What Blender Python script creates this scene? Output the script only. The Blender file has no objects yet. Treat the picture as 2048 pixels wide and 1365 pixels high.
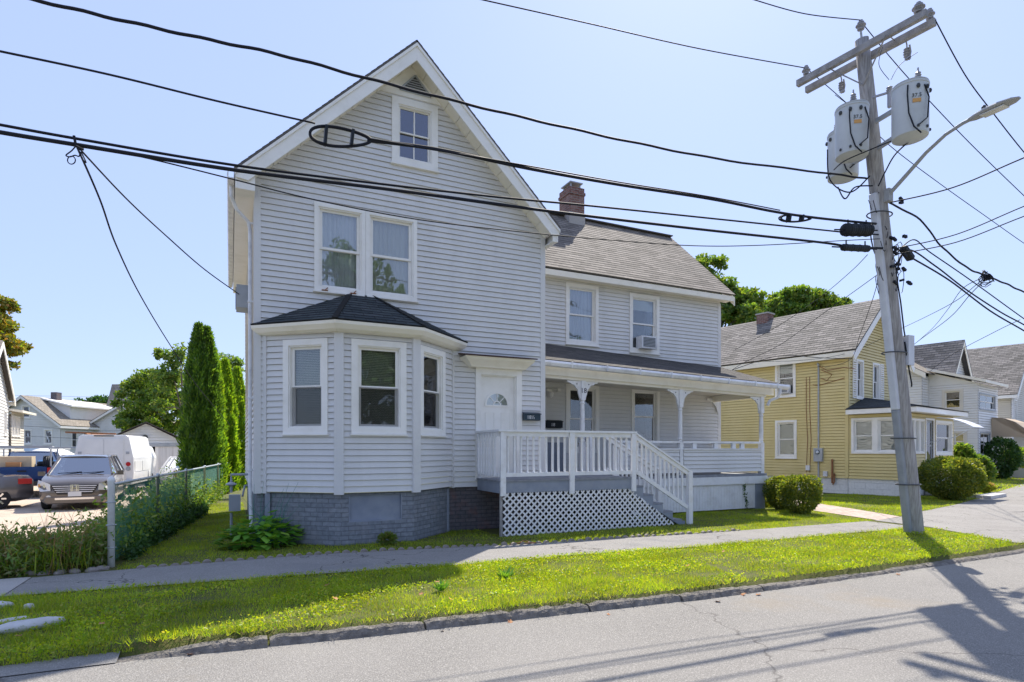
import bpy, math, random
import numpy as np
from mathutils import Matrix, Vector
random.seed(7); RNG = np.random.default_rng(11)
R = math.radians
scene = bpy.context.scene
COL = scene.collection

# ---------------------------------------------------------------- camera
FPX, CX, HZ, CAMZ = 1182.0, 1024.0, 899.0, 1.55     # focal length / horizon measured on the 2048 px photograph
YAW = math.atan((CX - 460.0) / FPX)
cam_d = bpy.data.cameras.new('camera'); cam = bpy.data.objects.new('camera', cam_d); COL.objects.link(cam)
cam.location = (0, 0, CAMZ); cam.rotation_euler = (R(90), 0, -YAW)
cam_d.sensor_width = 36; cam_d.lens = FPX / 2048 * 36; cam_d.shift_y = (HZ - 682.5) / 2048
cam_d.clip_end = 2000; cam_d.clip_start = 0.05
scene.camera = cam

# ---------------------------------------------------------------- sky, sun, exposure
SUN_AZ, SUN_EL = 45.0, 51.0                          # azimuth from +Y towards +X: behind the houses, to the right
SUN_STRENGTH, SKY_STRENGTH, EXPOSURE = 4.3, 0.15, 0.86
world = bpy.data.worlds.new('World'); scene.world = world; world.use_nodes = True
wn = world.node_tree.nodes; wl = world.node_tree.links
bg = wn['Background']; sky = wn.new('ShaderNodeTexSky'); sky.sky_type = 'NISHITA'; sky.sun_disc = False
sky.sun_elevation = R(SUN_EL); sky.sun_rotation = R(SUN_AZ)
sky.air_density = 1.0; sky.dust_density = 0.6; sky.ozone_density = 2.6; sky.altitude = 50
hz = wn.new('ShaderNodeMix'); hz.data_type = 'RGBA'; hz.inputs['Factor'].default_value = .80     # thin bright haze evens out the clear sky
hz.inputs['B'].default_value = (1.98, 2.45, 3.95, 1); wl.new(sky.outputs[0], hz.inputs['A']); wl.new(hz.outputs['Result'], bg.inputs[0]); bg.inputs[1].default_value = SKY_STRENGTH
sun_d = bpy.data.lights.new('sun', 'SUN'); sun = bpy.data.objects.new('sun', sun_d); COL.objects.link(sun)
sun_d.energy = SUN_STRENGTH; sun_d.angle = R(0.55); sun_d.color = (1.0, 0.93, 0.82)
sv = Vector((math.sin(R(SUN_AZ)) * math.cos(R(SUN_EL)), math.cos(R(SUN_AZ)) * math.cos(R(SUN_EL)), math.sin(R(SUN_EL))))
sun.rotation_euler = sv.to_track_quat('Z', 'Y').to_euler(); sun.location = (20, 20, 40)
vs = scene.view_settings; vs.view_transform = 'Standard'; vs.look = 'None'; vs.gamma = 1; vs.exposure = EXPOSURE
vs.use_curve_mapping = False

# ---------------------------------------------------------------- survey helpers: where a measured sight line meets a real plane
_f = Vector((math.sin(YAW), math.cos(YAW), 0)); _r = Vector((math.cos(YAW), -math.sin(YAW), 0)); _c = Vector((0, 0, CAMZ))
def ray(u, v): return _f + _r * ((u - CX) / FPX) + Vector((0, 0, (HZ - v) / FPX))
def atz(u, v, z=0.0): d = ray(u, v); return _c + d * ((z - CAMZ) / d.z)
def aty(u, v, y): d = ray(u, v); return _c + d * (y / d.y)
def atd(u, v, D): return _c + ray(u, v) * D
def Fr(o, deg=0.0): return Matrix.Translation(Vector(o)) @ Matrix.Rotation(R(deg), 4, 'Z')   # x along wall, y into the wall
def onfr(u, v, T):
    I = T.inverted(); o = I @ _c; d = I.to_3x3() @ ray(u, v); t = -o.y / d.y; p = o + d * t; return p.x, p.z

# ---------------------------------------------------------------- materials
MATS = {}
def _nt(name):
    m = bpy.data.materials.new(name); m.use_nodes = True; n = m.node_tree.nodes; return m, n, m.node_tree.links, n['Principled BSDF']
def mat(name, col, rough=0.6, col2=None, scale=4.0, bump=0.0, bscale=60.0, metal=0.0, spec=0.35, detail=6, stain=None, sscale=0.8, samt=0.5, coat=0, stretch=None):
    m, n, l, b = _nt(name); MATS[name] = m
    b.inputs['Base Color'].default_value = (*col, 1); b.inputs['Roughness'].default_value = rough
    b.inputs['Metallic'].default_value = metal; b.inputs['Specular IOR Level'].default_value = spec
    if coat: b.inputs['Coat Weight'].default_value = coat; b.inputs['Coat Roughness'].default_value = 0.05
    tc = n.new('ShaderNodeTexCoord'); vec = tc.outputs['Object']
    if stretch:
        mp = n.new('ShaderNodeMapping'); mp.inputs['Scale'].default_value = stretch; l.new(vec, mp.inputs[0]); vec = mp.outputs[0]
    out = None
    if col2:
        t = n.new('ShaderNodeTexNoise'); t.inputs['Scale'].default_value = scale; t.inputs['Detail'].default_value = detail; l.new(vec, t.inputs['Vector'])
        rp = n.new('ShaderNodeValToRGB'); rp.color_ramp.elements[0].position = 0.35; rp.color_ramp.elements[1].position = 0.65
        rp.color_ramp.elements[0].color = (*col, 1); rp.color_ramp.elements[1].color = (*col2, 1)
        l.new(t.outputs['Fac'], rp.inputs[0]); out = rp.outputs[0]
    if stain:
        t = n.new('ShaderNodeTexNoise'); t.inputs['Scale'].default_value = sscale; t.inputs['Detail'].default_value = 8; t.inputs['Roughness'].default_value = .65
        l.new(vec, t.inputs['Vector'])
        rp = n.new('ShaderNodeValToRGB'); rp.color_ramp.elements[0].position = 0.5; rp.color_ramp.elements[1].position = 0.72
        rp.color_ramp.elements[0].color = (0, 0, 0, 1); rp.color_ramp.elements[1].color = (samt,) * 3 + (1,)
        l.new(t.outputs['Fac'], rp.inputs[0])
        mx = n.new('ShaderNodeMix'); mx.data_type = 'RGBA'; l.new(rp.outputs[0], mx.inputs['Factor'])
        if out: l.new(out, mx.inputs['A'])
        else: mx.inputs['A'].default_value = (*col, 1)
        mx.inputs['B'].default_value = (*stain, 1); out = mx.outputs['Result']
    if out: l.new(out, b.inputs['Base Color'])
    if bump:
        t = n.new('ShaderNodeTexNoise'); t.inputs['Scale'].default_value = bscale; t.inputs['Detail'].default_value = 5; l.new(vec, t.inputs['Vector'])
        bp = n.new('ShaderNodeBump'); bp.inputs['Strength'].default_value = bump; bp.inputs['Distance'].default_value = 0.02
        l.new(t.outputs['Fac'], bp.inputs['Height']); l.new(bp.outputs[0], b.inputs['Normal'])
    return m
def brickmat(name, c1, c2, mortar, bw, rh, ms, rough=0.85, bump=0.5, over=None, oamt=0.6, oscale=1.2, squash=1, offset=0.5, msm=0.1):
    m, n, l, b = _nt(name); MATS[name] = m; b.inputs['Roughness'].default_value = rough; b.inputs['Specular IOR Level'].default_value = .25
    uv = n.new('ShaderNodeTexCoord').outputs['UV']
    br = n.new('ShaderNodeTexBrick'); br.inputs['Scale'].default_value = 1; br.inputs['Brick Width'].default_value = bw; br.inputs['Row Height'].default_value = rh
    br.inputs['Mortar Size'].default_value = ms; br.inputs['Mortar Smooth'].default_value = msm; br.offset = offset
    br.inputs['Color1'].default_value = (*c1, 1); br.inputs['Color2'].default_value = (*c2, 1); br.inputs['Mortar'].default_value = (*mortar, 1)
    l.new(uv, br.inputs['Vector']); out = br.outputs['Color']
    t = n.new('ShaderNodeTexNoise'); t.inputs['Scale'].default_value = 14; t.inputs['Detail'].default_value = 8; l.new(uv, t.inputs['Vector'])
    mx = n.new('ShaderNodeMix'); mx.data_type = 'RGBA'; mx.blend_type = 'OVERLAY'; mx.inputs['Factor'].default_value = .45
    l.new(out, mx.inputs['A']); l.new(t.outputs['Fac'], mx.inputs['B']); out = mx.outputs['Result']
    if over:
        t2 = n.new('ShaderNodeTexNoise'); t2.inputs['Scale'].default_value = oscale; t2.inputs['Detail'].default_value = 9; t2.inputs['Roughness'].default_value = .7; l.new(uv, t2.inputs['Vector'])
        rp = n.new('ShaderNodeValToRGB'); rp.color_ramp.elements[0].position = 0.5; rp.color_ramp.elements[1].position = 0.62
        rp.color_ramp.elements[0].color = (0, 0, 0, 1); rp.color_ramp.elements[1].color = (oamt,) * 3 + (1,); l.new(t2.outputs['Fac'], rp.inputs[0])
        m2 = n.new('ShaderNodeMix'); m2.data_type = 'RGBA'; l.new(rp.outputs[0], m2.inputs['Factor']); l.new(out, m2.inputs['A']); m2.inputs['B'].default_value = (*over, 1); out = m2.outputs['Result']
    l.new(out, b.inputs['Base Color'])
    ad = n.new('ShaderNodeMath'); ad.operation = 'MULTIPLY_ADD'; l.new(t.outputs['Fac'], ad.inputs[0]); ad.inputs[1].default_value = .5
    iv = n.new('ShaderNodeMath'); iv.operation = 'SUBTRACT'; iv.inputs[0].default_value = 1; l.new(br.outputs['Fac'], iv.inputs[1]); l.new(iv.outputs[0], ad.inputs[2])
    bp = n.new('ShaderNodeBump'); bp.inputs['Strength'].default_value = bump; bp.inputs['Distance'].default_value = 0.012; l.new(ad.outputs[0], bp.inputs['Height']); l.new(bp.outputs[0], b.inputs['Normal'])
    return m
def glassmat(name, tint=(0.75, 0.8, 0.82), refl=0.25):
    m = bpy.data.materials.new(name); m.use_nodes = True; MATS[name] = m; n = m.node_tree.nodes; l = m.node_tree.links
    n.remove(n['Principled BSDF']); o = n['Material Output']
    tr = n.new('ShaderNodeBsdfTransparent'); tr.inputs[0].default_value = (*tint, 1); gl = n.new('ShaderNodeBsdfGlossy'); gl.inputs['Roughness'].default_value = 0.015
    gl.inputs[0].default_value = (.95, .97, 1, 1)
    tc = n.new('ShaderNodeTexCoord'); ns = n.new('ShaderNodeTexNoise'); ns.inputs['Scale'].default_value = 2.2; ns.inputs['Detail'].default_value = 1; l.new(tc.outputs['Object'], ns.inputs['Vector'])
    bp = n.new('ShaderNodeBump'); bp.inputs['Strength'].default_value = .25; bp.inputs['Distance'].default_value = .02; l.new(ns.outputs['Fac'], bp.inputs['Height']); l.new(bp.outputs[0], gl.inputs['Normal'])
    fr = n.new('ShaderNodeFresnel'); fr.inputs['IOR'].default_value = 1.5
    ad = n.new('ShaderNodeMath'); ad.operation = 'ADD'; ad.use_clamp = True; ad.inputs[1].default_value = refl; l.new(fr.outputs[0], ad.inputs[0])
    mx = n.new('ShaderNodeMixShader'); l.new(ad.outputs[0], mx.inputs[0]); l.new(tr.outputs[0], mx.inputs[1]); l.new(gl.outputs[0], mx.inputs[2]); l.new(mx.outputs[0], o.inputs[0])
    return m
def screenmat(name, op=.5):
    m = bpy.data.materials.new(name); m.use_nodes = True; MATS[name] = m; n = m.node_tree.nodes; l = m.node_tree.links
    n.remove(n['Principled BSDF']); tr = n.new('ShaderNodeBsdfTransparent'); d = n.new('ShaderNodeBsdfDiffuse'); d.inputs[0].default_value = (.05, .045, .045, 1)
    mx = n.new('ShaderNodeMixShader'); mx.inputs[0].default_value = op; l.new(tr.outputs[0], mx.inputs[1]); l.new(d.outputs[0], mx.inputs[2]); l.new(mx.outputs[0], n['Material Output'].inputs[0]); return m
def leafmat(name, cols, trans=0.4, rough=.6):
    m = bpy.data.materials.new(name); m.use_nodes = True; MATS[name] = m; n = m.node_tree.nodes; l = m.node_tree.links
    n.remove(n['Principled BSDF']); o = n['Material Output']
    g = n.new('ShaderNodeNewGeometry'); rp = n.new('ShaderNodeValToRGB'); els = rp.color_ramp.elements
    els[0].position = 0; els[1].position = 1; els[0].color = (*cols[0], 1); els[1].color = (*cols[-1], 1)
    for i, c in enumerate(cols[1:-1]): e = els.new((i + 1) / (len(cols) - 1)); e.color = (*c, 1)
    l.new(g.outputs['Random Per Island'], rp.inputs[0])
    tc = n.new('ShaderNodeTexCoord'); ns = n.new('ShaderNodeTexNoise'); ns.inputs['Scale'].default_value = 1.3; ns.inputs['Detail'].default_value = 4; l.new(tc.outputs['Object'], ns.inputs['Vector'])
    hs = n.new('ShaderNodeHueSaturation'); l.new(rp.outputs[0], hs.inputs['Color'])
    mr = n.new('ShaderNodeMapRange'); mr.inputs[1].default_value = .3; mr.inputs[2].default_value = .7; mr.inputs[3].default_value = .7; mr.inputs[4].default_value = 1.3; l.new(ns.outputs['Fac'], mr.inputs[0]); l.new(mr.outputs[0], hs.inputs['Value'])
    d = n.new('ShaderNodeBsdfDiffuse'); t = n.new('ShaderNodeBsdfTranslucent'); l.new(hs.outputs[0], d.inputs[0])
    tm = n.new('ShaderNodeMix'); tm.data_type = 'RGBA'; tm.blend_type = 'MULTIPLY'; tm.inputs['Factor'].default_value = 1; l.new(hs.outputs[0], tm.inputs['A']); tm.inputs['B'].default_value = (1.5, 1.4, .5, 1); l.new(tm.outputs['Result'], t.inputs[0])
    mx = n.new('ShaderNodeMixShader'); mx.inputs[0].default_value = trans; l.new(d.outputs[0], mx.inputs[1]); l.new(t.outputs[0], mx.inputs[2])
    gl = n.new('ShaderNodeBsdfGlossy'); gl.inputs['Roughness'].default_value = .45; gl.inputs[0].default_value = (.8, .85, .9, 1)
    m2 = n.new('ShaderNodeMixShader'); m2.inputs[0].default_value = .03; l.new(mx.outputs[0], m2.inputs[1]); l.new(gl.outputs[0], m2.inputs[2]); l.new(m2.outputs[0], o.inputs[0])
    return m

screenmat('screen', .22)
mat('siding_grey', (.655, .65, .64), .5, (.70, .69, .675), 1.5, stain=(.57, .56, .55), sscale=1.6, samt=.5, stretch=(1.2, 1.2, .4))
mat('siding_yellow', (.65, .53, .23), .5, (.69, .57, .27), 1.5, stain=(.56, .45, .2), sscale=.9, samt=.4)
mat('siding_white', (.72, .72, .70), .5, (.78, .77, .74), 1.2, stain=(.6, .58, .52), sscale=.9, samt=.4)
mat('siding_beige', (.62, .58, .50), .55, (.68, .64, .56), 1.2)
mat('trim_white', (.84, .82, .77), .45, (.87, .85, .81), 3, stain=(.6, .57, .5), sscale=2.5, samt=.35)
mat('trim_cream', (.84, .79, .66), .5, (.87, .82, .71), 2.5, stain=(.62, .55, .42), sscale=2.2, samt=.4)
mat('paint_white', (.80, .80, .80), .5, (.74, .74, .75), 6, bump=.15, bscale=30, stain=(.55, .52, .46), sscale=5, samt=.5)
mat('paint_bluegrey', (.22, .25, .31), .55, (.27, .30, .36), 4, stain=(.35, .36, .38), sscale=3, samt=.5)
mat('step_grey', (.20, .21, .24), .7, (.27, .28, .3), 8)
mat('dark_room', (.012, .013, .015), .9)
mat('curtain', (.55, .55, .53), .9, (.42, .42, .41), 5, stretch=(9, 9, .4))
mat('blind_light', (.66, .64, .52), .6)
mat('blind_white', (.8, .8, .78), .6)
mat('blind_dark', (.20, .17, .15), .6)
mat('metal_white', (.75, .76, .78), .4, (.66, .67, .70), 6, stain=(.4, .4, .42), sscale=6, samt=.5)
mat('metal_grey', (.34, .37, .40), .5, (.42, .44, .47), 4, metal=.1)
mat('metal_dark', (.05, .055, .06), .5)
mat('rust', (.22, .09, .04), .8, (.32, .15, .07), 20)
mat('black_cable', (.018, .02, .028), .65, spec=.15)
mat('black_plastic', (.02, .024, .03), .6, spec=.2)
mat('mailbox_teal', (.012, .035, .055), .35, spec=.5)
mat('brown_flash', (.06, .025, .02), .5)
mat('pole_wood', (.27, .255, .245), .85, (.42, .405, .395), 6, bump=.6, bscale=14, stretch=(6, 6, .5), stain=(.12, .11, .10), sscale=2, samt=.6)
mat('arm_wood', (.25, .24, .24), .85, (.36, .35, .35), 8, bump=.5, bscale=20)
mat('transformer', (.50, .53, .55), .4, (.56, .59, .60), 3, stain=(.45, .44, .42), sscale=5, samt=.4)
mat('porcelain', (.30, .30, .33), .25, spec=.6)
mat('guard_pale', (.62, .64, .68), .4, (.55, .57, .62), 5)
mat('guard_grey', (.25, .27, .30), .5, (.31, .33, .36), 5)
mat('chrome', (.75, .75, .77), .12, metal=1)
mat('tyre', (.022, .022, .024), .8)
mat('van_white', (.78, .78, .77), .35, (.72, .72, .71), 2, coat=.3)
mat('car_grey', (.17, .16, .165), .3, metal=.6, coat=.8)
mat('car_brown', (.13, .11, .095), .28, metal=.4, coat=.9)
mat('car_blue', (.010, .045, .16), .3, metal=.3, coat=.8)
mat('car_white', (.78, .78, .78), .3, coat=.6)
mat('bumper_dark', (.035, .033, .033), .5)
mat('lamp_red', (.45, .015, .015), .2, spec=.6)
mat('lamp_amber', (.6, .30, .06), .2, spec=.6)
mat('lamp_clear', (.62, .62, .60), .15, spec=.8)
mat('plate_white', (.72, .72, .72), .4)
mat('tank_beige', (.58, .46, .30), .5, (.64, .53, .36), 4)
mat('cardboard', (.42, .22, .10), .8)
mat('barrel_blue', (.03, .12, .3), .4)
mat('red_plastic', (.5, .04, .04), .5)
mat('tarp_blue', (.10, .16, .25), .7)
mat('canvas_white', (.75, .73, .70), .8)
mat('garage_door', (.6, .6, .6), .7, (.70, .69, .68), 3, stretch=(6, 6, .3), stain=(.4, .36, .32), sscale=2, samt=.6)
mat('galvanised', (.42, .46, .47), .4, (.54, .57, .58), 14, metal=.7)
mat('fence_green', (.05, .22, .16), .5)
mat('rock', (.58, .57, .56), .85, (.45, .44, .43), 7, bump=.5, bscale=12)
mat('edging', (.33, .29, .26), .9, (.22, .19, .17), 9, bump=.4)
mat('lamp_grey', (.36, .37, .38), .6, spec=.2)
mat('kerb_asphalt', (.12, .11, .10), .95, (.22, .20, .18), 14, bump=1.0, bscale=45, stain=(.24, .215, .18), sscale=6, samt=.6)
mat('awning', (.45, .36, .26), .8)
mat('bark', (.10, .08, .06), .9, (.16, .13, .10), 10, bump=.6)
mat('soil', (.10, .075, .05), 1, (.15, .12, .08), 6, bump=.5)
mat('dead_leaf', (.35, .12, .05), .8, (.42, .25, .12), 20)
mat('ceiling_cream', (.66, .62, .54), .6)
glassmat('glass', (.8, .82, .8), .05); glassmat('glass_bright', (.9, .92, .92), .09); glassmat('glass_car', (.35, .42, .45), .30); glassmat('glass_blue', (.3, .35, .5), .12)
brickmat('shingle', (.12, .105, .09), (.27, .235, .20), (.12, .11, .10), .33, .14, .006, over=(.19, .17, .145), oamt=.7, bump=.5)
brickmat('shingle_porch_shaded', (.075, .07, .068), (.14, .13, .12), (.05, .048, .045), .33, .14, .006, over=(.11, .10, .095), oamt=.6, bump=.5)  # main roof shingle darkened: the porch roof's shade is put into its colour
brickmat('shingle_dark', (.035, .045, .05), (.075, .085, .09), (.02, .02, .02), .33, .14, .006, over=(.06, .075, .075), bump=.5)
brickmat('shingle_old', (.13, .12, .105), (.30, .27, .24), (.09, .085, .08), .33, .14, .01, over=(.22, .20, .18), bump=.7)
brickmat('shingle_tan', (.24, .21, .17), (.33, .29, .24), (.10, .09, .08), .33, .14, .01, over=(.28, .25, .21), bump=.5)
brickmat('brick_painted', (.19, .21, .24), (.25, .27, .30), (.165, .18, .205), .215, .075, .007, over=(.28, .27, .28), oamt=.5, oscale=1.6, bump=.9)
brickmat('brick_worn', (.11, .105, .115), (.15, .13, .14), (.08, .08, .09), .215, .075, .007, over=(.22, .11, .09), oamt=.5, oscale=2.2, bump=.9)
brickmat('brick_red', (.16, .07, .055), (.24, .12, .095), (.26, .24, .22), .2, .07, .009, over=(.35, .25, .22), oamt=.5, bump=.8)
brickmat('foundation_white', (.68, .68, .68), (.74, .74, .74), (.6, .6, .6), .4, .2, .008, bump=.5)
brickmat('pavers', (.40, .30, .25), (.50, .40, .34), (.24, .20, .17), .2, .1, .007, over=(.5, .42, .36), oamt=.5, bump=.3)
leafmat('grass_blade', [(.18, .33, .016), (.30, .42, .018), (.46, .50, .025), (.18, .33, .016), (.52, .47, .09)], .5)
leafmat('grass_shade', [(.045, .12, .02), (.07, .15, .025), (.06, .13, .02), (.12, .17, .04)], .4)
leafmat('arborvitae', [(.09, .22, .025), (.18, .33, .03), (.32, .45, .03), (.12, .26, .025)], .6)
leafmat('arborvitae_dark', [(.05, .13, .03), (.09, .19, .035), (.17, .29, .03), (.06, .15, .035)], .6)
leafmat('leaf_dark', [(.03, .085, .025), (.05, .12, .03), (.08, .16, .04)], .4)
leafmat('leaf_mid', [(.07, .16, .03), (.12, .22, .04), (.19, .29, .05), (.28, .33, .08)], .5)
leafmat('leaf_autumn', [(.16, .24, .03), (.32, .26, .03), (.12, .22, .03), (.42, .22, .04), (.18, .26, .03)], .5)
leafmat('leaf_hedge', [(.09, .15, .025), (.16, .22, .035), (.30, .30, .05)], .5)
leafmat('leaf_hosta', [(.12, .32, .04), (.18, .38, .05), (.28, .44, .07)], .35)
leafmat('leaf_weed', [(.11, .22, .035), (.18, .26, .05), (.26, .24, .08), (.12, .25, .035), (.30, .22, .14)], .45)
leafmat('petal_pink', [(.5, .15, .2), (.6, .35, .3), (.35, .35, .1)], .3)
leafmat('petal_yellow', [(.5, .42, .03), (.25, .35, .03), (.35, .40, .04)], .4)

# ---------------------------------------------------------------- mesh helpers
class MB:
    def __init__(s, T=None): s.v = []; s.f = []; s.uv = []; s.T = T or Matrix.Identity(4)
    def face(s, pts, uv=None):
        b = len(s.v); s.v += [s.T @ Vector(p) for p in pts]; s.f.append(tuple(range(b, b + len(pts)))); s.uv.append(uv or [(0, 0)] * len(pts)); return s
    def mesh(s, verts, faces):
        b = len(s.v); s.v += [s.T @ Vector(p) for p in verts]
        for f in faces: s.f.append(tuple(b + i for i in f)); s.uv.append([(0, 0)] * len(f))
        return s
    def box(s, x0, x1, y0, y1, z0, z1):
        dx, dy, dz = x1 - x0, y1 - y0, z1 - z0
        s.face([(x0, y0, z0), (x1, y0, z0), (x1, y0, z1), (x0, y0, z1)], [(x0, z0), (x1, z0), (x1, z1), (x0, z1)])
        s.face([(x1, y1, z0), (x0, y1, z0), (x0, y1, z1), (x1, y1, z1)], [(x0, z0), (x1, z0), (x1, z1), (x0, z1)])
        s.face([(x0, y1, z0), (x0, y0, z0), (x0, y0, z1), (x0, y1, z1)], [(y0, z0), (y1, z0), (y1, z1), (y0, z1)])
        s.face([(x1, y0, z0), (x1, y1, z0), (x1, y1, z1), (x1, y0, z1)], [(y0, z0), (y1, z0), (y1, z1), (y0, z1)])
        s.face([(x0, y0, z1), (x1, y0, z1), (x1, y1, z1), (x0, y1, z1)], [(x0, y0), (x1, y0), (x1, y1), (x0, y1)])
        s.face([(x0, y1, z0), (x1, y1, z0), (x1, y0, z0), (x0, y0, z0)], [(x0, y0), (x1, y0), (x1, y1), (x0, y1)])
        return s
    def beam(s, p, q, w, h, up=(0, 0, 1)):
        p, q = Vector(p), Vector(q); d = (q - p).normalized(); a = d.cross(Vector(up))
        if a.length < 1e-4: a = d.cross(Vector((1, 0, 0)))
        a.normalize(); b = a.cross(d).normalized(); a *= w / 2; b *= h / 2
        vs_ = [p - a - b, p + a - b, p + a + b, p - a + b, q - a - b, q + a - b, q + a + b, q - a + b]
        return s.mesh(vs_, [(3, 2, 1, 0), (4, 5, 6, 7), (0, 1, 5, 4), (1, 2, 6, 5), (2, 3, 7, 6), (3, 0, 4, 7)])
    def tube(s, pts, r, n=8, caps=True):
        pts = [Vector(p) for p in pts]; m = len(pts); rs = r if isinstance(r, (list, tuple)) else [r] * m
        V = []; Fc = []; ref = None
        for i, p in enumerate(pts):
            d = (pts[min(i + 1, m - 1)] - pts[max(i - 1, 0)]).normalized()
            if ref is None: ref = d.cross(Vector((0, 0, 1))) if abs(d.z) < .95 else d.cross(Vector((1, 0, 0)))
            a = ref - d * ref.dot(d)
            if a.length < 1e-5: a = d.orthogonal()
            a.normalize(); ref = a; b = d.cross(a)
            for k in range(n):
                t = 2 * math.pi * k / n; V.append(p + (a * math.cos(t) + b * math.sin(t)) * rs[i])
        for i in range(m - 1):
            for k in range(n):
                k2 = (k + 1) % n; Fc.append((i * n + k, i * n + k2, (i + 1) * n + k2, (i + 1) * n + k))
        if caps: Fc.append(tuple(range(n - 1, -1, -1))); Fc.append(tuple((m - 1) * n + k for k in range(n)))
        return s.mesh(V, Fc)
    def lathe(s, prof, c=(0, 0, 0), n=20, axis='Z'):
        V = []; Fc = []; c = Vector(c)
        for r, h in prof:
            for k in range(n):
                t = 2 * math.pi * k / n; x, y = r * math.cos(t), r * math.sin(t)
                V.append(c + (Vector((x, y, h)) if axis == 'Z' else Vector((x, -h, y)) if axis == 'Y' else Vector((h, x, y))))
        for i in range(len(prof) - 1):
            for k in range(n):
                k2 = (k + 1) % n; Fc.append((i * n + k, i * n + k2, (i + 1) * n + k2, (i + 1) * n + k))
        Fc.append(tuple(range(n - 1, -1, -1))); Fc.append(tuple((len(prof) - 1) * n + k for k in range(n)))
        return s.mesh(V, Fc)
    def prism(s, poly, y0, y1):           # polygon in local x,z extruded along y
        n = len(poly); V = [(x, y0, z) for x, z in poly] + [(x, y1, z) for x, z in poly]
        Fc = [tuple(range(n)), tuple(range(2 * n - 1, n - 1, -1))] + [(i, i + n, (i + 1) % n + n, (i + 1) % n) for i in range(n)]
        return s.mesh(V, Fc)
    def slab(s, poly, z0, z1):            # polygon in x,y extruded along z
        n = len(poly); V = [(x, y, z0) for x, y in poly] + [(x, y, z1) for x, y in poly]
        b = len(s.v); s.mesh(V, [tuple(range(n - 1, -1, -1)), tuple(range(n, 2 * n))] + [(i, (i + 1) % n, (i + 1) % n + n, i + n) for i in range(n)])
        k = len(s.f) - n - 1; s.uv[k] = [(x, y) for x, y in poly]; return s
    def build(s, name, m=None, parent=None, smooth=False, bevel=0.0, sub=0):
        v = s.v
        if parent is not None:
            I = PM[parent].inverted(); v = [I @ p for p in v]
        me = bpy.data.meshes.new(name); me.from_pydata([tuple(p) for p in v], [], s.f)
        ul = me.uv_layers.new(name='UVMap'); flat = [c for u in s.uv for q in u for c in q]; ul.data.foreach_set('uv', flat)
        if smooth: me.polygons.foreach_set('use_smooth', [True] * len(me.polygons))
        if m: me.materials.append(MATS[m] if isinstance(m, str) else m)
        me.update(); o = bpy.data.objects.new(name, me); COL.objects.link(o)
        if parent is not None: o.parent = parent; PM[o] = PM[parent].copy()
        else: PM[o] = Matrix.Identity(4)
        if bevel: bv = o.modifiers.new('bevel', 'BEVEL'); bv.width = bevel; bv.segments = 2; bv.limit_method = 'ANGLE'; bv.angle_limit = R(35)
        if sub: sb = o.modifiers.new('sub', 'SUBSURF'); sb.levels = sb.render_levels = sub
        return o
PM = {}
def thing(name, label, cat, T=None, group=None):
    o = bpy.data.objects.new(name, None); COL.objects.link(o); T = T if T is not None else Matrix.Identity(4)
    if not isinstance(T, Matrix): T = Matrix.Translation(Vector(T))
    o.matrix_world = T; PM[o] = T.copy(); o.empty_display_size = .2
    o['label'] = label; o['category'] = cat
    if group: o['group'] = group
    return o
def tag(o, label=None, cat=None, group=None, kind=None):
    if label: o['label'] = label
    if cat: o['category'] = cat
    if group: o['group'] = group
    if kind: o['kind'] = kind
    return o
def origin_to_base(o):
    me = o.data; n = len(me.vertices); a = np.empty(n * 3); me.vertices.foreach_get('co', a); a = a.reshape(-1, 3)
    c = Vector((a[:, 0].mean(), a[:, 1].mean(), a[:, 2].min())); a -= np.array(c); me.vertices.foreach_set('co', a.ravel()); o.location = c; me.update(); return o
def copy_tree(o, parent=None):
    c = o.copy(); COL.objects.link(c)
    if parent is not None: c.parent = parent
    for ch in list(o.children): copy_tree(ch, c)
    return c
def text_mesh(s, size, T, name, m, parent, depth=.002):
    cu = bpy.data.curves.new('txt', 'FONT'); cu.body = s; cu.size = size; cu.extrude = depth; cu.align_x = 'CENTER'; cu.align_y = 'CENTER'; cu.resolution_u = 3
    t = bpy.data.objects.new('txt', cu); COL.objects.link(t); dg = bpy.context.evaluated_depsgraph_get()
    me0 = t.evaluated_get(dg).to_mesh(); mb = MB(T @ Matrix.Rotation(R(90), 4, 'X'))
    mb.mesh([tuple(v.co) for v in me0.vertices], [tuple(p.vertices) for p in me0.polygons])
    bpy.data.objects.remove(t); bpy.data.curves.remove(cu)
    return mb.build(name, m, parent)
def leaves(name, C, D, S, L, W, m, parent=None, tri=False):
    """one mesh of many small leaf faces: C base, D long axis, S side axis"""
    n = len(C); L = np.broadcast_to(L, (n,))[:, None]; W = np.broadcast_to(W, (n,))[:, None]
    if tri:
        V = np.stack([C - S * W / 2, C + S * W / 2, C + D * L], 1); k = 3
    else:
        V = np.stack([C, C + D * L * .45 + S * W / 2, C + D * L, C + D * L * .45 - S * W / 2], 1); k = 4
    V = V.reshape(-1, 3)
    if parent is not None:
        I = np.array(PM[parent].inverted()); V = V @ I[:3, :3].T + I[:3, 3]
    me = bpy.data.meshes.new(name); me.vertices.add(n * k); me.vertices.foreach_set('co', V.ravel().astype(np.float32))
    me.loops.add(n * k); me.loops.foreach_set('vertex_index', np.arange(n * k, dtype=np.int32))
    me.polygons.add(n); me.polygons.foreach_set('loop_start', np.arange(0, n * k, k, dtype=np.int32)); me.polygons.foreach_set('loop_total', np.full(n, k, dtype=np.int32))
    me.materials.append(MATS[m]); me.update(calc_edges=True); o = bpy.data.objects.new(name, me); COL.objects.link(o)
    if parent is not None: o.parent = parent; PM[o] = PM[parent].copy()
    else: PM[o] = Matrix.Identity(4)
    return o
def rdir(n, up=0.0):
    d = RNG.normal(size=(n, 3)); d[:, 2] += up; return d / np.linalg.norm(d, axis=1, keepdims=True)
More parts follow.
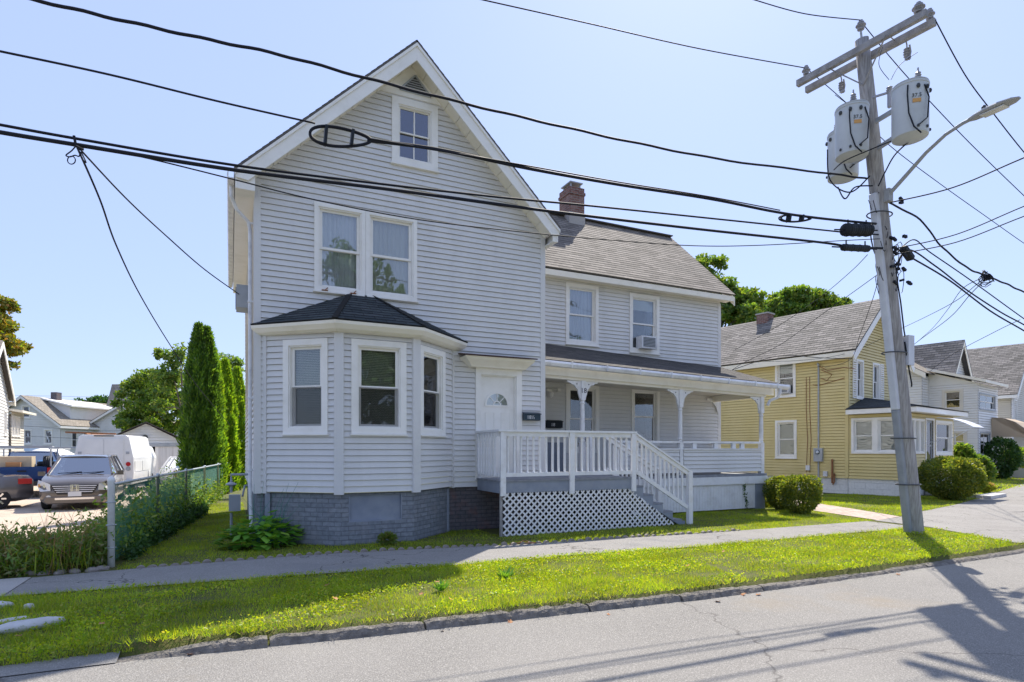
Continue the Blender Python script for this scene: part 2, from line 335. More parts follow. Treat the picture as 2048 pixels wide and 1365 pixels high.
def perp(d):
    r = RNG.normal(size=d.shape); s = np.cross(d, r); return s / np.linalg.norm(s, axis=1, keepdims=True)

# ---------------------------------------------------------------- building helpers
def siding(mb, x0, x1, z0, z1, e=.1, out=.022, lim=None, holes=(), g=None):
    """real lapped courses; lim(z) narrows the wall (gables); holes = windows (x0,x1,z0,z1)"""
    zs = {round(z0 + i * e, 4) for i in range(int((z1 - z0) / e) + 1)} | {z1}
    for h in holes: zs |= {z for z in (h[2], h[3]) if z0 < z < z1}
    g = g or (.006 if e < .103 else .02)
    zs = sorted(zs | {round(z + e - g, 4) for z in zs if z + e - g < z1 and abs((z - z0) / e - round((z - z0) / e)) < 1e-3})
    for a, b in zip(zs, zs[1:]):
        if b - a < 1e-4: continue
        c0 = z0 + math.floor((a - z0) / e + 1e-6) * e
        ya = -out * (1 - (a - c0) / e) ; yb = -out * (1 - (b - c0) / e)
        A = lim(a) if lim else (x0, x1); B = lim(b) if lim else (x0, x1)
        segs = [(A[0], A[1], B[0], B[1])]
        for h in holes:
            if h[2] < (a + b) / 2 < h[3]:
                ns = []
                for p0, p1, q0, q1 in segs:
                    if h[0] > p0 and h[1] < p1: ns += [(p0, h[0], q0, h[0]), (h[1], p1, h[1], q1)]
                    elif h[1] <= p0 or h[0] >= p1: ns.append((p0, p1, q0, q1))
                    elif h[0] <= p0: ns.append((h[1], p1, h[1], q1))
                    else: ns.append((p0, h[0], q0, h[0]))
                segs = ns
        if (a - c0) > e - g - 1e-4: ya = yb = .03
        for p0, p1, q0, q1 in segs:
            if p1 - p0 < .002: continue
            mb.face([(p0, ya, a), (p1, ya, a), (q1, yb, b), (q0, yb, b)])
            if abs(a - c0) < 1e-4: mb.face([(p0, 0.03, a), (p1, 0.03, a), (p1, ya, a), (p0, ya, a)])
def roof_plane(mb, e0, e1, r1, r0, ex=.14, t=.006, thick=.035, seg=1.6):
    """shingle courses from eave e0-e1 up to ridge r0-r1 (world or local points), plus the slab below"""
    e0, e1, r1, r0 = [Vector(p) for p in (e0, e1, r1, r0)]
    nrm = (e1 - e0).cross(r0 - e0 if (r0 - e0).length > .01 else r1 - e0).normalized()
    if nrm.z < 0: nrm = -nrm
    L = (((r0 + r1) / 2) - ((e0 + e1) / 2)).length; n = max(2, int(round(L / ex)))
    for i in range(n):
        a, b = i / n, (i + 1) / n
        p0, p1, q1, q0 = e0.lerp(r0, a), e1.lerp(r1, a), e1.lerp(r1, b), e0.lerp(r0, b)
        w = (p1 - p0).length; k = max(1, int(w / seg)); ax = (e1 - e0).normalized()
        for j in range(k):
            f0, f1 = j / k, (j + 1) / k
            j0, j1 = random.uniform(.7, 1.25) * t, random.uniform(.7, 1.25) * t
            P0, P1, Q1, Q0 = p0.lerp(p1, f0), p0.lerp(p1, f1), q0.lerp(q1, f1), q0.lerp(q1, f0)
            us = [(P - e0).dot(ax) for P in (P0, P1, Q1, Q0)]; va, vb = i * .14, (i + 1) * .14
            mb.face([P0 + nrm * t, P1 + nrm * t, Q1, Q0], [(us[0], va), (us[1], va), (us[2], vb), (us[3], vb)])
        mb.face([p0 - nrm * .002, p1 - nrm * .002, p1 + nrm * t, p0 + nrm * t], [(0, va), (w, va), (w, va + .001), (0, va + .001)])
    d = nrm * thick
    B = [e0 - d, e1 - d, r1 - d, r0 - d]; Tp = [e0 - nrm * .003, e1 - nrm * .003, r1 - nrm * .003, r0 - nrm * .003]
    mb.face(B[::-1])
    for i in range(4):
        j = (i + 1) % 4
        if (B[i] - B[j]).length > 1e-4: mb.face([B[i], B[j], Tp[j], Tp[i]])
def window(par, T, x0, x1, z0, z1, trim='trim_white', cw=.1, proud=.035, kind='curtain', rail=.5, glass='glass', blind='blind_light', cover=1.0, sash='trim_white', muntin=False, label=None, name='window', sw=.045, sill=True, screen=False):
    """casing outside x0..x1,z0..z1 ; double hung sashes, glass, blind behind, dark room box"""
    mb = MB(T); a0, a1, b0, b1 = x0 + cw, x1 - cw, z0 + cw, z1 - cw
    mb.box(x0, a0, -proud, .0, z0, z1); mb.box(a1, x1, -proud, .0, z0, z1)
    mb.box(a0, a1, -proud, .0, b1, z1); mb.box(a0, a1, -proud, .0, z0, b0)
    if sill: mb.box(x0 - .02, x1 + .02, -proud - .03, -.0, z0 - .025, z0 - .002)
    # inner stepped stop
    st = .022; mb.box(a0, a0 + st, -.012, .09, b0, b1); mb.box(a1 - st, a1, -.012, .09, b0, b1); mb.box(a0 + st, a1 - st, -.012, .09, b1 - st, b1); mb.box(a0 + st, a1 - st, -.012, .09, b0, b0 + st)
    w = mb.build(name, trim, par, bevel=.004)
    if label: w['label'] = label
    a0 += st; a1 -= st; b0 += st; b1 -= st; zm = b0 + (b1 - b0) * (1 - rail)
    mb = MB(T); g = MB(T)
    for (lo, hi, y) in (((zm - .018, b1, .035)), ((b0, zm + .018, .062))):
        yy = y if lo > b0 else y
        mb.box(a0, a0 + sw, y - .0, y + .026, lo, hi); mb.box(a1 - sw, a1, y, y + .026, lo, hi)
        mb.box(a0 + sw, a1 - sw, y, y + .026, hi - sw * .8, hi); mb.box(a0 + sw, a1 - sw, y, y + .026, lo, lo + sw * .8)
        if muntin: xm = (a0 + a1) / 2; mb.box(xm - .012, xm + .012, y + .002, y + .024, lo + sw * .8, hi - sw * .8)
        g.box(a0 + sw, a1 - sw, y + .011, y + .015, lo + sw * .8, hi - sw * .8)
    mb.build('sash', sash, w); g.build('glass', glass, w)
    if screen: MB(T).box(a0 + .01, a1 - .01, .030, .0315, b0 + .01, zm).build('insect_screen', 'screen', w)
    bb = MB(T)
    if kind == 'blind':
        z = b1; zb = b1 - (b1 - b0) * cover; i = 0
        while z > zb:
            bb.face([(a0, .118, z), (a1, .118, z), (a1, .104, z - .026), (a0, .104, z - .026)]); z -= .028
        bb.build('blind', blind, w)
    elif kind == 'curtain':
        n = 26; zb = b1 - (b1 - b0) * cover
        P = [(a0 + (a1 - a0) * i / n, .13 + .016 * math.sin(i * 1.9) + .006 * math.sin(i * 4.1)) for i in range(n + 1)]
        for p, q in zip(P, P[1:]): bb.face([(p[0], p[1], zb), (q[0], q[1], zb), (q[0], q[1], b1), (p[0], p[1], b1)])
        bb.build('curtain', blind, w, smooth=True)
    elif kind == 'shade':
        zb = b1 - (b1 - b0) * cover; bb.face([(a0, .12, zb), (a1, .12, zb), (a1, .12, b1), (a0, .12, b1)]); bb.build('roller_shade', blind, w)
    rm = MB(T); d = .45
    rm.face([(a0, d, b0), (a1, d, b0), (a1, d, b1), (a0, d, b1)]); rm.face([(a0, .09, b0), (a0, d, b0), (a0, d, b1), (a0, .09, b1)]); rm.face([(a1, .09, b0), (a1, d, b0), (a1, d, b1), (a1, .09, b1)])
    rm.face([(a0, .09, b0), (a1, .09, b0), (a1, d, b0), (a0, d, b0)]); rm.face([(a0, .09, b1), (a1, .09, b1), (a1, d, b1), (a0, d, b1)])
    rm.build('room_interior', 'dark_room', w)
    return w
def hole(x0, x1, z0, z1, cw=.1): return (x0 + cw - .001, x1 - cw + .001, z0 + cw - .001, z1 - cw + .001)
# ================================================================ THE SETTING
def K(x): return float(np.interp(x, [-9, -.6, 1, 2.4, 4.7, 7.7, 11.6, 30], [5.75, 5.5, 5.3, 5.18, 5.02, 4.97, 5.05, 5.3]))
SO_X, SO_Y = [-9, -2.17, .9, 2.6, 4.6, 6.7, 10.4, 12.3, 14], [8.1, 7.9, 7.66, 7.45, 7.4, 7.2, 7.15, 7.05, 7.0]
SI_X, SI_Y = [-9, -2.2, -1.2, 1.07, 2.4, 3.9, 7.8, 12.6, 14], [8.8, 8.9, 9.0, 9.08, 8.9, 8.65, 8.3, 8.17, 8.1]
def SO(x): return np.interp(x, SO_X, SO_Y)
def SI(x): return np.interp(x, SI_X, SI_Y)
def sstep(a, b, t): t = min(1, max(0, (t - a) / (b - a))); return t * t * (3 - 2 * t)
def gh(x, y):
    h = -0.008
    k = K(x) + .12
    if y < k: h = -0.20
    lot = sstep(9.6, 11.6, y) * sstep(-1.5, -2.3, x) if y < 60 else 0
    far = sstep(19.5, 24, y) * sstep(9, 4, x)
    h -= .36 * max(lot, far)
    if x < -.7 and y < 7: h -= .07 * sstep(7, 5.6, y)
    return h
def region_sheet(name, xs, ylo, yhi, z, m, ny=8, zf=None):
    mb = MB(); xs = list(xs)
    for a, b in zip(xs, xs[1:]):
        for j in range(ny):
            f0, f1 = j / ny, (j + 1) / ny
            P = [(a, ylo(a) + (yhi(a) - ylo(a)) * f0), (b, ylo(b) + (yhi(b) - ylo(b)) * f0), (b, ylo(b) + (yhi(b) - ylo(b)) * f1), (a, ylo(a) + (yhi(a) - ylo(a)) * f1)]
            mb.face([(p[0], p[1], z if zf is None else zf(*p)) for p in P], P)
    o = mb.build(name, m); return tag(o, kind='structure')
# ground materials
def groundmat(name, c1, c2, c3, s1=2.0, s2=40, bump=.4, rough=.95, cracks=None, patch=None, speck=None, ccol=(.045, .04, .035)):
    m, n, l, b = _nt(name); MATS[name] = m; b.inputs['Roughness'].default_value = rough; b.inputs['Specular IOR Level'].default_value = .2
    tc = n.new('ShaderNodeTexCoord').outputs['Object']
    def noise(s, d=8, r=.6):
        t = n.new('ShaderNodeTexNoise'); t.inputs['Scale'].default_value = s; t.inputs['Detail'].default_value = d; t.inputs['Roughness'].default_value = r; l.new(tc, t.inputs['Vector']); return t.outputs['Fac']
    def ramp(fac, p0, p1, a=(0, 0, 0), c=(1, 1, 1)):
        r = n.new('ShaderNodeValToRGB'); r.color_ramp.elements[0].position = p0; r.color_ramp.elements[1].position = p1; r.color_ramp.elements[0].color = (*a, 1); r.color_ramp.elements[1].color = (*c, 1); l.new(fac, r.inputs[0]); return r.outputs[0]
    def mix(f, a, c):
        x = n.new('ShaderNodeMix'); x.data_type = 'RGBA'
        if isinstance(f, float): x.inputs['Factor'].default_value = f
        else: l.new(f, x.inputs['Factor'])
        for k, q in (('A', a), ('B', c)):
            if isinstance(q, tuple): x.inputs[k].default_value = (*q, 1)
            else: l.new(q, x.inputs[k])
        return x.outputs['Result']
    out = ramp(noise(s1), .35, .65, c1, c2); fine = noise(s2, 3, .7); out = mix(ramp(fine, .45, .62), out, c3)
    if patch: out = mix(ramp(noise(patch[1], 6, .7), patch[2], patch[2] + .12), out, patch[0])
    if speck:
        v = n.new('ShaderNodeTexVoronoi'); v.inputs['Scale'].default_value = speck[1]; l.new(tc, v.inputs['Vector']); out = mix(ramp(v.outputs['Color'], speck[2], speck[2] + .05), out, speck[0])
    h = fine
    if cracks:
        for sc, wd in cracks:
            dn = n.new('ShaderNodeTexNoise'); dn.inputs['Scale'].default_value = 3; dn.inputs['Detail'].default_value = 4; l.new(tc, dn.inputs['Vector'])
            av = n.new('ShaderNodeVectorMath'); av.operation = 'MULTIPLY_ADD'; l.new(dn.outputs['Color'], av.inputs[0]); av.inputs[1].default_value = (.5, .5, .5); l.new(tc, av.inputs[2])
            v = n.new('ShaderNodeTexVoronoi'); v.feature = 'DISTANCE_TO_EDGE'; v.inputs['Scale'].default_value = sc; l.new(av.outputs[0], v.inputs['Vector'])
            out = mix(ramp(v.outputs['Distance'], 0, wd, (1, 1, 1), (0, 0, 0)), out, ccol)
    l.new(out, b.inputs['Base Color'])
    bp = n.new('ShaderNodeBump'); bp.inputs['Strength'].default_value = bump; bp.inputs['Distance'].default_value = .015; l.new(h, bp.inputs['Height']); l.new(bp.outputs[0], b.inputs['Normal'])
    return m
groundmat('turf', (.07, .095, .02), (.10, .12, .03), (.14, .12, .05), 1.5, 60, .8)
groundmat('asphalt_road', (.185, .176, .163), (.24, .228, .21), (.33, .315, .29), .55, 90, .7, patch=((.27, .24, .20), .35, .58), speck=((.38, .36, .33), 120, .82), cracks=[(.23, .0011)], ccol=(.145, .135, .125))
groundmat('asphalt_walk', (.215, .205, .19), (.265, .253, .235), (.34, .325, .305), 1.2, 90, .6, patch=((.22, .215, .21), .7, .55), speck=((.5, .5, .5), 70, .93), cracks=[(.42, .004)])
groundmat('asphalt_drive', (.21, .20, .185), (.27, .26, .24), (.34, .32, .30), .9, 80, .6, patch=((.16, .15, .15), .5, .56), cracks=[(.35, .004), (.9, .003)])
groundmat('slab', (.34, .32, .30), (.40, .38, .35), (.46, .44, .41), 1.5, 70, .3)
groundmat('lot_sand', (.42, .33, .25), (.50, .41, .32), (.56, .47, .38), .5, 30, .4, patch=((.34, .28, .23), .3, .55))

GX = sorted(set([-400, -200, -100, -60, -40, -25] + [round(-18 + i * .5, 2) for i in range(100)] + [36, 45, 60, 90, 150, 250, 400]))
GY = sorted(set([-300, -150, -60, -30, -15, -8, -4, 0, 2, 4] + [round(4.5 + i * .1, 2) for i in range(14)] + [round(6 + i * .3, 2) for i in range(66)] + [28, 32, 38, 46, 60, 90, 150, 250, 400]))
mb = MB(); V = [(x, y, gh(x, y)) for y in GY for x in GX]; nx = len(GX)
Fc = [(j * nx + i, j * nx + i + 1, (j + 1) * nx + i + 1, (j + 1) * nx + i) for j in range(len(GY) - 1) for i in range(nx - 1)]
mb.mesh(V, Fc); tag(mb.build('ground', 'turf', smooth=True), kind='structure')
XS = [-60, -30, -15] + [-9 + i * .75 for i in range(36)] + [22, 30, 45, 80]
region_sheet('road', XS, lambda x: -5.0, lambda x: K(x) + .05, -.12, 'asphalt_road', 6)
region_sheet('sidewalk', [-2.15 + i * .5 for i in range(30)], lambda x: float(SO(x)), lambda x: float(SI(x)), .006, 'asphalt_walk', 3)
mb = MB(); mb.slab([(-2.45, 7.9), (-2.16, 7.9), (-2.16, 8.9), (-2.25, 8.93), (-9, 8.75), (-9, 8.1)], -.06, .012); tag(mb.build('concrete_slab', 'slab'), kind='structure')
mb = MB(); P = [(12.6, 7.08), (11.75, 5.2), (30, 5.5), (80, 12), (80, 30), (23.5, 11.2), (18.4, 9.6), (15, 8.75), (13.9, 8.4), (12.65, 8.2)]
mb.face([(x, y, .001) for x, y in P], P); tag(mb.build('driveway', 'asphalt_drive'), kind='structure')
mb = MB(); P = [(12.75, 8.2), (13.9, 8.42), (14.6, 10), (15.4, 12), (16.6, 16), (15.2, 16), (13.9, 12), (13.25, 10)]
mb.face([(x, y, .004) for x, y in P], P); tag(mb.build('brick_path', 'pavers'), kind='structure')
# sandy parking lot, a little lower than the lawn
mb = MB(); P = [(-40, 11.6), (-1.9, 11.6), (-1.75, 20), (-.5, 24), (-.5, 40), (-40, 46)]
mb.face([(x, y, -.352) for x, y in P], P); tag(mb.build('parking_lot', 'lot_sand'), kind='structure')
# driveway apron where the kerb drops at the left
region_sheet('driveway_apron', [-9, -6, -4, -2.6, -1.8, -1.2, -.8], lambda x: K(x) - .02, lambda x: K(x) + .22, 0, 'asphalt_walk', 3, zf=lambda x, y: -.112 + .075 * min(1, max(0, (y - K(x)) / .5)))
# kerb: broken asphalt berm
mb = MB(); x = -.85
while x < 11.75:
    L = random.uniform(.8, 1.9); n = max(3, int(L / .06)); rows = []
    sh = random.uniform(-.02, .02); wd = random.uniform(.13, .17)
    for i in range(n + 1):
        xx = x + (L - .02) * i / n; k = K(xx) + sh; e = max(0.0, math.sin(math.pi * i / n)) ** .25; hh = (.088 + random.uniform(-.012, .012)) * (.84 + .16 * e) * (.82 - .42 * sstep(3.5, 8, xx)) * sstep(-.9, 0.1, xx)
        j = lambda: random.uniform(-.006, .006)
        rows.append([(xx, k + j() - .005, -.125), (xx, k + .018 + j(), -.12 + hh * .55), (xx, k + .035 + j(), -.12 + hh * .9), (xx, k + .07 + j(), -.12 + hh), (xx, k + wd * .8, -.12 + hh), (xx, k + wd + .02, -.15)])
    V = [p for r_ in rows for p in r_]; mb.mesh(V, [(i * 6 + q, (i + 1) * 6 + q, (i + 1) * 6 + q + 1, i * 6 + q + 1) for i in range(n) for q in range(5)] + [(0, 1, 2, 3, 4, 5), tuple(n * 6 + q for q in (5, 4, 3, 2, 1, 0))])
    x += L
tag(mb.build('kerb', 'kerb_asphalt'), kind='structure')

# ================================================================ GREY HOUSE
H = thing('grey_house', 'pale grey clapboard house with steep front gable, bay window and side wing with porch', 'house', (0.37, 10.6, 0))
TM = Fr((0, 10.6, 0)); PK, SL = 8.57, .976
X0, X1 = .37, 5.78
w2 = [(1.30, 2.168, 4.27, 5.79)]; att = (2.64, 3.51, 6.74, 7.95)
lim = lambda z: (max(X0, 3.0 - (PK - z) / SL), min(X1, 3.0 + (PK - z) / SL)) if z > 5.9 else (X0, X1)
mb = MB(TM); siding(mb, X0, X1, .83, 8.55, lim=lim, holes=[(1.36, 3.05, 4.34, 5.73), hole(*att, .11), (.6, 3.73, .8, 3.5), (4.35, 5.18, .8, 3.05)])
TL = Fr((X0, 19.4, 0), -90); TR = Fr((X1, 10.6, 0), 90); TB = Fr((X1, 16.8, 0), 180)
mb.T = TL; siding(mb, 2.6, 8.8, .83, 5.95)
mb.T = TR; siding(mb, 0, 6.2, .83, 5.95)
mb.T = TB; siding(mb, 0, 5.41, .83, 8.5, lim=lambda z: (max(0, 2.78 - (PK - z) / SL), min(5.41, 2.78 + (PK - z) / SL)) if z > 5.9 else (0, 5.41))
mb.build('gable_wall', 'siding_grey', H)
mb = MB(TM); mb.box(X0 - .02, X0 + .09, -.022, 0, .82, 6.0); mb.box(X1 - .09, X1 + .02, -.022, 0, .82, 5.9)
mb.T = TL; mb.box(8.71, 8.82, -.02, 0, .82, 5.95); mb.T = TR; mb.box(-.02, .09, -.02, 0, .82, 5.9); mb.build('corner_board', 'siding_grey', H)
# roof of the gable block
YF, YB = 10.2, 17.2
zt = lambda x: 8.83 - SL * abs(x - 3.0)
mb = MB(); roof_plane(mb, (.06, YB, zt(.06)), (.06, YF, zt(.06)), (3.0, YF, 8.83), (3.0, YB, 8.83)); roof_plane(mb, (5.94, YF, zt(.06)), (5.94, YB, zt(.06)), (3.0, YB, 8.83), (3.0, YF, 8.83))
mb.build('gable_roof', 'shingle', H)
mb = MB()
for s in (-1, 1):
    P = [(3.0, 8.77), (3.0 + s * 2.92, 8.77 - SL * 2.92), (3.0 + s * 2.92, 8.77 - SL * 2.92 - .10), (3.0 + s * 2.74, 8.77 - SL * 2.74 - .30), (3.0, 8.47)]
    mb.prism(P if s > 0 else P[::-1], YF + .012, YF + .04)
    P = [(3.0, 8.775), (3.0 + s * 2.93, 8.775 - SL * 2.93), (3.0 + s * 2.93, 8.775 - SL * 2.93 - .06), (3.0, 8.715)]
    mb.prism(P if s > 0 else P[::-1], YF - .012, YF + .011)
mb.build('rake_board', 'trim_white', H, bevel=.003)
mb = MB()
for s in (-1, 1):
    n = 13
    for i in range(n):
        a, b = 2.78 * i / n + .004, 2.78 * (i + 1) / n - .004
        P = [(3.0 + s * a, 8.585 - SL * a), (3.0 + s * b, 8.585 - SL * b), (3.0 + s * b, 8.56 - SL * b), (3.0 + s * a, 8.56 - SL * a)]
        mb.prism(P if s > 0 else P[::-1], YF + .041, 10.6)
    mb.prism([(3.0, 8.61), (3.0 + s * 2.8, 8.61 - SL * 2.8), (3.0 + s * 2.8, 8.59 - SL * 2.8), (3.0, 8.59)][::s], YF + .041, 10.6)
mb.build('soffit', 'trim_cream', H)
mb = MB(); mb.box(.075, .10, YF + .04, YB, 5.66, 5.90); mb.box(.10, .36, YF + .05, YB, 5.66, 5.68); mb.box(.10, .36, YF + .05, YF + .07, 5.68, 6.02); mb.build('eave_board', 'trim_white', H); mb = MB(); mb.box(5.79, 5.90, YF + .05, YF + .07, 5.70, 5.98); mb.box(5.88, 5.905, YF + .04, 12.9, 5.68, 5.90); mb.box(5.79, 5.88, YF + .05, 12.9, 5.68, 5.70)
mb.build('eave_board', 'trim_white', H)
mb = MB(); mb.prism([(-.03, 5.93), (-.045, 5.85), (-.03, 5.80), (.06, 5.80), (.07, 5.93), (.055, 5.93), (.05, 5.815), (-.02, 5.815), (-.02, 5.93)], YF + .05, YB); mb.build('gutter', 'metal_white', H)
mb = MB(TM)
mb.prism([(3.0, 8.56), (2.42, 7.99), (3.58, 7.99)], -.03, -.0); w = mb.build('gable_panel', 'trim_white', H)
mb = MB(TM); mb.prism([(3.07, 8.40), (2.79, 8.10), (3.36, 8.10)], -.036, -.031); v = mb.build('attic_vent', 'metal_dark', H)
mb = MB(TM)
for i in range(6):
    z = 8.115 + i * .042; hw = .26 * (8.40 - z) / .3; mb.beam((3.075 - hw, -.045, z), (3.075 + hw, -.045, z), .02, .012)
for a, b in (((3.07, 8.41), (2.78, 8.09)), ((3.07, 8.41), (3.37, 8.09)), ((2.78, 8.09), (3.37, 8.09))): mb.beam((a[0], -.045, a[1]), (b[0], -.045, b[1]), .03, .02, up=(0, 1, 0))
mb.build('louvre', 'metal_grey', v)
# upper windows
w = window(H, TM, *w2[0], cw=.07, kind='curtain', glass='glass_bright', blind='blind_white', cover=1, sw=.05)
w = window(H, TM, 2.172, 3.11, 4.27, 5.79, cw=.07, kind='curtain', glass='glass_bright', blind='blind_light', cover=1, sw=.05, sill=True)
for x in (1.47, 1.95):
    mb = MB(TM); mb.box(x - .05, x + .05, -.075, -.036, 4.272, 4.288); mb.beam((x, -.06, 4.28), (x + .05, -.06, 4.33), .015, .015)
    mb.build('window_bracket', 'rust', H)
w = window(H, TM, *att, cw=.12, kind='none', glass='glass_blue', muntin=True, sash='trim_white', sw=.03, rail=.48)
w['label'] = 'small attic window with peeling four pane sash'
# front door
mb = MB(TM); mb.box(4.27, 4.38, -.04, 0, .96, 3.12); mb.box(5.14, 5.26, -.04, 0, .96, 3.12); mb.box(4.38, 5.14, -.04, 0, 3.0, 3.12)
mb.box(4.38, 4.40, -.0, .1, .96, 3.0); mb.box(5.12, 5.14, 0, .1, .96, 3.0); mb.box(4.40, 5.12, 0, .1, 2.98, 3.0); mb.build('door_frame', 'trim_white', H, bevel=.004)
mb = MB(TM); mb.box(4.40, 5.12, .05, .09, .97, 2.98)
def ringpanel(x0, x1, z0, z1, y=.042, t=.014):
    mb.box(x0, x1, y, .05, z0, z0 + t); mb.box(x0, x1, y, .05, z1 - t, z1); mb.box(x0, x0 + t, y, .05, z0 + t, z1 - t); mb.box(x1 - t, x1, y, .05, z0 + t, z1 - t)
for a, b in ((4.50, 4.70), (4.84, 5.04)): ringpanel(a, b, 1.72, 2.28); ringpanel(a, b, 1.15, 1.58)
D_ = mb.build('front_door', 'trim_white', H, bevel=.003)
mb = MB(TM); c = (4.75, 2.42); n = 16
arc = lambda r, t0=0, t1=180, k=n: [(c[0] + r * math.cos(R(t0 + (t1 - t0) * i / k)), c[1] + r * math.sin(R(t0 + (t1 - t0) * i / k))) for i in range(k + 1)]
mb.prism(arc(.235)[::-1], .047, .0495); mb.build('fanlight', 'glass_bright', D_)
mb = MB(TM)
A, B = arc(.26), arc(.225)
for i in range(n): mb.prism([A[i], A[i + 1], B[i + 1], B[i]][::-1], .03, .05)
A, B = arc(.085), arc(.065)
for i in range(n): mb.prism([A[i], A[i + 1], B[i + 1], B[i]][::-1], .036, .05)
for t in (45, 90, 135): mb.beam((c[0] + .08 * math.cos(R(t)), .042, c[1] + .08 * math.sin(R(t))), (c[0] + .23 * math.cos(R(t)), .042, c[1] + .23 * math.sin(R(t))), .014, .014, up=(0, 1, 0))
mb.box(c[0] - .26, c[0] + .26, .03, .05, c[1] - .03, c[1]); mb.build('fanlight_frame', 'trim_white', D_)
for z in (1.72, 1.88):
    mb = MB(TM); mb.lathe([(.0, -.0), (.032, 0), (.034, .01), (.014, .015), (.014, .03), (.028, .04), (.03, .055), (.018, .066), (0, .068)], (4.455, .05, z - .0), 14, 'Y'); mb.build('door_knob', 'chrome', D_, smooth=True)
# hood over the door
mb = MB(); t0, t1, b0, b1 = 3.93, 5.42, 4.09, 5.30
prof = [(0, 0, 0), (.02, .035, .05), (.05, .08, .10), (.12, .13, .16), (.16, .15, .22)]      # (inset x, -, height)
prev = None; V = []; Fc = []
hp = [(3.12, 4.12, 5.28, 10.42), (3.15, 4.10, 5.30, 10.40), (3.19, 4.06, 5.33, 10.36), (3.25, 3.98, 5.39, 10.29), (3.30, 3.95, 5.41, 10.26)]
for z, a, b, y in hp: V += [(a, 10.588, z), (a, y, z), (b, y, z), (b, 10.588, z)]
for i in range(len(hp) - 1):
    for k in range(3): Fc.append((i * 4 + k, i * 4 + k + 1, i * 4 + k + 5, i * 4 + k + 4))
Fc += [(3, 2, 1, 0), (16, 17, 18, 19)]
mb.mesh(V, Fc); hood = mb.build('door_hood', 'trim_cream', H)
mb = MB(); mb.mesh([(3.92, 10.23, 3.302), (5.44, 10.23, 3.302), (5.44, 10.588, 3.36), (3.92, 10.588, 3.36), (3.92, 10.23, 3.325), (5.44, 10.23, 3.325), (5.44, 10.588, 3.385), (3.92, 10.588, 3.385)], [(3, 2, 1, 0), (4, 5, 6, 7), (0, 1, 5, 4), (1, 2, 6, 5), (2, 3, 7, 6), (3, 0, 4, 7)]); mb.build('hood_roof', 'brown_flash', hood)
# bay window
BP = [(.52, 10.6), (1.58, 9.75), (2.85, 9.75), (3.81, 10.6)]
bt = [Fr((*BP[i], 0), math.degrees(math.atan2(BP[i + 1][1] - BP[i][1], BP[i + 1][0] - BP[i][0]))) for i in range(3)]
bl = [math.dist(BP[i], BP[i + 1]) for i in range(3)]
bw = []
for i, (u0, v0, u1, v1) in enumerate([(568, 679, 657, 858), (702, 676, 812, 862), (838, 697, 888, 868)]):
    xa, za = onfr(u0, (v0 + (673 if i == 1 else v0)) / 2, bt[i]); xb, zb = onfr(u1, v1, bt[i]); bw.append((xa, xb, 1.80, 3.34))
mb = MB()
for T, L, w_ in zip(bt, bl, bw): mb.T = T; siding(mb, .03, L - .03, .85, 3.5, holes=[hole(*w_, .10)])
mb.build('bay_wall', 'siding_grey', H)
mb = MB()
for i in range(4):
    p = BP[i]; a = [math.degrees(math.atan2(-.85, 1.06)), -19, 19, math.degrees(math.atan2(.85, .96))][i]; wdt = .045 if i in (0, 3) else .075
    mb.T = Fr((*p, 0), a); mb.box(-wdt, wdt, -.03, .03, .82, 3.5)
mb.build('bay_post', 'siding_grey', H, bevel=.004)
bk = ['blind', 'blind', 'blind']; bc = ['blind_light', 'blind_light', 'blind_white']
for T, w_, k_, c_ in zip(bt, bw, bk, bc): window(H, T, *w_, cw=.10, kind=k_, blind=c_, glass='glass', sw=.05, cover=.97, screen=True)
E_ = [Vector((.30, 10.59, 0)), Vector((1.475, 9.52, 0)), Vector((2.93, 9.52, 0)), Vector((4.12, 10.59, 0))]
ze, zr = 3.60, 4.28; R0, R1 = Vector((1.90, 10.59, zr)), Vector((2.33, 10.59, zr))
e = [p + Vector((0, 0, ze)) for p in E_]
mb = MB(); roof_plane(mb, e[0], e[1], R0, R0, ex=.12, thick=.02); roof_plane(mb, e[1], e[2], R1, R0, ex=.12, thick=.02); roof_plane(mb, e[2], e[3], R1, R1, ex=.12, thick=.02)
for a, b in ((e[1], R0), (e[2], R1)): mb.beam(a + Vector((0, 0, .01)), b + Vector((0, 0, .01)), .09, .01)
mb.build('bay_roof', 'shingle_dark', H)
Bm = [Vector((*p, 0)) for p in [(.52, 10.588), (1.56, 9.72), (2.87, 9.72), (3.83, 10.588)]]
lv = [(3.58, 1.0), (3.53, .98), (3.46, .72), (3.43, .42), (3.42, 0.0)]
V = []; 
for z, t in lv:
    for i in range(4): q = Bm[i].lerp(E_[i], t * .96); V.append((q.x, min(q.y, 10.588), z))
mb = MB(); mb.mesh(V, [(r_ * 4 + k, r_ * 4 + k + 1, r_ * 4 + k + 5, r_ * 4 + k + 4) for r_ in range(4) for k in range(3)]); mb.build('bay_cornice', 'trim_cream', H)
# foundations
mb = MB()
FP = [(.40, 10.64), (.56, 10.64), (1.60, 9.80), (2.83, 9.80), (3.77, 10.64), (4.5, 10.64), (5.75, 10.64)]
mats = []
def fwall(mb, P, z0, z1):
    s = 0
    for a, b in zip(P, P[1:]):
        L = math.dist(a, b); mb.face([(a[0], a[1], z0), (b[0], b[1], z0), (b[0], b[1], z1), (a[0], a[1], z1)], [(s, z0), (s + L, z0), (s + L, z1), (s, z1)]); s += L
fwall(mb, FP[:3], -.1, .84); fwall(mb, [(.40, 16.7), (.40, 10.64)], -.3, .84)
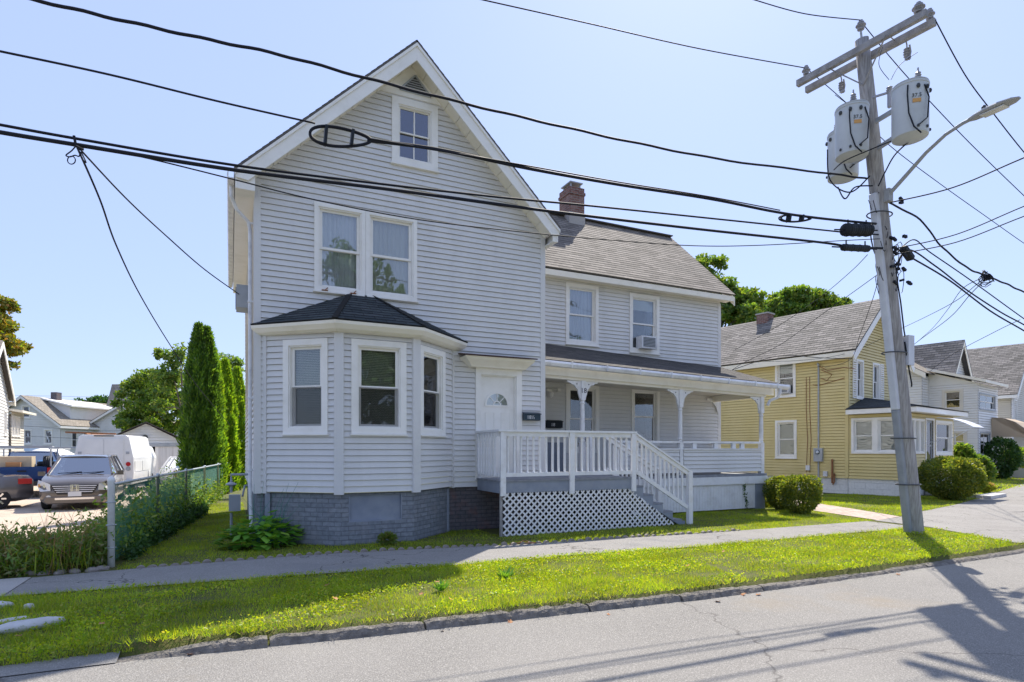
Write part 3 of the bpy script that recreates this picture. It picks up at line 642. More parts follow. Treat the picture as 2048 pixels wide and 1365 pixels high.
# front facet with a boarded opening
a, b = FP[2], FP[3]; y = 9.80; xa, xb, za, zb = 1.74, 2.62, .36, .80
for (p, q, z0, z1) in ((a[0], xa, -.1, .84), (xb, b[0], -.1, .84), (xa, xb, -.1, za), (xa, xb, zb, .84)): mb.face([(p, y, z0), (q, y, z0), (q, y, z1), (p, y, z1)], [(p + .2, z0), (q + .2, z0), (q + .2, z1), (p + .2, z1)])
fwall(mb, FP[3:5], -.1, .84)
mb.build('foundation', 'brick_painted', H)
mb = MB(); fwall(mb, FP[4:], -.1, .84); fwall(mb, [(5.75, 10.64), (5.75, 13.0)], -.1, .84); mb.build('side_foundation', 'brick_worn', H)
mb = MB(); mb.box(xa, xb, y + .04, y + .06, za, zb); mb.box(xa, xb, y + .0, y + .04, za - .001, za + .02); mb.box(xa, xa + .015, y + .002, y + .04, za + .02, zb); mb.box(xb - .015, xb, y + .002, y + .04, za + .02, zb); mb.build('boarded_vent', 'paint_bluegrey', H)
MB().box(.52, .60, 10.56, 10.62, -.05, .82).build('pipe_chase', 'paint_bluegrey', H); MB().box(3.66, 3.72, 10.57, 10.62, -.02, .80).build('pipe_chase', 'paint_bluegrey', H)
# left side: downspout, side window with dark unit
mb = MB(); mb.tube([(.02, 10.55, 5.82), (.02, 10.55, 5.62), (.10, 10.62, 5.45), (.27, 10.72, 5.32), (.30, 10.74, 5.2), (.30, 10.74, 3), (.30, 10.73, 1.0), (.31, 10.70, .5), (.32, 10.64, .1)], .03, 8)
for z in (5.3, 4.0, 2.4, 1.2): mb.box(.262, .365, 10.70, 10.78, z - .012, z + .012)
mb.build('downspout', 'metal_white', H, smooth=False)
wl_ = window(H, TL, 6.35, 7.25, 4.1, 5.5, cw=.09, kind='curtain')
# wing
YW = 13.0; TW = Fr((0, YW, 0)); WX1 = 12.95
ww = [(7.71, 8.70, 4.24, 5.80), (9.70, 10.70, 4.17, 5.76)]
pw = []
for (u0, v0, u1, v1) in [(1131, 768, 1197, 905), (1262, 775, 1318, 890)]:
    xa_, z1_ = onfr(u0, v0, TW); xb_, z0_ = onfr(u1, v1, TW); pw.append((xa_, xb_, 1.65 if u0 > 1200 else 1.45, z1_))
mb = MB(TW); siding(mb, X1, WX1, .9, 5.855, holes=[hole(*w_) for w_ in ww + pw])
ZE, ZR, YR = 6.02, 8.60, 15.45; ws = (ZR - ZE) / (YR - 12.65)
mb.T = Fr((WX1, YW, 0), 90); siding(mb, 0, 4.9, .9, 8.35, lim=lambda z: (max(0, 2.45 - (8.38 - z) / ws), min(4.9, 2.45 + (8.38 - z) / ws)))
mb.build('wing_wall', 'siding_grey', H)
mb = MB(TW); mb.box(WX1 - .09, WX1 + .02, -.02, 0, .9, 5.8); mb.build('wing_corner_board', 'siding_grey', H)
mb = MB(); roof_plane(mb, (4.2, 12.65, ZE), (13.2, 12.65, ZE), (13.2, YR, ZR), (4.2, YR, ZR)); roof_plane(mb, (13.2, 18.25, ZE), (4.2, 18.25, ZE), (4.2, YR, ZR), (13.2, YR, ZR))
mb.beam((4.2, YR, ZR + .0), (13.2, YR, ZR + .0), .26, .03); mb.build('wing_roof', 'shingle', H)
mb = MB(); mb.box(5.94, 13.17, 12.665, 12.69, 5.83, 5.97); mb.box(5.94, 13.17, 12.69, 13.0, 5.86, 5.88)
mb.T = Fr((13.2, 0, 0), 90)
mb.prism([(12.66, 5.93), (YR, 8.55), (YR, 8.33), (12.66, 5.70)], .01, .035); mb.prism([(18.24, 5.93), (YR, 8.55), (YR, 8.33), (18.24, 5.70)][::-1], .01, .035); mb.build('wing_fascia', 'trim_cream', H)
window(H, TW, *ww[0], cw=.09, kind='curtain', glass='glass_bright', cover=1, blind='curtain')
window(H, TW, *ww[1], cw=.09, kind='shade', glass='glass', cover=.22, blind='blind_white')
window(H, TW, *pw[0], cw=.1, kind='none', glass='glass', sill=False); window(H, TW, *pw[1], cw=.09, kind='none', glass='glass')
# chimney
ca = aty(1147, 400, 15.3).x - .26; cb = ca + .52; cz = aty(1150, 374, 15.1).z
mb = MB(Matrix.Translation(Vector(((ca + cb) / 2, 15.4, 0)))); hw = (cb - ca) / 2
mb.box(-hw, hw, -.3, .3, 7.9, cz - .22); mb.box(-hw - .025, hw + .025, -.325, .325, cz - .22, cz - .14); mb.box(-hw, hw, -.3, .3, cz - .14, cz); ch = mb.build('chimney', 'brick_red', H)
mb.v = []; mb.f = []; mb.uv = []
for s, t in ((-1, -1), (1, -1), (1, 1), (-1, 1)): mb.box(s * hw * .6 - .02, s * hw * .6 + .02, t * .2 - .02, t * .2 + .02, cz, cz + .14)
mb.box(-hw * .85, hw * .85, -.28, .28, cz + .14, cz + .17); mb.build('chimney_cap', 'metal_grey', ch)
mb.v = []; mb.f = []; mb.uv = []; mb.box(-hw - .015, hw + .015, -.315, .315, 8.0, 8.62); mb.build('chimney_flashing', 'slab', ch)
# porch roof (sags a little to the right like the old one)
pe0, pe1, pr1, pr0 = (5.80, 10.95, 3.46), (13.05, 10.95, 3.27), (12.98, 12.99, 3.95), (5.80, 12.99, 4.25)
mb = MB(); roof_plane(mb, pe0, pe1, pr1, pr0, thick=.04); mb.build('porch_roof', 'shingle_porch_shaded', H)
sag = lambda x: 3.46 - .19 * (x - 5.8) / 7.25
mb = MB()
def sagbox(x0, x1, y0, y1, d0, d1):
    V = [(x0, y0, sag(x0) + d0), (x1, y0, sag(x1) + d0), (x1, y1, sag(x1) + d0), (x0, y1, sag(x0) + d0), (x0, y0, sag(x0) + d1), (x1, y0, sag(x1) + d1), (x1, y1, sag(x1) + d1), (x0, y1, sag(x0) + d1)]
    mb.mesh(V, [(3, 2, 1, 0), (4, 5, 6, 7), (0, 1, 5, 4), (1, 2, 6, 5), (2, 3, 7, 6), (3, 0, 4, 7)])
sagbox(5.80, 12.95, 11.10, 11.13, -.30, -.04); sagbox(5.8, 12.72, 11.15, 11.27, -.36, -.20); sagbox(12.6, 12.72, 11.27, 12.98, -.36, -.20)
mb.build('porch_beam', 'trim_cream', H)
mb = MB(); sagbox(5.8, 12.95, 11.13, 12.98, -.19, -.17); mb.build('porch_ceiling', 'ceiling_cream', H)
mb = MB(); mb.mesh([(12.97, 11.0, 3.20), (12.97, 12.99, 3.20), (12.97, 12.99, 3.88), (12.97, 11.0, 3.23), (12.94, 11.0, 3.20), (12.94, 12.99, 3.20), (12.94, 12.99, 3.88), (12.94, 11.0, 3.23)], [(0, 1, 2, 3), (7, 6, 5, 4), (0, 3, 7, 4), (3, 2, 6, 7), (1, 0, 4, 5), (2, 1, 5, 6)]); mb.build('porch_end_panel', 'trim_white', H)
mb = MB(); n = 12
for i in range(n):
    xa_, xb_ = 5.8 + 7.45 * i / n, 5.8 + 7.45 * (i + 1) / n; za_, zb_ = sag(xa_) - .03, sag(xb_) - .03
    Pp = lambda x, z: [(x, 10.86, z), (x, 10.83, z - .05), (x, 10.86, z - .11), (x, 10.95, z - .12), (x, 10.95, z - .10), (x, 10.875, z - .09), (x, 10.85, z - .05), (x, 10.875, z)]
    V = Pp(xa_, za_) + Pp(xb_, zb_); mb.mesh(V, [(k, (k + 1) % 8, (k + 1) % 8 + 8, k + 8) for k in range(8)])
for xx in (6.6, 7.5, 8.4, 9.3, 10.2, 11.1, 12.0, 12.8): mb.box(xx - .012, xx + .012, 10.82, 10.95, sag(xx) - .15, sag(xx) - .02)
g = mb.build('porch_gutter', 'metal_white', H)
mb = MB(); mb.tube([(12.93, 10.89, 3.16), (12.93, 10.89, 3.02), (12.90, 10.95, 2.90), (12.78, 11.08, 2.82), (12.72, 11.1, 2.70)], .04, 8); mb.build('downspout_elbow', 'metal_white', H)
# porch posts
YP = 11.2
def porch_post(x, zb, first=False):
    top = sag(x) - .36; mb = MB()
    mb.box(x - .055, x + .055, YP - .055, YP + .055, zb, 1.72)
    h0, h1 = 1.72, top - .42
    pr = [(.05, h0), (.062, h0 + .02), (.045, h0 + .05), (.058, h0 + .08), (.05, h0 + .12), (.055, h0 + .3), (.05, h1 - .25), (.046, h1 - .1), (.06, h1 - .07), (.045, h1 - .04), (.058, h1)]
    mb.lathe(pr, (x, YP, 0), 14); mb.box(x - .055, x + .055, YP - .055, YP + .055, h1, top)
    p = mb.build('porch_post', 'paint_white', H)
    for s in (-1, 1):
        if x > 12 and s > 0: continue
        mb = MB(Fr((x, YP, 0))); c0 = .055
        prof = [(c0, top), (c0 + .34, top), (c0 + .34, top - .035), (c0 + .27, top - .05), (c0 + .22, top - .085), (c0 + .17, top - .09), (c0 + .12, top - .15), (c0 + .07, top - .20), (c0 + .055, top - .29), (c0 + .02, top - .38), (c0, top - .40)]
        prof = [(q[0] * s, q[1]) for q in prof]; mb.prism(prof[::s], -.02, .02); mb.build('post_bracket', 'paint_white', p)
        mb = MB(Fr((x, YP, 0))); mb.lathe([(.014, 0), (.014, .003)], (s * (c0 + .10), -.021, top - .07), 10, 'Y'); mb.build('bracket_hole', 'metal_dark', p)
    return p
p1 = porch_post(7.08, .9); porch_post(9.87, .6); porch_post(12.6, .6)
text_mesh('18', .16, Fr((7.08, YP - .058, sag(7.08) - .36 - .22)), 'house_number', 'metal_dark', p1)
mb = MB(TW); mb.prism([(12.40, 3.02), (12.86, 3.02), (12.86, 2.62), (12.80, 2.62), (12.74, 2.78), (12.62, 2.90), (12.40, 2.96)], -.07, -.03); mb.build('wall_bracket', 'paint_white', H)
# porch floor, beam, half wall, skirt
mb = MB(); mb.box(5.8, 12.72, 11.12, 12.98, .86, .92); mb.build('porch_floor', 'step_grey', H)
mb = MB(); mb.box(7.22, 12.72, 11.10, 11.118, .66, .855); mb.box(12.722, 12.74, 11.118, 12.98, .66, .855); mb.build('porch_sill_board', 'paint_white', H)
mb = MB(Fr((0, 11.16, 0))); siding(mb, 8.0, 9.80, .98, 1.54); siding(mb, 9.94, 12.54, .98, 1.54); mb.T = Fr((12.62, 11.25, 0), 90); siding(mb, .02, 1.7, .98, 1.54); mb.T = Fr((0, 11.24, 0)); 
mb.face([(8.0, 0, .98), (12.54, 0, .98), (12.54, 0, 1.54), (8.0, 0, 1.54)]); mb.build('porch_half_wall', 'siding_grey', H)
mb = MB(); mb.box(8.0, 9.81, 11.12, 11.27, 1.54, 1.57); mb.box(9.93, 12.54, 11.12, 11.27, 1.54, 1.57); mb.box(8.0, 9.815, 11.15, 11.24, 1.70, 1.75); mb.box(9.925, 12.55, 11.15, 11.24, 1.70, 1.75)
for x in (8.3, 8.9, 10.3, 11.0, 11.6, 11.9): mb.box(x - .06, x + .06, 11.16, 11.22, 1.57, 1.70)
mb.box(12.58, 12.66, 11.27, 12.98, 1.70, 1.75); mb.box(12.57, 12.67, 11.27, 12.98, 1.54, 1.57); mb.build('porch_rail', 'paint_white', H)
mb = MB()
x = 8.45
while x < 12.3: mb.box(x, x + .085, 11.14, 11.16, .03, .655); x += .09
mb.build('porch_skirt', 'paint_white', H)
MB().box(12.31, 12.66, 11.13, 11.45, -.05, .655).build('porch_pier', 'paint_bluegrey', H); MB().box(12.4, 12.66, 12.6, 12.9, -.05, .655).build('porch_pier', 'paint_bluegrey', H)
mb = MB(); mb.box(5.8, 12.9, 12.93, 12.985, -.05, .85); mb.build('wing_foundation', 'brick_painted', H)
mb = MB(TW); mb.box(X1 + .03, 7.68, -.05, -.026, .93, 1.72); mb.build('apron_panel', 'paint_bluegrey', H)
# porch light
mb = MB(TW); mb.T = TW @ Fr((1.02, 0, 0)); mb.box(6.15, 6.27, -.05, 0, 2.88, 3.06); mb.lathe([(.03, 0), (.06, .03), (.07, .12), (.05, .14)], (6.21, -.10, 2.84), 12); mb.beam((6.15, -.06, 3.06), (6.08, -.10, 3.02), .03, .03); mb.beam((6.27, -.06, 3.06), (6.42, -.10, 3.04), .03, .03); mb.box(6.38, 6.47, -.14, -.06, 3.0, 3.07)
mb.build('porch_light', 'trim_white', H)
# letterboxes and window unit: things fixed on the house
def mailbox(T, x0, x1, z0, z1, txt, m, label):
    o = T @ Vector(((x0 + x1) / 2, -.07, z0)); t = thing('mailbox', label, 'mailbox', Matrix.Translation(o) @ T.to_3x3().to_4x4(), 'wall mailboxes')
    mb = MB(T); h = z1 - z0; T_ = T @ Matrix.Translation(Vector((x0, 0, 0))) @ Matrix.Rotation(R(0), 4, 'Z')
    V = [(x0, -.015, z0), (x1, -.015, z0), (x1, -.015, z1), (x0, -.015, z1), (x0, -.12, z0 + .01), (x1, -.12, z0 + .01), (x1, -.12, z1 - .03), (x0, -.12, z1 - .03)]
    mb.mesh(V, [(0, 1, 2, 3), (7, 6, 5, 4), (4, 5, 1, 0), (3, 2, 6, 7), (4, 0, 3, 7), (1, 5, 6, 2)]); mb.build('mailbox_body', m, t, bevel=.008)
    mb = MB(T); mb.mesh([(x0 - .01, -.012, z1 + .012), (x1 + .01, -.012, z1 + .012), (x1 + .01, -.135, z1 - .02), (x0 - .01, -.135, z1 - .02), (x0 - .01, -.012, z1 + .004), (x1 + .01, -.012, z1 + .004), (x1 + .01, -.135, z1 - .035), (x0 - .01, -.135, z1 - .035)], [(0, 1, 2, 3)[::-1], (4, 5, 6, 7), (2, 3, 7, 6), (0, 3, 7, 4), (1, 2, 6, 5)]); mb.build('mailbox_lid', m, t)
    if txt: text_mesh(txt, h * .62, T @ Matrix.Translation(Vector((x0 + (x1 - x0) * .38, -.1235, (z0 + z1) / 2 - .015))), 'mailbox_number', 'plate_white', t)
    return t
T_ = Fr((0, 10.575, 0)); xa_, za_ = onfr(1045, 834, T_); xb_, zb_ = onfr(1083, 818, T_)
mailbox(T_, 5.27, 5.63, 2.12, 2.28, '18½', 'mailbox_teal', 'dark teal wall mailbox with white 18½ numerals beside the fanlight door')
T_ = Fr((0, 12.99, 0)); mailbox(T_, 7.10, 7.56, 2.08, 2.27, '18', 'black_plastic', 'black wall mailbox with a small white number on the shaded wall behind the porch')
mb = MB(); 
def ac_unit(T, x0, x1, z0, z1, label, dark=False, d=.3, m='metal_white'):
    t = thing('air_conditioner', label, 'air conditioner', Matrix.Translation(T @ Vector(((x0 + x1) / 2, -d / 2, z0))) @ T.to_3x3().to_4x4(), 'window air conditioners')
    mb = MB(T); mb.box(x0, x1, -d, .05, z0, z1); mb.build('casing', m, t, bevel=.012)
    mb = MB(T); mb.box(x0 + .04, x1 - .04, -d - .006, -d - .001, z0 + .04, z1 - .04); g = mb.build('back_grille', 'metal_grey', t)
    mb = MB(T)
    for k in range(7): z = z0 + .05 + (z1 - z0 - .1) * k / 6; mb.box(x0 + .04, x1 - .04, -d - .014, -d - .007, z - .006, z + .006)
    mb.build('fin', 'metal_dark', g); return t
xa_, za_ = onfr(1271, 697, TW); xb_, zb_ = onfr(1307, 670, TW)
ac_unit(TW, 9.96, 10.44, 4.27, 4.60, 'white air conditioner in the upper window of the grey house wing', d=.22)
TA = Fr((X0, 19.4, 0), -90); ac_unit(TA, 6.55, 7.05, 4.25, 4.68, 'dark window unit under the left eave of the grey house', d=.26, m='metal_grey')
# ================================================================ ENTRY DECK
DK = thing('entry_deck', 'white railed wooden entry deck with lattice skirt and side steps below the front door', 'deck', (5.8, 9.53, 0))
DZ, DY = 1.0, 9.53
mb = MB(); i = 0
y = DY - .02
while y < 10.56: mb.box(4.28, 7.24, y, y + .085, DZ - .03, DZ); y += .09
while y < 11.1: mb.box(5.82, 7.24, y, y + .085, DZ - .03, DZ); y += .09
mb.build('deck_floor', 'step_grey', DK)
mb = MB(); mb.box(4.30, 7.22, DY, DY + .035, .77, DZ - .032); mb.box(4.30, 4.335, DY + .035, 10.56, .77, DZ - .032); mb.box(7.185, 7.22, DY + .035, 11.05, .77, DZ - .032); mb.build('deck_fascia', 'paint_bluegrey', DK)
PX = [4.36, 5.78, 7.20]
for x in PX: MB().box(x - .05, x + .05, DY - .045, DY - .001, .72, 1.86).build('railing_post', 'paint_white', DK, bevel=.006)
MB().box(4.29, 4.33, 10.45, 10.55, 1.0, 1.86).build('railing_post', 'paint_white', DK, bevel=.006)
MB().box(7.15, 7.24, 11.0, 11.1, 1.0, 1.86).build('railing_post', 'paint_white', DK, bevel=.006)
mb = MB(); mb.box(4.26, 7.26, DY - .06, DY + .05, 1.862, 1.90); mb.box(4.42, 5.72, DY - .02, DY + .018, 1.78, 1.86); mb.box(5.84, 7.14, DY - .02, DY + .018, 1.78, 1.86); mb.build('top_rail', 'paint_white', DK, bevel=.005)
mb = MB(); mb.box(4.42, 5.72, DY - .02, DY + .018, 1.06, 1.13); mb.box(5.84, 7.14, DY - .02, DY + .018, 1.06, 1.13); mb.build('bottom_rail', 'paint_white', DK, bevel=.004)
mb = MB(); mb.box(4.26, 4.36, DY + .051, 10.56, 1.862, 1.90); mb.box(4.29, 4.33, DY + .03, 10.44, 1.78, 1.86); mb.build('side_rail', 'paint_white', DK, bevel=.004); MB().box(4.29, 4.33, DY + .03, 10.44, 1.06, 1.13).build('side_bottom_rail', 'paint_white', DK, bevel=.004)
b0 = None
def baluster(x, y, z0, z1):
    global b0
    if b0 is None:
        m_ = MB().box(-.017, .017, -.017, .017, 0, 1); b0 = m_.build('baluster', 'paint_white', None); b0.parent = DK; o = b0
    else: o = b0.copy(); COL.objects.link(o)
    o.location = (x - 5.8, y - 9.53, z0); o.scale = (1, 1, z1 - z0); o.rotation_euler = (random.uniform(-.008, .008), random.uniform(-.008, .008), random.uniform(-.1, .1)); return o
for a, b in ((4.42, 5.72), (5.84, 7.14)):
    n = 10
    for i in range(n): baluster(a + (b - a) * (i + .5) / n, DY + .037, 1.07, 1.84)
for i in range(7): baluster(4.272, DY + .14 + i * .128, 1.07, 1.84)
# steps
SX0, RUN, N = 7.22, .25, 5
for i in range(N):
    zt_ = DZ - .18 * (i + 1); x0 = SX0 + RUN * i
    MB().box(x0 - .01, x0 + RUN + .03, DY + .05, 10.5, zt_ - .035, zt_).build('step_tread', 'step_grey', DK, bevel=.005)
    MB().box(x0 - .004, x0 + .016, DY + .05, 10.5, zt_ + .001, zt_ + .143).build('step_riser', 'paint_white', DK)
mb = MB(Fr((0, DY + .04, 0)))
P = [(SX0, .97), (SX0, .70), (8.36, .0), (8.52, .0), (8.52, .10)]
for i in range(N - 1, -1, -1): zt_ = DZ - .18 * (i + 1); P += [(SX0 + RUN * (i + 1), zt_), (SX0 + RUN * i, zt_)] if i else [(SX0 + RUN, zt_)]
P = [(SX0, .66), (8.40, -.02), (8.55, -.02), (8.55, .06)] + [q for i in range(N - 1, -1, -1) for q in ((SX0 + RUN * (i + 1), DZ - .18 * (i + 1) - .037), (SX0 + RUN * i + .002, DZ - .18 * (i + 1) - .037))]
mb.prism(P[::-1], -.02, .008); mb.build('stringer', 'paint_bluegrey', DK); mb = MB(Fr((0, 10.5, 0))); mb.prism(P[::-1], .002, .03); mb.build('stringer', 'paint_bluegrey', DK)
MB().box(8.60, 8.70, DY - .045, DY + .045, -.02, 1.08).build('newel_post', 'paint_white', DK, bevel=.006)
MB().box(8.60, 8.70, 10.46, 10.55, -.02, 1.08).build('newel_post', 'paint_white', DK, bevel=.006)
zr_ = lambda x, z0=1.84: z0 - (x - 7.24) * (z0 - 1.04) / 1.40
for yy in (DY, 10.5):
    mb = MB(); mb.beam((7.24, yy, 1.87), (8.66, yy, 1.08), .09, .035); mb.beam((7.24, yy, 1.80), (8.6, yy, 1.05), .036, .08); mb.beam((7.24, yy, 1.13), (8.6, yy, .34), .036, .08); mb.build('stair_rail', 'paint_white', DK, bevel=.004)
    for i in range(11):
        x = 7.33 + i * .115; baluster(x, yy + .034, 1.09 - (x - 7.24) * .58, 1.80 - (x - 7.24) * .555)
# lattice: two layers of real slats clipped to the skirt outline
def clip(p, d, poly):
    lo, hi = -1e9, 1e9; n = len(poly)
    for i in range(n):
        a, b = poly[i], poly[(i + 1) % n]; nx_, nz_ = -(b[1] - a[1]), b[0] - a[0]
        den = nx_ * d[0] + nz_ * d[1]; num = nx_ * (a[0] - p[0]) + nz_ * (a[1] - p[1])
        if abs(den) < 1e-9:
            if num > 0: return None
            continue
        t = num / den
        if den > 0: lo = max(lo, t)
        else: hi = min(hi, t)
    return (lo, hi) if hi - lo > .03 else None
def lattice(T, poly, name, y=0, sp=.122, w=.031):
    mb = MB(T); xs_ = [q[0] for q in poly]
    for k, (dx, yy) in enumerate(((.7071, y), (-.7071, y + .0075))):
        x = min(xs_) - 2
        while x < max(xs_) + 2:
            c_ = clip((x, 0), (dx, .7071), poly)
            if c_: mb.beam((x + dx * c_[0], yy, .7071 * c_[0]), (x + dx * c_[1], yy, .7071 * c_[1]), .007, w, up=(-.7071, 0, dx))
            x += sp
    return mb.build(name, 'paint_white', DK)
lattice(Fr((0, DY + .01, 0)), [(4.38, .0), (8.28, .0), (7.13, .765), (4.38, .765)], 'lattice_panel')
mb = MB(); mb.box(4.335, 4.38, DY + .036, DY + .08, -.02, .77); mb.box(4.38, 7.2, DY + .02, DY + .03, .0, .02); mb.build('deck_leg', 'pole_wood', DK)
mb = MB(); mb.face([(4.4, 10.60, -.02), (8.2, 10.60, -.02), (8.2, 9.7, -.02), (4.4, 9.7, -.02)]); 
# ================================================================ UTILITY POLE
LEAN = Vector((-.172, 0, 1)); PB = Vector((11.53, 6.73, 0)); pz = lambda z: PB + LEAN * z
UP = thing('utility_pole', 'leaning weathered wooden utility pole with crossarms on the grass verge', 'utility pole', PB)
mb = MB(); mb.tube([pz(-.1), pz(.0), pz(2), pz(4), pz(6), pz(7.5), pz(8.75)], [.175, .165, .155, .145, .132, .122, .11], 20, True); mb.build('pole', 'pole_wood', UP, smooth=True)
nrm = Vector((-.62, -.78, 0)).normalized(); sd = Vector((-.78, .62, 0))
def guard(z0, z1, w, name, m, off=.15):
    mb = MB(); a = pz(z0) + nrm * 0; c0 = Vector((-.99, -.05, 0)).normalized()
    rr = lambda z: .165 - .006 * z
    P0, P1 = pz(z0) + c0 * (rr(z0) + .02), pz(z1) + c0 * (rr(z1) + .02)
    mb.beam(P0, P1, w, .10, up=(1, .0, 0)); return mb.build(name, m, UP, bevel=.02)
guard(.0, 2.27, .12, 'cable_guard', 'guard_grey'); guard(2.272, 6.1, .13, 'cable_guard', 'guard_pale')
for z in (.9, 1.75, 3.3, 5.75):
    mb = MB(); c = pz(z); mb.tube([c + Vector((math.cos(t) * (.205 + (.075 if math.cos(t) < -.3 else 0)), math.sin(t) * .175, 0)) for t in [i * math.pi / 9 for i in range(19)]], .012, 6); mb.build('pole_band', 'metal_dark', UP)
c = pz(3.35) + Vector((.20, -.08, 0)); mb = MB(Matrix.Translation(c)); mb.box(-.07, .10, -.09, .09, -.27, .27); mb.build('cable_box', 'guard_pale', UP, bevel=.01)
mb = MB(); mb.tube([pz(4.9) + Vector((.13, -.08, 0)), pz(4.2) + Vector((.16, -.1, 0)), pz(3.7) + Vector((.17, -.1, 0)), pz(3.5) + Vector((.2, -.1, 0))], .014, 6); mb.tube([pz(3.5) + Vector((.12, -.12, 0)), pz(3.0) + Vector((.13, -.14, 0)), pz(2.75) + Vector((.2, -.12, 0)), pz(2.7) + Vector((.22, -.1, 0))], .014, 6); mb.build('riser_cable', 'black_cable', UP)
# crossarms run across the street
CA, CB = Vector((9.86, 7.80, 8.47)), Vector((10.16, 5.66, 8.49)); ad = (CB - CA).normalized(); ax_ = Vector((ad.y, -ad.x, 0)).normalized()
if ax_.x > 0: ax_ = -ax_
for s, dz in ((.16, .0), (-.14, -.02)):
    mb = MB(); mb.beam(CA + ax_ * s + Vector((0, 0, dz)), CB + ax_ * s + Vector((0, 0, dz)), .09, .115); mb.build('crossarm', 'arm_wood', UP, bevel=.006)
mb = MB()
for f_ in (.27, .73):
    p = CA.lerp(CB, f_); mb.beam(p + ax_ * .20 + Vector((0, 0, -.02)), pz(7.95) + ax_ * .12, .035, .008, up=(0, 1, 0))
    mb.tube([p + ax_ * .2, p - ax_ * .2], .01, 6)
mb.build('arm_brace', 'arm_wood', UP)
def insulator(p, name='insulator', k=1.0, parent=None, up=1):
    mb = MB(Matrix.Translation(p)); mb.lathe([(.012, -.06), (.012, .02), (.05 * k, .02), (.055 * k, .035), (.03, .05), (.05 * k, .075), (.075 * k, .085), (.075 * k, .095), (.035, .11), (.05 * k, .13), (.05 * k, .145), (.028, .155), (.034, .18), (.0, .19)], n=14); return mb.build(name, 'porcelain', UP, smooth=False)
insulator(CA + ax_ * .16 + Vector((0, -.08, .06)) + ad * .1); insulator(CB + ax_ * .16 - ad * .12 + Vector((0, 0, .06)), k=1.25); insulator(pz(8.9) , k=1.1); insulator(CB - ax_ * .14 - ad * .08 + Vector((0, 0, .05)), k=1.0)
MB().tube([pz(8.7), pz(8.88)], .02, 6).build('top_pin', 'metal_grey', UP)
def cutout(p, nm='fuse_cutout'):
    mb = MB(Matrix.Translation(p)); mb.tube([(0, 0, .02), (.03, 0, -.06), (.03, .0, -.12)], .012, 6)
    mb.lathe([(.02, -.12), (.05, -.13), (.03, -.15), (.055, -.17), (.03, -.19), (.055, -.21), (.03, -.23), (.05, -.25), (.02, -.27)], (.03, 0, 0), 12); mb.tube([(.0, -.06, -.10), (.05, -.05, -.2), (.03, -.04, -.33)], .014, 6); mb.box(.0, .06, -.05, .02, -.31, -.28); mb.build(nm, 'porcelain', UP)
cutout(CA.lerp(CB, .30) - ax_ * .14 + Vector((0, 0, -.08))); cutout(CA.lerp(CB, .80) - ax_ * .14 + Vector((0, 0, -.08)))
c = atd(1779, 185, (pz(7.9) - _c).dot(_f) - .25); mb = MB(Matrix.Translation(c)); mb.lathe([(.02, -.27), (.035, -.25), (.035, -.02), (.05, 0), (.03, .02), (.055, .04), (.03, .06), (.05, .08), (.02, .10)], n=12); mb.beam((0, 0, -.0), tuple(pz(c.z) - c + Vector((-.1, 0, 0))), .03, .03); mb.build('surge_arrester', 'porcelain', UP)
# transformers: three cans bracketed round the pole
def transformer(u, v, X_, Y_, label, rot, txt='37.5'):
    c = Vector((X_, Y_, 7.12)); t = thing('transformer', label, 'transformer', c + Vector((0, 0, -.46)), 'transformers on the utility pole')
    b = Matrix.Translation(c) @ Matrix.Rotation(R(rot), 4, 'Z')
    MB(b).lathe([(.0, -.46), (.20, -.455), (.255, -.43), (.262, -.40), (.262, .36), (.27, .37), (.27, .40), (.255, .41)], n=28).build('tank', 'transformer', t, smooth=True).modifiers.new('es', 'EDGE_SPLIT')
    MB(b).lathe([(.262, .41), (.262, .425), (.20, .455), (.08, .475), (.0, .48)], n=28).build('lid', 'transformer', t, smooth=True)
    MB(b).lathe([(.045, .44), (.05, .48), (.03, .49), (.055, .51), (.03, .53), (.05, .55), (.03, .57), (.045, .59), (.015, .62), (.012, .68)], (.10, .05, 0), 12).build('bushing', 'porcelain', t)
    for a in (-25, 10, 45):
        x_, y_ = .27 * math.cos(R(a)), .27 * math.sin(R(a)); MB(b).lathe([(.02, -.03), (.03, 0), (.02, .03)], (x_, y_, .28), 8).build('terminal', 'metal_dark', t); MB(b).lathe([(.015, -.02), (.02, 0), (.015, .02)], (x_, y_, -.36), 8).build('bolt', 'metal_dark', t)
    q = pz(c.z); d = (Vector((q.x, q.y, 0)) - Vector((c.x, c.y, 0)))
    for dz in (.20, -.26): MB().beam(c + d.normalized() * .25 + Vector((0, 0, dz)), pz(c.z + dz) , .05, .07).build('mount_bracket', 'metal_grey', t)
    tc = (_c - c); tc.z = 0; tc.normalize(); sgn = Vector((-tc.y, tc.x, 0)); ang = math.degrees(math.atan2(tc.y, tc.x)) + 90 + 20
    F_ = Matrix.Translation(c) @ Matrix.Rotation(R(ang), 4, 'Z')
    text_mesh(txt, .085, F_ @ Matrix.Translation(Vector((0, -.265, .13))), 'rating_number', 'metal_dark', t)
    mb = MB(F_); mb.box(-.06, .06, -.268, -.262, .02, .08); mb.build('warning_sticker', 'lamp_amber', t)
    mb = MB(F_); mb.tube([(-.12, -.24, .32), (-.14, -.28, .15), (-.12, -.28, -.15), (-.05, -.29, -.38), (.05, -.30, -.5)], .011, 6); mb.tube([(.12, -.24, .30), (.19, -.22, .1), (.15, -.27, -.25), (.02, -.28, -.36)], .011, 6); mb.build('lead_wire', 'black_cable', t)
    return t
transformer(1704, 268, 9.86, 6.80, 'pale transformer can in the middle of the three, mounted left of the pole', 200)
transformer(1822, 226, 10.14, 5.98, 'right-hand transformer can, nearest the street and highest in view', 260)
transformer(1686, 318, 10.50, 7.42, 'rear transformer can, lowest and half hidden behind another can', 120)
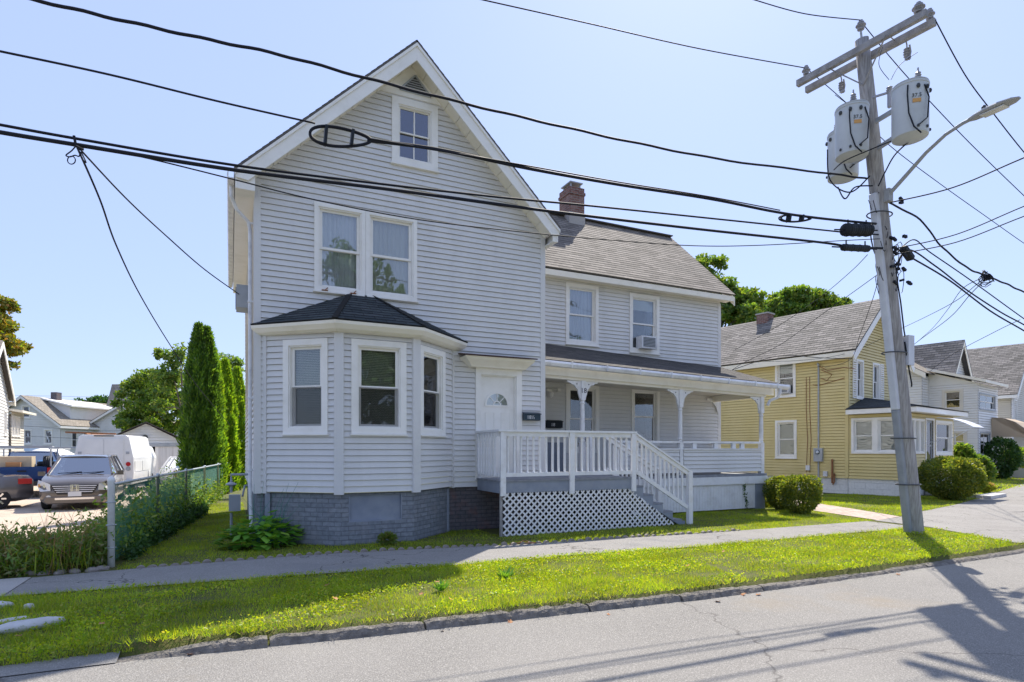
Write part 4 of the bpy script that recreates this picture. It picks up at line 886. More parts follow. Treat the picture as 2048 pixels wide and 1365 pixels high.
# street lamp
SL_ = thing('street_lamp', 'grey street lamp head on a curved arm fixed to the utility pole', 'street lamp', pz(6.05) + Vector((.02, -.15, 0)))
b = pz(6.05) + Vector((.02, -.17, 0)); P = [b, b + Vector((.0, -.30, .22)), b + Vector((.0, -.62, .46)), b + Vector((.0, -.92, .62)), b + Vector((.0, -1.17, .68)), b + Vector((0, -1.30, .69))]
mb = MB(); mb.tube(P, [.036, .034, .03, .028, .028, .028], 10); mb.box(b.x - .06, b.x + .06, b.y - .04, b.y + .08, b.z - .12, b.z + .10); mb.build('lamp_arm', 'lamp_grey', SL_, smooth=False)
hb = b + Vector((0, -1.26, .69)); V = []; Fc = []
for q, (w, h0_, h1_) in zip((0, .08, .22, .42, .58, .66), ((.04, -.03, .03), (.07, -.045, .045), (.11, -.04, .06), (.13, -.035, .055), (.10, -.03, .035), (.04, -.02, .01))):
    for k in range(12):
        t = 2 * math.pi * k / 12; zz = math.sin(t); V.append(hb + Vector((w * math.cos(t), -q, (h1_ if zz > 0 else -h0_) * zz)))
Fc = [(i * 12 + k, i * 12 + (k + 1) % 12, (i + 1) * 12 + (k + 1) % 12, (i + 1) * 12 + k) for i in range(5) for k in range(12)] + [tuple(range(12)), tuple(60 + k for k in range(11, -1, -1))]
mb = MB(); mb.mesh(V, Fc); hd = mb.build('lamp_head', 'lamp_grey', SL_, smooth=False)
mb = MB(Matrix.Translation(hb)); mb.box(-.08, .08, -.50, -.18, -.045, -.034); mb.build('lamp_lens', 'lamp_clear', hd)
mb = MB(Matrix.Translation(hb)); mb.lathe([(.03, .05), (.032, .10), (.02, .12)], (0, -.2, 0), 12); mb.build('photocell', 'metal_dark', hd)

# ================================================================ CABLES
def smooth_pts(P, k=8):
    P = [Vector(p) for p in P]; out = []
    for i in range(len(P) - 1):
        p0, p1, p2, p3 = P[max(i - 1, 0)], P[i], P[i + 1], P[min(i + 2, len(P) - 1)]
        for j in range(k):
            t = j / k; out.append(.5 * ((2 * p1) + (p2 - p0) * t + (2 * p0 - 5 * p1 + 4 * p2 - p3) * t * t + (3 * p1 - p0 - 3 * p2 + p3) * t ** 3))
    return out + [P[-1]]
def vplane(u, v, o, d):       # sight line meets the vertical plane through o along d
    n_ = Vector((-d[1], d[0], 0)); r_ = ray(u, v); return _c + r_ * ((Vector(o) - _c).dot(n_) / r_.dot(n_))
def cable(pts, r, label, group=None, name='cable', wig=0, extra=None, cat='cable', k=8, m='black_cable'):
    P = smooth_pts(pts, k)
    if wig: P = [p + Vector((0, 0, math.sin(i * 1.1) * wig)) for i, p in enumerate(P)]
    mb = MB(); mb.tube(P, r, 6); 
    if extra:
        for e in extra: mb.tube(smooth_pts(e[0]), e[1], 5)
    o = mb.build(name, m, smooth=True); origin_to_base(o); tag(o, label, cat, group); return o
GL = 'overhead cables along the street'
yl = lambda u: 6.78
SP = lambda L, y=6.72: [aty(u, v, y) for u, v in L]
c1 = SP([(-140, -48), (60, -2), (230, 38), (400, 76), (560, 110), (730, 156), (920, 205), (1100, 248), (1280, 288), (1460, 322), (1655, 347), (1735, 358)], 6.70)
cable(c1, .016, 'highest thick black cable sweeping over the gable peak to the pole', GL, wig=.006)
c2 = SP([(-150, 72), (0, 103), (220, 150), (440, 204), (630, 247)], 6.62)
cable(c2, .010, 'thin black cable ending at the oval cable loop from the left', GL)
c3 = SP([(735, 281), (880, 300), (1060, 338), (1240, 370), (1420, 398), (1550, 424), (1640, 437), (1752, 448)], 6.62)
cable(c3, .020, 'thick black cable from the oval loop in front of the attic window to the pole', GL, extra=[(SP([(735, 277), (900, 305), (1060, 333), (1240, 365), (1420, 394), (1560, 421)], 6.60), .009)])
c4 = SP([(-150, 222), (0, 250), (160, 279), (470, 331), (760, 368), (1000, 395), (1180, 412), (1420, 437), (1640, 460), (1700, 466), (1760, 470)], 6.68)
cable(c4, .013, 'upper of the two close black cables crossing below the attic window', GL)
c5 = SP([(-150, 238), (0, 265), (165, 292), (480, 342), (800, 382), (1100, 423), (1400, 459), (1640, 485), (1700, 494), (1765, 497)], 6.64)
cable(c5, .019, 'thicker lower of the two close black cables crossing above the paired windows', GL)
c6 = SP([(190, 295), (300, 318), (470, 360), (630, 400), (840, 440), (1060, 466), (1240, 482), (1390, 492), (1520, 491), (1680, 482), (1760, 478)], 6.66)
cable(c6, .007, 'thin cable dipping across the top of the paired upstairs windows', GL)
# cable loops (oval storage racks)
def cloop(u0, v0, u1, v1, h, label, y):
    A, B = aty(u0, v0, y), aty(u1, v1, y); d = B - A; n_ = Vector((-d.z, 0, d.x)).normalized(); L = d.length
    if n_.z < 0: n_ = -n_
    W = h / 2 * (A - _c).dot(_f) / FPX * 1.0
    t = thing('cable_loop', label, 'cable loop', A.lerp(B, .4), 'oval cable loops')
    P = []
    for i in range(41):
        a = 2 * math.pi * i / 40; s = .5 - .5 * math.cos(a); w = math.sin(a) * (1 - .45 * s)
        P.append(A + d * s + n_ * W * 1.15 * w)
    mb = MB(); mb.tube(P, .016, 6); mb.tube([p + n_ * 0 + Vector((0, .04, .012)) for p in P], .012, 6); mb.build('coiled_cable', 'black_cable', t, smooth=True)
    for s in (.25, .68):
        w = math.sin(math.acos(1 - 2 * s)) * (1 - .45 * s) * W * 1.15; p = A + d * s; mb = MB(); mb.beam(p + n_ * w + d * .03, p - n_ * w - d * .03, .03, .085, up=(0, 1, 0)); mb.build('rack_bar', 'black_plastic', t)
cloop(620, 268, 742, 281, 42, 'large oval cable loop hanging in front of the gable', 6.62)
cloop(1562, 437, 1622, 437, 15, 'small oval cable loop near the utility pole', 6.62)
# splice closures
def closure(u0, v0, u1, v1, r, label, y, ribs=4):
    A, B = aty(u0, v0, y), aty(u1, v1, y); d = (B - A); L = d.length; t = thing('splice_closure', label, 'splice closure', (A + B) / 2, 'cable splice closures')
    mb = MB(); n = 6 * ribs; P = [A + d * i / n for i in range(n + 1)]; mb.tube(P, [r * (.5 if i in (0, n) else 1.08 if i % 6 == 3 else 1.0 if i % 2 else .94) for i in range(n + 1)], 14); mb.build('closure_body', 'black_plastic', t)
    for a_, b_ in ((A - d * .35, A), (B, B + d * .3)): MB().tube([a_, b_], .012, 6).build('cable_tail', 'black_cable', t)
    for f_ in (.15, .85): p = A + d * f_; MB().beam(p, p + Vector((0, 0, r + .07)), .015, .02).build('hanger', 'metal_dark', t)
closure(1688, 460, 1740, 461, .105, 'fat ribbed black splice closure left of the pole', 6.62)
closure(1684, 495, 1738, 498, .058, 'slim black splice closure left of the pole', 6.60)
# house drops on the left
h0 = aty(152, 290, 6.62)
def drop(P, r, label): cable(P, r, label, 'service drops to houses', 'service_drop')
drop([h0, aty(200, 400, 7.6), aty(232, 490, 8.8), aty(280, 590, 10.8), aty(340, 690, 13.5), aty(400, 780, 17.5), aty(460, 850, 22)], .010, 'long thin cable dropping steeply behind the tall evergreens')
drop([h0, aty(250, 395, 7.9), aty(330, 470, 9.2), aty(410, 540, 10.8), (.2, 12.5, 4.5)], .009, 'thin cable dropping to the left eave of the grey house')
mb = MB(); c = aty(150, 318, 6.6)
P = [aty(u, v, 6.6) for u, v in [(152, 292), (143, 302), (132, 311), (140, 314), (150, 311), (158, 313), (162, 305), (172, 325), (165, 318), (155, 295)]]
mb.tube(smooth_pts(P), .006, 5); mb.tube([aty(143 + 8 * math.cos(t), 321 + 8 * math.sin(t), 6.6) for t in [i * .5 for i in range(14)]], .005, 5); mb.tube([aty(148, 272, 6.6), aty(152, 292, 6.6), aty(167, 300, 6.6)], .012, 5)
o = mb.build('wire_tangle', 'black_cable'); origin_to_base(o); tag(o, 'small curled wire tangle hanging where two drops leave the cables', 'wire tangle')
# primaries
e2 = CB + ax_ * .16 + Vector((0, 0, .22)); e1 = CA + ax_ * .16 + ad * .1 + Vector((0, -.08, .2)); e3 = pz(9.08)
GP = 'bare high wires on the crossarms'
far = lambda p0, L, d=(.976, .05): [p0] + [vplane(u, v, p0, d) for u, v in L]
cable([aty(940, -6, 7.6), aty(965, 0, 7.6), aty(1180, 48, 7.62), aty(1400, 98, 7.65), e1], .009, 'high wire from the left end of the crossarm across the sky', GP, 'high_wire')
cable([aty(1480, -10, 6.73), aty(1505, -1, 6.73), aty(1610, 28, 6.73), e3], .008, 'short high wire reaching the pole top from the left', GP, 'high_wire')
e2b = CB - ax_ * .14 + Vector((0, 0, -.0))
cable([e2b] + [vplane(u, v, e2b, (.99, .03)) for u, v in [(1930, 150), (1985, 225), (2048, 305), (2110, 375)]], .010, 'high wire running right from the near crossarm end', GP, 'high_wire')
cable([e3] + [vplane(u, v, e3, (.99, .05)) for u, v in [(1778, 112), (1840, 182), (1940, 287), (2048, 392), (2100, 440)]], .009, 'high wire running right from the pole top', GP, 'high_wire')
cable([e1] + [vplane(u, v, e1, (.99, .04)) for u, v in [(1700, 213), (1780, 292), (1880, 368), (1970, 432), (2048, 487), (2100, 520)]], .008, 'high wire running right from the far crossarm end behind the pole', GP, 'high_wire')
# right hand cables
GR = 'cables running right from the pole'
q = pz(6.25)
cable([pz(6.0) + Vector((.12, -.05, 0))] + [vplane(u, v, pz(6), (.99, .03)) for u, v in [(1840, 440), (1880, 490), (1930, 533), (1968, 551), (2010, 567), (2048, 585), (2110, 612)]], .017, 'heavy twisted cable descending right through a wire knot', GR, wig=.008)
cable([pz(5.0) + Vector((.12, -.05, 0))] + [vplane(u, v, pz(5), (.99, .03)) for u, v in [(1825, 480), (1860, 505), (1940, 560), (2048, 638), (2110, 680)]], .011, 'upper straight cable descending to the right frame edge', GR)
cable([pz(4.75) + Vector((.12, -.05, 0))] + [vplane(u, v, pz(4.75), (.99, .03)) for u, v in [(1815, 500), (1870, 532), (1930, 578), (2000, 624), (2048, 650), (2110, 686)]], .014, 'middle straight cable descending to the right frame edge', GR)
cable([pz(4.55) + Vector((.12, -.05, 0))] + [vplane(u, v, pz(4.55), (.99, .03)) for u, v in [(1805, 507), (1830, 520), (1900, 562), (1980, 622), (2048, 662), (2110, 700)]], .015, 'lowest straight cable descending to the right frame edge', GR)
for i, (u0, v0, u1, v1, z, lb) in enumerate([(1800, 385, 2048, 316, 5.95, 'cable crossing the street at the right from just under the lamp arm'), (1812, 462, 2048, 413, 5.15, 'upper cable of the flat pair crossing the street at the right'), (1820, 470, 2048, 433, 5.05, 'lower cable of the flat pair crossing the street at the right')]):
    a = pz(z) + Vector((.12, -.12, 0)); b_ = vplane(u1, v1, a, (.35, -.94)); dd = b_ - a; m1 = a + dd * .5 + Vector((0, 0, -.10)); cable([a, m1, b_, b_ + dd * .6 + Vector((0, 0, .1))], .011 if i < 1 else .009, lb, 'cables crossing the street')
GD = 'thin drops behind the pole'
for (L, y0, lb) in [([(1735, 510), (1700, 545), (1640, 595), (1560, 650), (1470, 700)], 'a', 'thin drop from the pole to the roof of the yellow house'), ([(1768, 540), (1720, 575), (1640, 632), (1560, 690), (1480, 730), (1440, 760)], 'b', 'second thin drop crossing the yellow house roof'), ([(1762, 540), (1745, 600), (1720, 670), (1700, 720), (1650, 735)], 'c', 'steep thin drop towards the meter of the yellow house')]:
    n = len(L); cable([atd(u, v, 11.2 + (19.5 - 11.2) * (i / (n - 1)) ** 1.0) for i, (u, v) in enumerate(L)], .007, lb, GD, 'service_drop')
cable([atd(1974, 552, 13.2), atd(1950, 572, 13.6), atd(1915, 600, 15), atd(1870, 625, 17.5), atd(1808, 655, 21), atd(1700, 705, 20.5), atd(1590, 722, 20.2), atd(1480, 722, 22)], .008, 'drop sagging from the wire knot over the yellow gable', GD, 'service_drop')
cable([atd(1974, 556, 13.2), atd(1940, 590, 14), atd(1900, 635, 17), atd(1840, 680, 22), atd(1800, 712, 27)], .009, 'drop from the wire knot to the white house behind', GD, 'service_drop')
cable([atd(1965, 556, 13.2), atd(1925, 578, 14), atd(1895, 620, 17), atd(1862, 660, 22), atd(1820, 696, 28)], .008, 'second drop from the wire knot to the white house behind', GD, 'service_drop')
cable([atd(2040, 640, 18), atd(1990, 664, 21), atd(1900, 712, 26), atd(1858, 745, 31)], .010, 'drop running down to the porch of the white house', GD, 'service_drop')
mb = MB(); c = vplane(1974, 551, pz(6), (.99, .03))
for i in range(9):
    r_ = random.uniform(.06, .22); ph = random.uniform(0, 6); mb.tube([c + Vector((math.cos(t) * r_ + random.uniform(-.02, .02) - .05, .06 * math.sin(t * 2 + ph), math.sin(t) * r_ * .8 - .06 + random.uniform(-.02, .02))) for t in [ph + k * .45 for k in range(14)]], .008, 5)
for i in range(6): p = c + Vector((random.uniform(-.12, .12), random.uniform(-.04, .04), random.uniform(-.05, .05))); mb.beam(p, p + Vector((.1, .02, random.uniform(-.05, .05))), .035, .035)
o = mb.build('wire_knot', 'black_cable'); origin_to_base(o); tag(o, 'tangled knot of wires and clamps on the heavy cable right of the pole', 'wire tangle')
mb = MB()
for (z, rr) in ((5.35, .22), (5.1, .28), (4.85, .28), (4.6, .22), (6.0, .25)):
    c = pz(z)
    for i in range(5):
        ph = random.uniform(0, 6.3); a = random.uniform(.10, rr); mb.tube([c + Vector((math.cos(ph) * .17 + math.cos(t) * a * .8, math.sin(ph) * .17 - .06 + math.sin(t * 1.3) * .05, math.sin(t) * a - .08)) for t in [ph + k * .5 for k in range(10)]], .006, 5)
    for i in range(4): p = c + Vector((random.uniform(-.15, .3), -.17 + random.uniform(-.05, .05), random.uniform(-.06, .06))); mb.beam(p, p + Vector((.09, 0, random.uniform(-.05, .03))), .04, .04)
o = mb.build('pole_wiring', 'black_cable', UP)
c = pz(5.15) + Vector((.35, -.12, .05)); mb = MB(); mb.beam(c, c + Vector((.28, .02, -.16)), .13, .10); mb.build('junction_box', 'black_plastic', UP, bevel=.02)
mb = MB(); t_ = lambda u, v, d=0: aty(u, v, 6.5 + d)
mb.tube(smooth_pts([t_(1655, 300, .9), t_(1660, 360, .7), t_(1700, 385, .3), t_(1740, 352)]), .012, 6); mb.tube(smooth_pts([t_(1676, 375, .5), t_(1690, 398, .2), t_(1710, 375, .1), t_(1745, 372)]), .012, 6); mb.tube(smooth_pts([t_(1822, 280, -.5), t_(1790, 310, -.2), t_(1770, 345, 0), t_(1757, 372)]), .012, 6); mb.tube(smooth_pts([t_(1850, 250, -.5), t_(1800, 275, -.3), t_(1740, 300, 0), t_(1690, 322, .1), t_(1668, 340, .5)]), .010, 6)
mb.tube(smooth_pts([t_(1835, 105, -.5), t_(1800, 130, -.4), t_(1782, 160, -.4)]), .005, 5); mb.tube(smooth_pts([t_(1670, 190, .4), t_(1690, 205, .3), t_(1702, 214, .2)]), .005, 5); mb.tube(smooth_pts([t_(1765, 95, -.1), t_(1758, 130, -.2), t_(1778, 160, -.3)]), .005, 5)
mb.build('jumper_wire', 'black_cable', UP)

for (L, D_, lb) in [([(-30, 850), (60, 853), (200, 862), (330, 858)], 50, 'distant thin wire low across the white gable house'), ([(20, 791), (120, 793), (205, 795), (260, 796)], 66, 'distant thin wire above the chimney of the white gable house'), ([(-30, 868), (80, 874), (190, 879)], 48, 'second distant wire across the white gable house'), ([(1700, 718), (1640, 716), (1560, 712), (1480, 735), (1440, 752)], 18.5, 'pale wire running along the yellow house below its eave')]:
    cable([atd(u, v, D_) for u, v in L], .012, lb, 'distant wires', 'service_drop')
# ================================================================ YELLOW HOUSE
YO = (19.44, 13.53, 0); YR_ = 12.5; TYB = Fr(YO, YR_)
Yh = thing('yellow_house', 'yellow clapboard house with white windows, enclosed front porch and grey gable roof', 'house', TYB)
TYL = TYB @ Matrix.Rotation(R(-90), 4, 'Z'); TYF = TYB
W_, DP = 4.8, 12.5; EZ, RZ = 4.98, 7.15; rs = (RZ - EZ) / (W_ / 2 + .25)
def wl(T, u0, v0, u1, v1): a = onfr(u0, v0, T); b = onfr(u1, v1, T); return (min(a[0], b[0]), max(a[0], b[0]), min(a[1], b[1]), max(a[1], b[1]))
yw1 = wl(TYL, 1551, 722, 1592, 793); yw2 = wl(TYL, 1551, 842, 1594, 917)
mb = MB(TYL); siding(mb, -DP, 0, .54, 5.0, e=.105, holes=[hole(*yw1, .09), hole(*yw2, .09)])
mb.T = TYF; g1, g2 = wl(TYF, 1706, 715, 1724, 787), wl(TYF, 1735, 725, 1756, 794)
ly = lambda z: (max(0, (z - 4.85) / rs - .1), min(W_, W_ - (z - 4.85) / rs + .1)) if z > 4.9 else (0, W_)
gz0, gz1 = 3.35, 4.75
gwin = [(.60, 1.2, gz0, gz1), (2.0, 2.65, gz0, gz1)]
siding(mb, 0, W_, .54, 7.0, e=.105, lim=ly, holes=[hole(*q, .07) for q in gwin])
mb.T = TYB @ Fr((W_, 0, 0), 90); siding(mb, 0, DP, .54, 5.0, e=.105); mb.build('clapboard_wall', 'siding_yellow', Yh)
mb = MB(TYL); mb.box(-.1, .02, -.02, 0, .54, 4.95); mb.T = TYF; mb.box(-.02, .08, -.021, 0, .54, 4.9); mb.build('corner_board', 'siding_yellow', Yh)
mb = MB(TYB); roof_plane(mb, (-.28, DP + .3, EZ), (-.28, -.35, EZ), (W_ / 2, -.35, RZ), (W_ / 2, DP + .3, RZ), ex=.16); roof_plane(mb, (W_ + .28, -.35, EZ), (W_ + .28, DP + .3, EZ), (W_ / 2, DP + .3, RZ), (W_ / 2, -.35, RZ), ex=.16); mb.build('roof', 'shingle_old', Yh)
mb = MB(TYB)
for s in (-1, 1):
    P = [(W_ / 2, RZ - .06), (W_ / 2 + s * 2.82, RZ - .06 - rs * 2.82), (W_ / 2 + s * 2.7, RZ - .36 - rs * 2.7), (W_ / 2, RZ - .34)]; mb.prism(P[::s], -.34, -.31)
    P = [(W_ / 2, RZ - .20), (W_ / 2 + s * 2.6, RZ - .20 - rs * 2.6), (W_ / 2 + s * 2.6, RZ - .22 - rs * 2.6), (W_ / 2, RZ - .22)]; mb.prism(P[::s], -.308, 0)
mb.build('rake_board', 'trim_white', Yh)
mb = MB(TYB); mb.box(-.26, -.235, -.30, DP + .25, EZ - .26, EZ - .05); mb.box(-.235, -.015, -.30, DP + .2, EZ - .24, EZ - .22); mb.build('fascia', 'trim_cream', Yh)
mb = MB(TYL); mb.face([(-DP, .03, -.3), (0, .03, -.3), (0, .03, .54), (-DP, .03, .54)], [(0, 0), (DP, 0), (DP, .84), (0, .84)]); mb.T = TYF; mb.face([(0, .03, -.3), (W_, .03, -.3), (W_, .03, .54), (0, .03, .54)], [(0, 0), (W_, 0), (W_, .84), (0, .84)]); mb.build('foundation', 'foundation_white', Yh)
w = window(Yh, TYL, *yw1, cw=.08, kind='shade', cover=.35, blind='blind_white', rail=.5, glass='glass'); window(Yh, TYL, *yw2, cw=.08, kind='blind', blind='blind_white', cover=1, glass='glass')
xa_, xb_ = yw1[0] + .2, yw1[1] - .22
ac_unit(TYL, xa_, xb_, yw1[2] + .13, yw1[2] + .45, 'white air conditioner in the upper window of the yellow house', d=.15)
for q in gwin: window(Yh, TYF, *q, cw=.07, kind='none', glass='glass')
for a in (.28, 2.68):
    mb = MB(TYF); mb.box(a, a + .03, -.045, -.015, gz0, gz1); mb.box(a + .27, a + .30, -.045, -.015, gz0, gz1)
    for k in range(18): z = gz0 + (gz1 - gz0) * k / 17.5; mb.box(a + .03, a + .27, -.04, -.018, z, z + .05)
    mb.build('shutter', 'trim_white', Yh)
# conduit, meter, pipes
cx_, cz_ = onfr(1638, 910, TYL); mb = MB(TYL); mb.tube([(cx_, -.04, 4.55), (cx_, -.04, cz_ + .2)], .028, 8); mb.tube([(cx_, -.04, cz_ - .2), (cx_, -.04, .25)], .028, 8); mb.tube([(cx_, -.04, 4.55), (cx_ + .0, -.10, 4.64), (cx_ + .05, -.14, 4.55)], .035, 8); mb.build('conduit', 'metal_grey', Yh)
mb = MB(TYL); mb.box(cx_ - .14, cx_ + .16, -.12, -.012, cz_ - .24, cz_ + .24); mt = mb.build('electric_meter', 'metal_grey', Yh, bevel=.01)
mb = MB(TYL); mb.lathe([(.085, 0), (.085, .03), (.07, .07), (.0, .08)], (cx_, -.12, cz_ + .10), 18, 'Y'); mb.build('meter_dial', 'glass_bright', mt, smooth=True); mb = MB(TYL); mb.lathe([(.05, 0), (.05, .006)], (cx_, -.125, cz_ + .10), 16, 'Y'); mb.build('meter_face', 'plate_white', mt)
mb = MB(TYL)
for u_ in (1613, 1620): x_, _ = onfr(u_, 800, TYL); mb.tube([(x_, -.02, 4.2), (x_, -.02, 3), (x_ + .05, -.02, 1.9), (x_, -.02, .7)], .012, 5)
x_, _ = onfr(1626, 800, TYL); mb.tube([(x_ - .0, -.02, 3.9), (x_ + .2, -.03, 3.85), (x_ + .9, -.03, 4.0), (x_ + 1.1, -.03, 4.05)], .012, 5); mb.tube([(cx_ + .1, -.03, 4.4), (cx_ + .5, -.1, 4.2), (cx_ + .3, -.05, 4.0), (cx_ + .1, -.06, 4.1)], .014, 5); mb.tube([(cx_ + .05, -.1, 4.55), (cx_ + .35, -.12, 4.35), (cx_ + .9, -.1, 4.4), (cx_ + 1.3, -.2, 4.3)], .014, 5)
mb.build('wall_wiring', 'rust', Yh)
x_, z_ = onfr(1666, 940, TYL); mb = MB(TYL); mb.tube([(x_, -.06, 1.2), (x_, -.06, .35)], .035, 8); mb.tube([(x_ + .07, -.06, .7), (x_ + .07, -.06, .4), (x_ + .02, -.06, .3)], .025, 8); mb.build('vent_pipe', 'rust', Yh)
for u_, v_ in ((1617, 936), (1652, 948)): x_, z_ = onfr(u_, v_, TYL); MB(TYL).box(x_ - .07, x_ + .07, -.08, -.028, z_ - .09, z_ + .09).build('utility_box', 'metal_white', Yh)
cxl = TYB @ Vector((W_ / 2, 6.2, 0)); mb = MB(TYB); 
uu = aty(1530, 640, cxl.y); 
TRG = TYB @ Fr((W_ / 2, 0, 0), -90); cq, ct = onfr(1530, 628, TRG); cq = -cq; mb.box(W_ / 2 - .25, W_ / 2 + .25, cq - .25, cq + .25, 6.4, ct - .06); cy = mb.build('chimney', 'brick_red', Yh); mb = MB(TYB); mb.box(W_ / 2 - .29, W_ / 2 + .29, cq - .29, cq + .29, ct - .059, ct); mb.build('chimney_cap', 'slab', cy)
# enclosed porch
PD, PW = 1.78, 4.6
TPL = TYB @ Fr((0, 0, 0), -90); TPF = TYB @ Fr((0, -PD, 0), 0)
mb = MB(TPL); wy = [(.10, .86, 1.40, 2.62), (.86, 1.62, 1.40, 2.62)]
TPL2 = TPL; siding(mb, 0, PD, .54, 2.75, e=.105, out=.018, holes=[(.17, 1.55, 1.47, 2.55)])
wf = [(.16, .62), (.62, 1.08), (1.08, 1.54)]
mb.T = TPF; siding(mb, 0, PW, .54, 2.75, e=.105, out=.018, holes=[(.23, 1.47, 1.47, 2.5), (1.72, 2.42, .56, 2.55), (2.7, 4.3, 1.4, 2.5)]); mb.T = TYB @ Fr((PW, -PD, 0), 90); siding(mb, 0, PD, .54, 2.75, e=.105)
mb.build('porch_wall', 'siding_yellow', Yh)
mb = MB(TPL); mb.face([(0, .03, -.2), (PD, .03, -.2), (PD, .03, .54), (0, .03, .54)], [(0, 0), (2, 0), (2, .74), (0, .74)]); mb.T = TPF; mb.face([(0, .03, -.2), (PW, .03, -.2), (PW, .03, .54), (0, .03, .54)], [(0, 0), (5, 0), (5, .74), (0, .74)]); mb.build('porch_foundation', 'foundation_white', Yh)
for q in wy: window(Yh, TPL, q[0] + .001, q[1] - .001, q[2], q[3], cw=.07, kind='blind', blind='blind_white', glass='glass', sill=False)
for a, b in wf: window(Yh, TPF, a + .001, b - .001, 1.40, 2.57, cw=.06, kind='none', glass='glass', sill=False, sw=.03)
window(Yh, TPF, 2.62, 4.38, 1.35, 2.57, cw=.08, kind='blind', blind='blind_white')
mb = MB(TPF); mb.box(1.64, 1.72, -.03, 0, .54, 2.62); mb.box(2.42, 2.5, -.03, 0, .54, 2.62); mb.box(1.72, 2.42, -.03, 0, 2.55, 2.62); mb.build('porch_door_frame', 'trim_white', Yh)
mb = MB(TPF); mb.box(1.72, 1.80, .02, .05, .56, 2.55); mb.box(2.34, 2.42, .02, .05, .56, 2.55); mb.box(1.8, 2.34, .02, .05, 2.46, 2.55); mb.box(1.8, 2.34, .02, .05, .56, 1.2); mb.box(1.8, 2.34, .02, .05, 1.65, 1.70); pd_ = mb.build('porch_door', 'metal_grey', Yh); mb = MB(TPF); mb.box(1.8, 2.34, .03, .035, 1.2, 2.46); mb.build('door_glass', 'glass', pd_)
MB(TPF).box(1.72, 2.42, .3, .32, .56, 2.55).build('dark_hall', 'dark_room', pd_)
mb = MB(TYB); a0, a1, y0, y1 = -.30, PW + .35, -PD - .38, 0
roof_plane(mb, (a0, -.014, 2.93), (a0, y0, 2.93), (1.3, -.014, 3.42), (1.3, -.014, 3.42), thick=.02); roof_plane(mb, (a0, y0, 2.93), (a1, y0, 2.93), (PW - .8, -.014, 3.42), (1.3, -.014, 3.42), thick=.02); roof_plane(mb, (a1, y0, 2.93), (a1, -.014, 2.93), (PW - .8, -.014, 3.42), (PW - .8, -.014, 3.42), thick=.02); mb.build('porch_roof', 'shingle_dark', Yh)
mb = MB(TYB); mb.box(a0 + .02, a1 - .02, y0 + .02, y0 + .05, 2.75, 2.925); mb.box(a0 + .02, a0 + .05, y0 + .05, -.02, 2.75, 2.925); mb.box(a1 - .05, a1 - .02, y0 + .05, -.02, 2.75, 2.925); mb.box(a0 + .05, a1 - .05, y0 + .05, -.02, 2.76, 2.78); mb.build('porch_fascia', 'trim_white', Yh)
mb = MB(TYB)
for i in range(8):
    t0, t1 = i / 8, (i + 1) / 8; f = lambda t: (-PD - .38 - 1.0 * t, 2.62 - .35 * t * t)
    (ya, za), (yb, zb) = f(t0), f(t1); mb.mesh([(1.5, ya, za), (2.7, ya, za), (2.7, yb, zb), (1.5, yb, zb), (1.5, ya, za - .02), (2.7, ya, za - .02), (2.7, yb, zb - .02), (1.5, yb, zb - .02)], [(0, 1, 2, 3), (7, 6, 5, 4), (0, 3, 7, 4), (1, 5, 6, 2)])
mb.tube([(1.52, -PD - 1.35, 2.25), (1.52, -PD - .9, 1.95), (1.52, -PD - .02, 1.75)], .012, 5); mb.build('door_canopy', 'metal_white', Yh)
mb = MB(TYB); mb.box(1.6, 2.6, -PD - .7, -PD - .02, 0, .36); mb.box(1.6, 2.6, -PD - 1.0, -PD - .7, 0, .18); mb.build('porch_steps', 'slab', Yh)

# ================================================================ HOUSES FURTHER RIGHT
T3 = Fr((34.9, 17.2, 0), 12.5); W3 = thing('white_house', 'white two storey house with tall street gable, glazed sun porch and tan door awning', 'house', T3)
T3L = T3 @ Matrix.Rotation(R(-90), 4, 'Z'); q0 = onfr(1857, 755, T3L)[0]; PB3 = -q0
q1 = onfr(1995, 800, T3)[0]
A3 = wl(T3L, 1884, 780, 1927, 821); B3 = wl(T3, 1958, 785, 1990, 823); C3 = wl(T3L, 1903, 863, 1935, 905); D3 = wl(T3, 1959, 864, 1980, 912)
ez0, ez1 = 5.55, 5.0
mb = MB(T3L); siding(mb, -PB3, 0, .3, 4.98, e=.13, holes=[hole(*A3, .1), hole(*C3, .1)])
mb.face([(-PB3, 0, 4.98), (0, 0, 4.98), (-PB3, 0, 5.75)])
mb.T = T3; siding(mb, 0, q1, .3, 4.98, e=.13, holes=[hole(*B3, .1), hole(*D3, .1)]); mb.T = T3 @ Fr((q1, 0, 0), 90); siding(mb, 0, PB3, .3, 4.98, e=.13); mb.build('sun_porch_wall', 'siding_white', W3)
mb = MB(T3); mb.mesh([(-.35, -.4, 4.96), (q1 + .35, -.4, 4.96), (q1 + .35, PB3, 5.82), (-.35, PB3, 5.82), (-.35, -.4, 5.1), (q1 + .35, -.4, 5.1), (q1 + .35, PB3, 5.96), (-.35, PB3, 5.96)], [(3, 2, 1, 0), (4, 5, 6, 7), (0, 1, 5, 4), (1, 2, 6, 5), (2, 3, 7, 6), (3, 0, 4, 7)]); mb.build('sun_porch_roof', 'trim_cream', W3)
window(W3, T3L, *A3, cw=.12, trim='siding_beige', kind='shade', cover=.45, blind='blind_dark'); window(W3, T3L, *C3, cw=.12, trim='siding_beige', kind='shade', cover=.9, blind='blind_light')
window(W3, T3, *B3, cw=.06, trim='metal_grey', kind='none', glass='glass_bright', muntin=True); window(W3, T3, *D3, cw=.06, trim='metal_grey', kind='none', muntin=True)
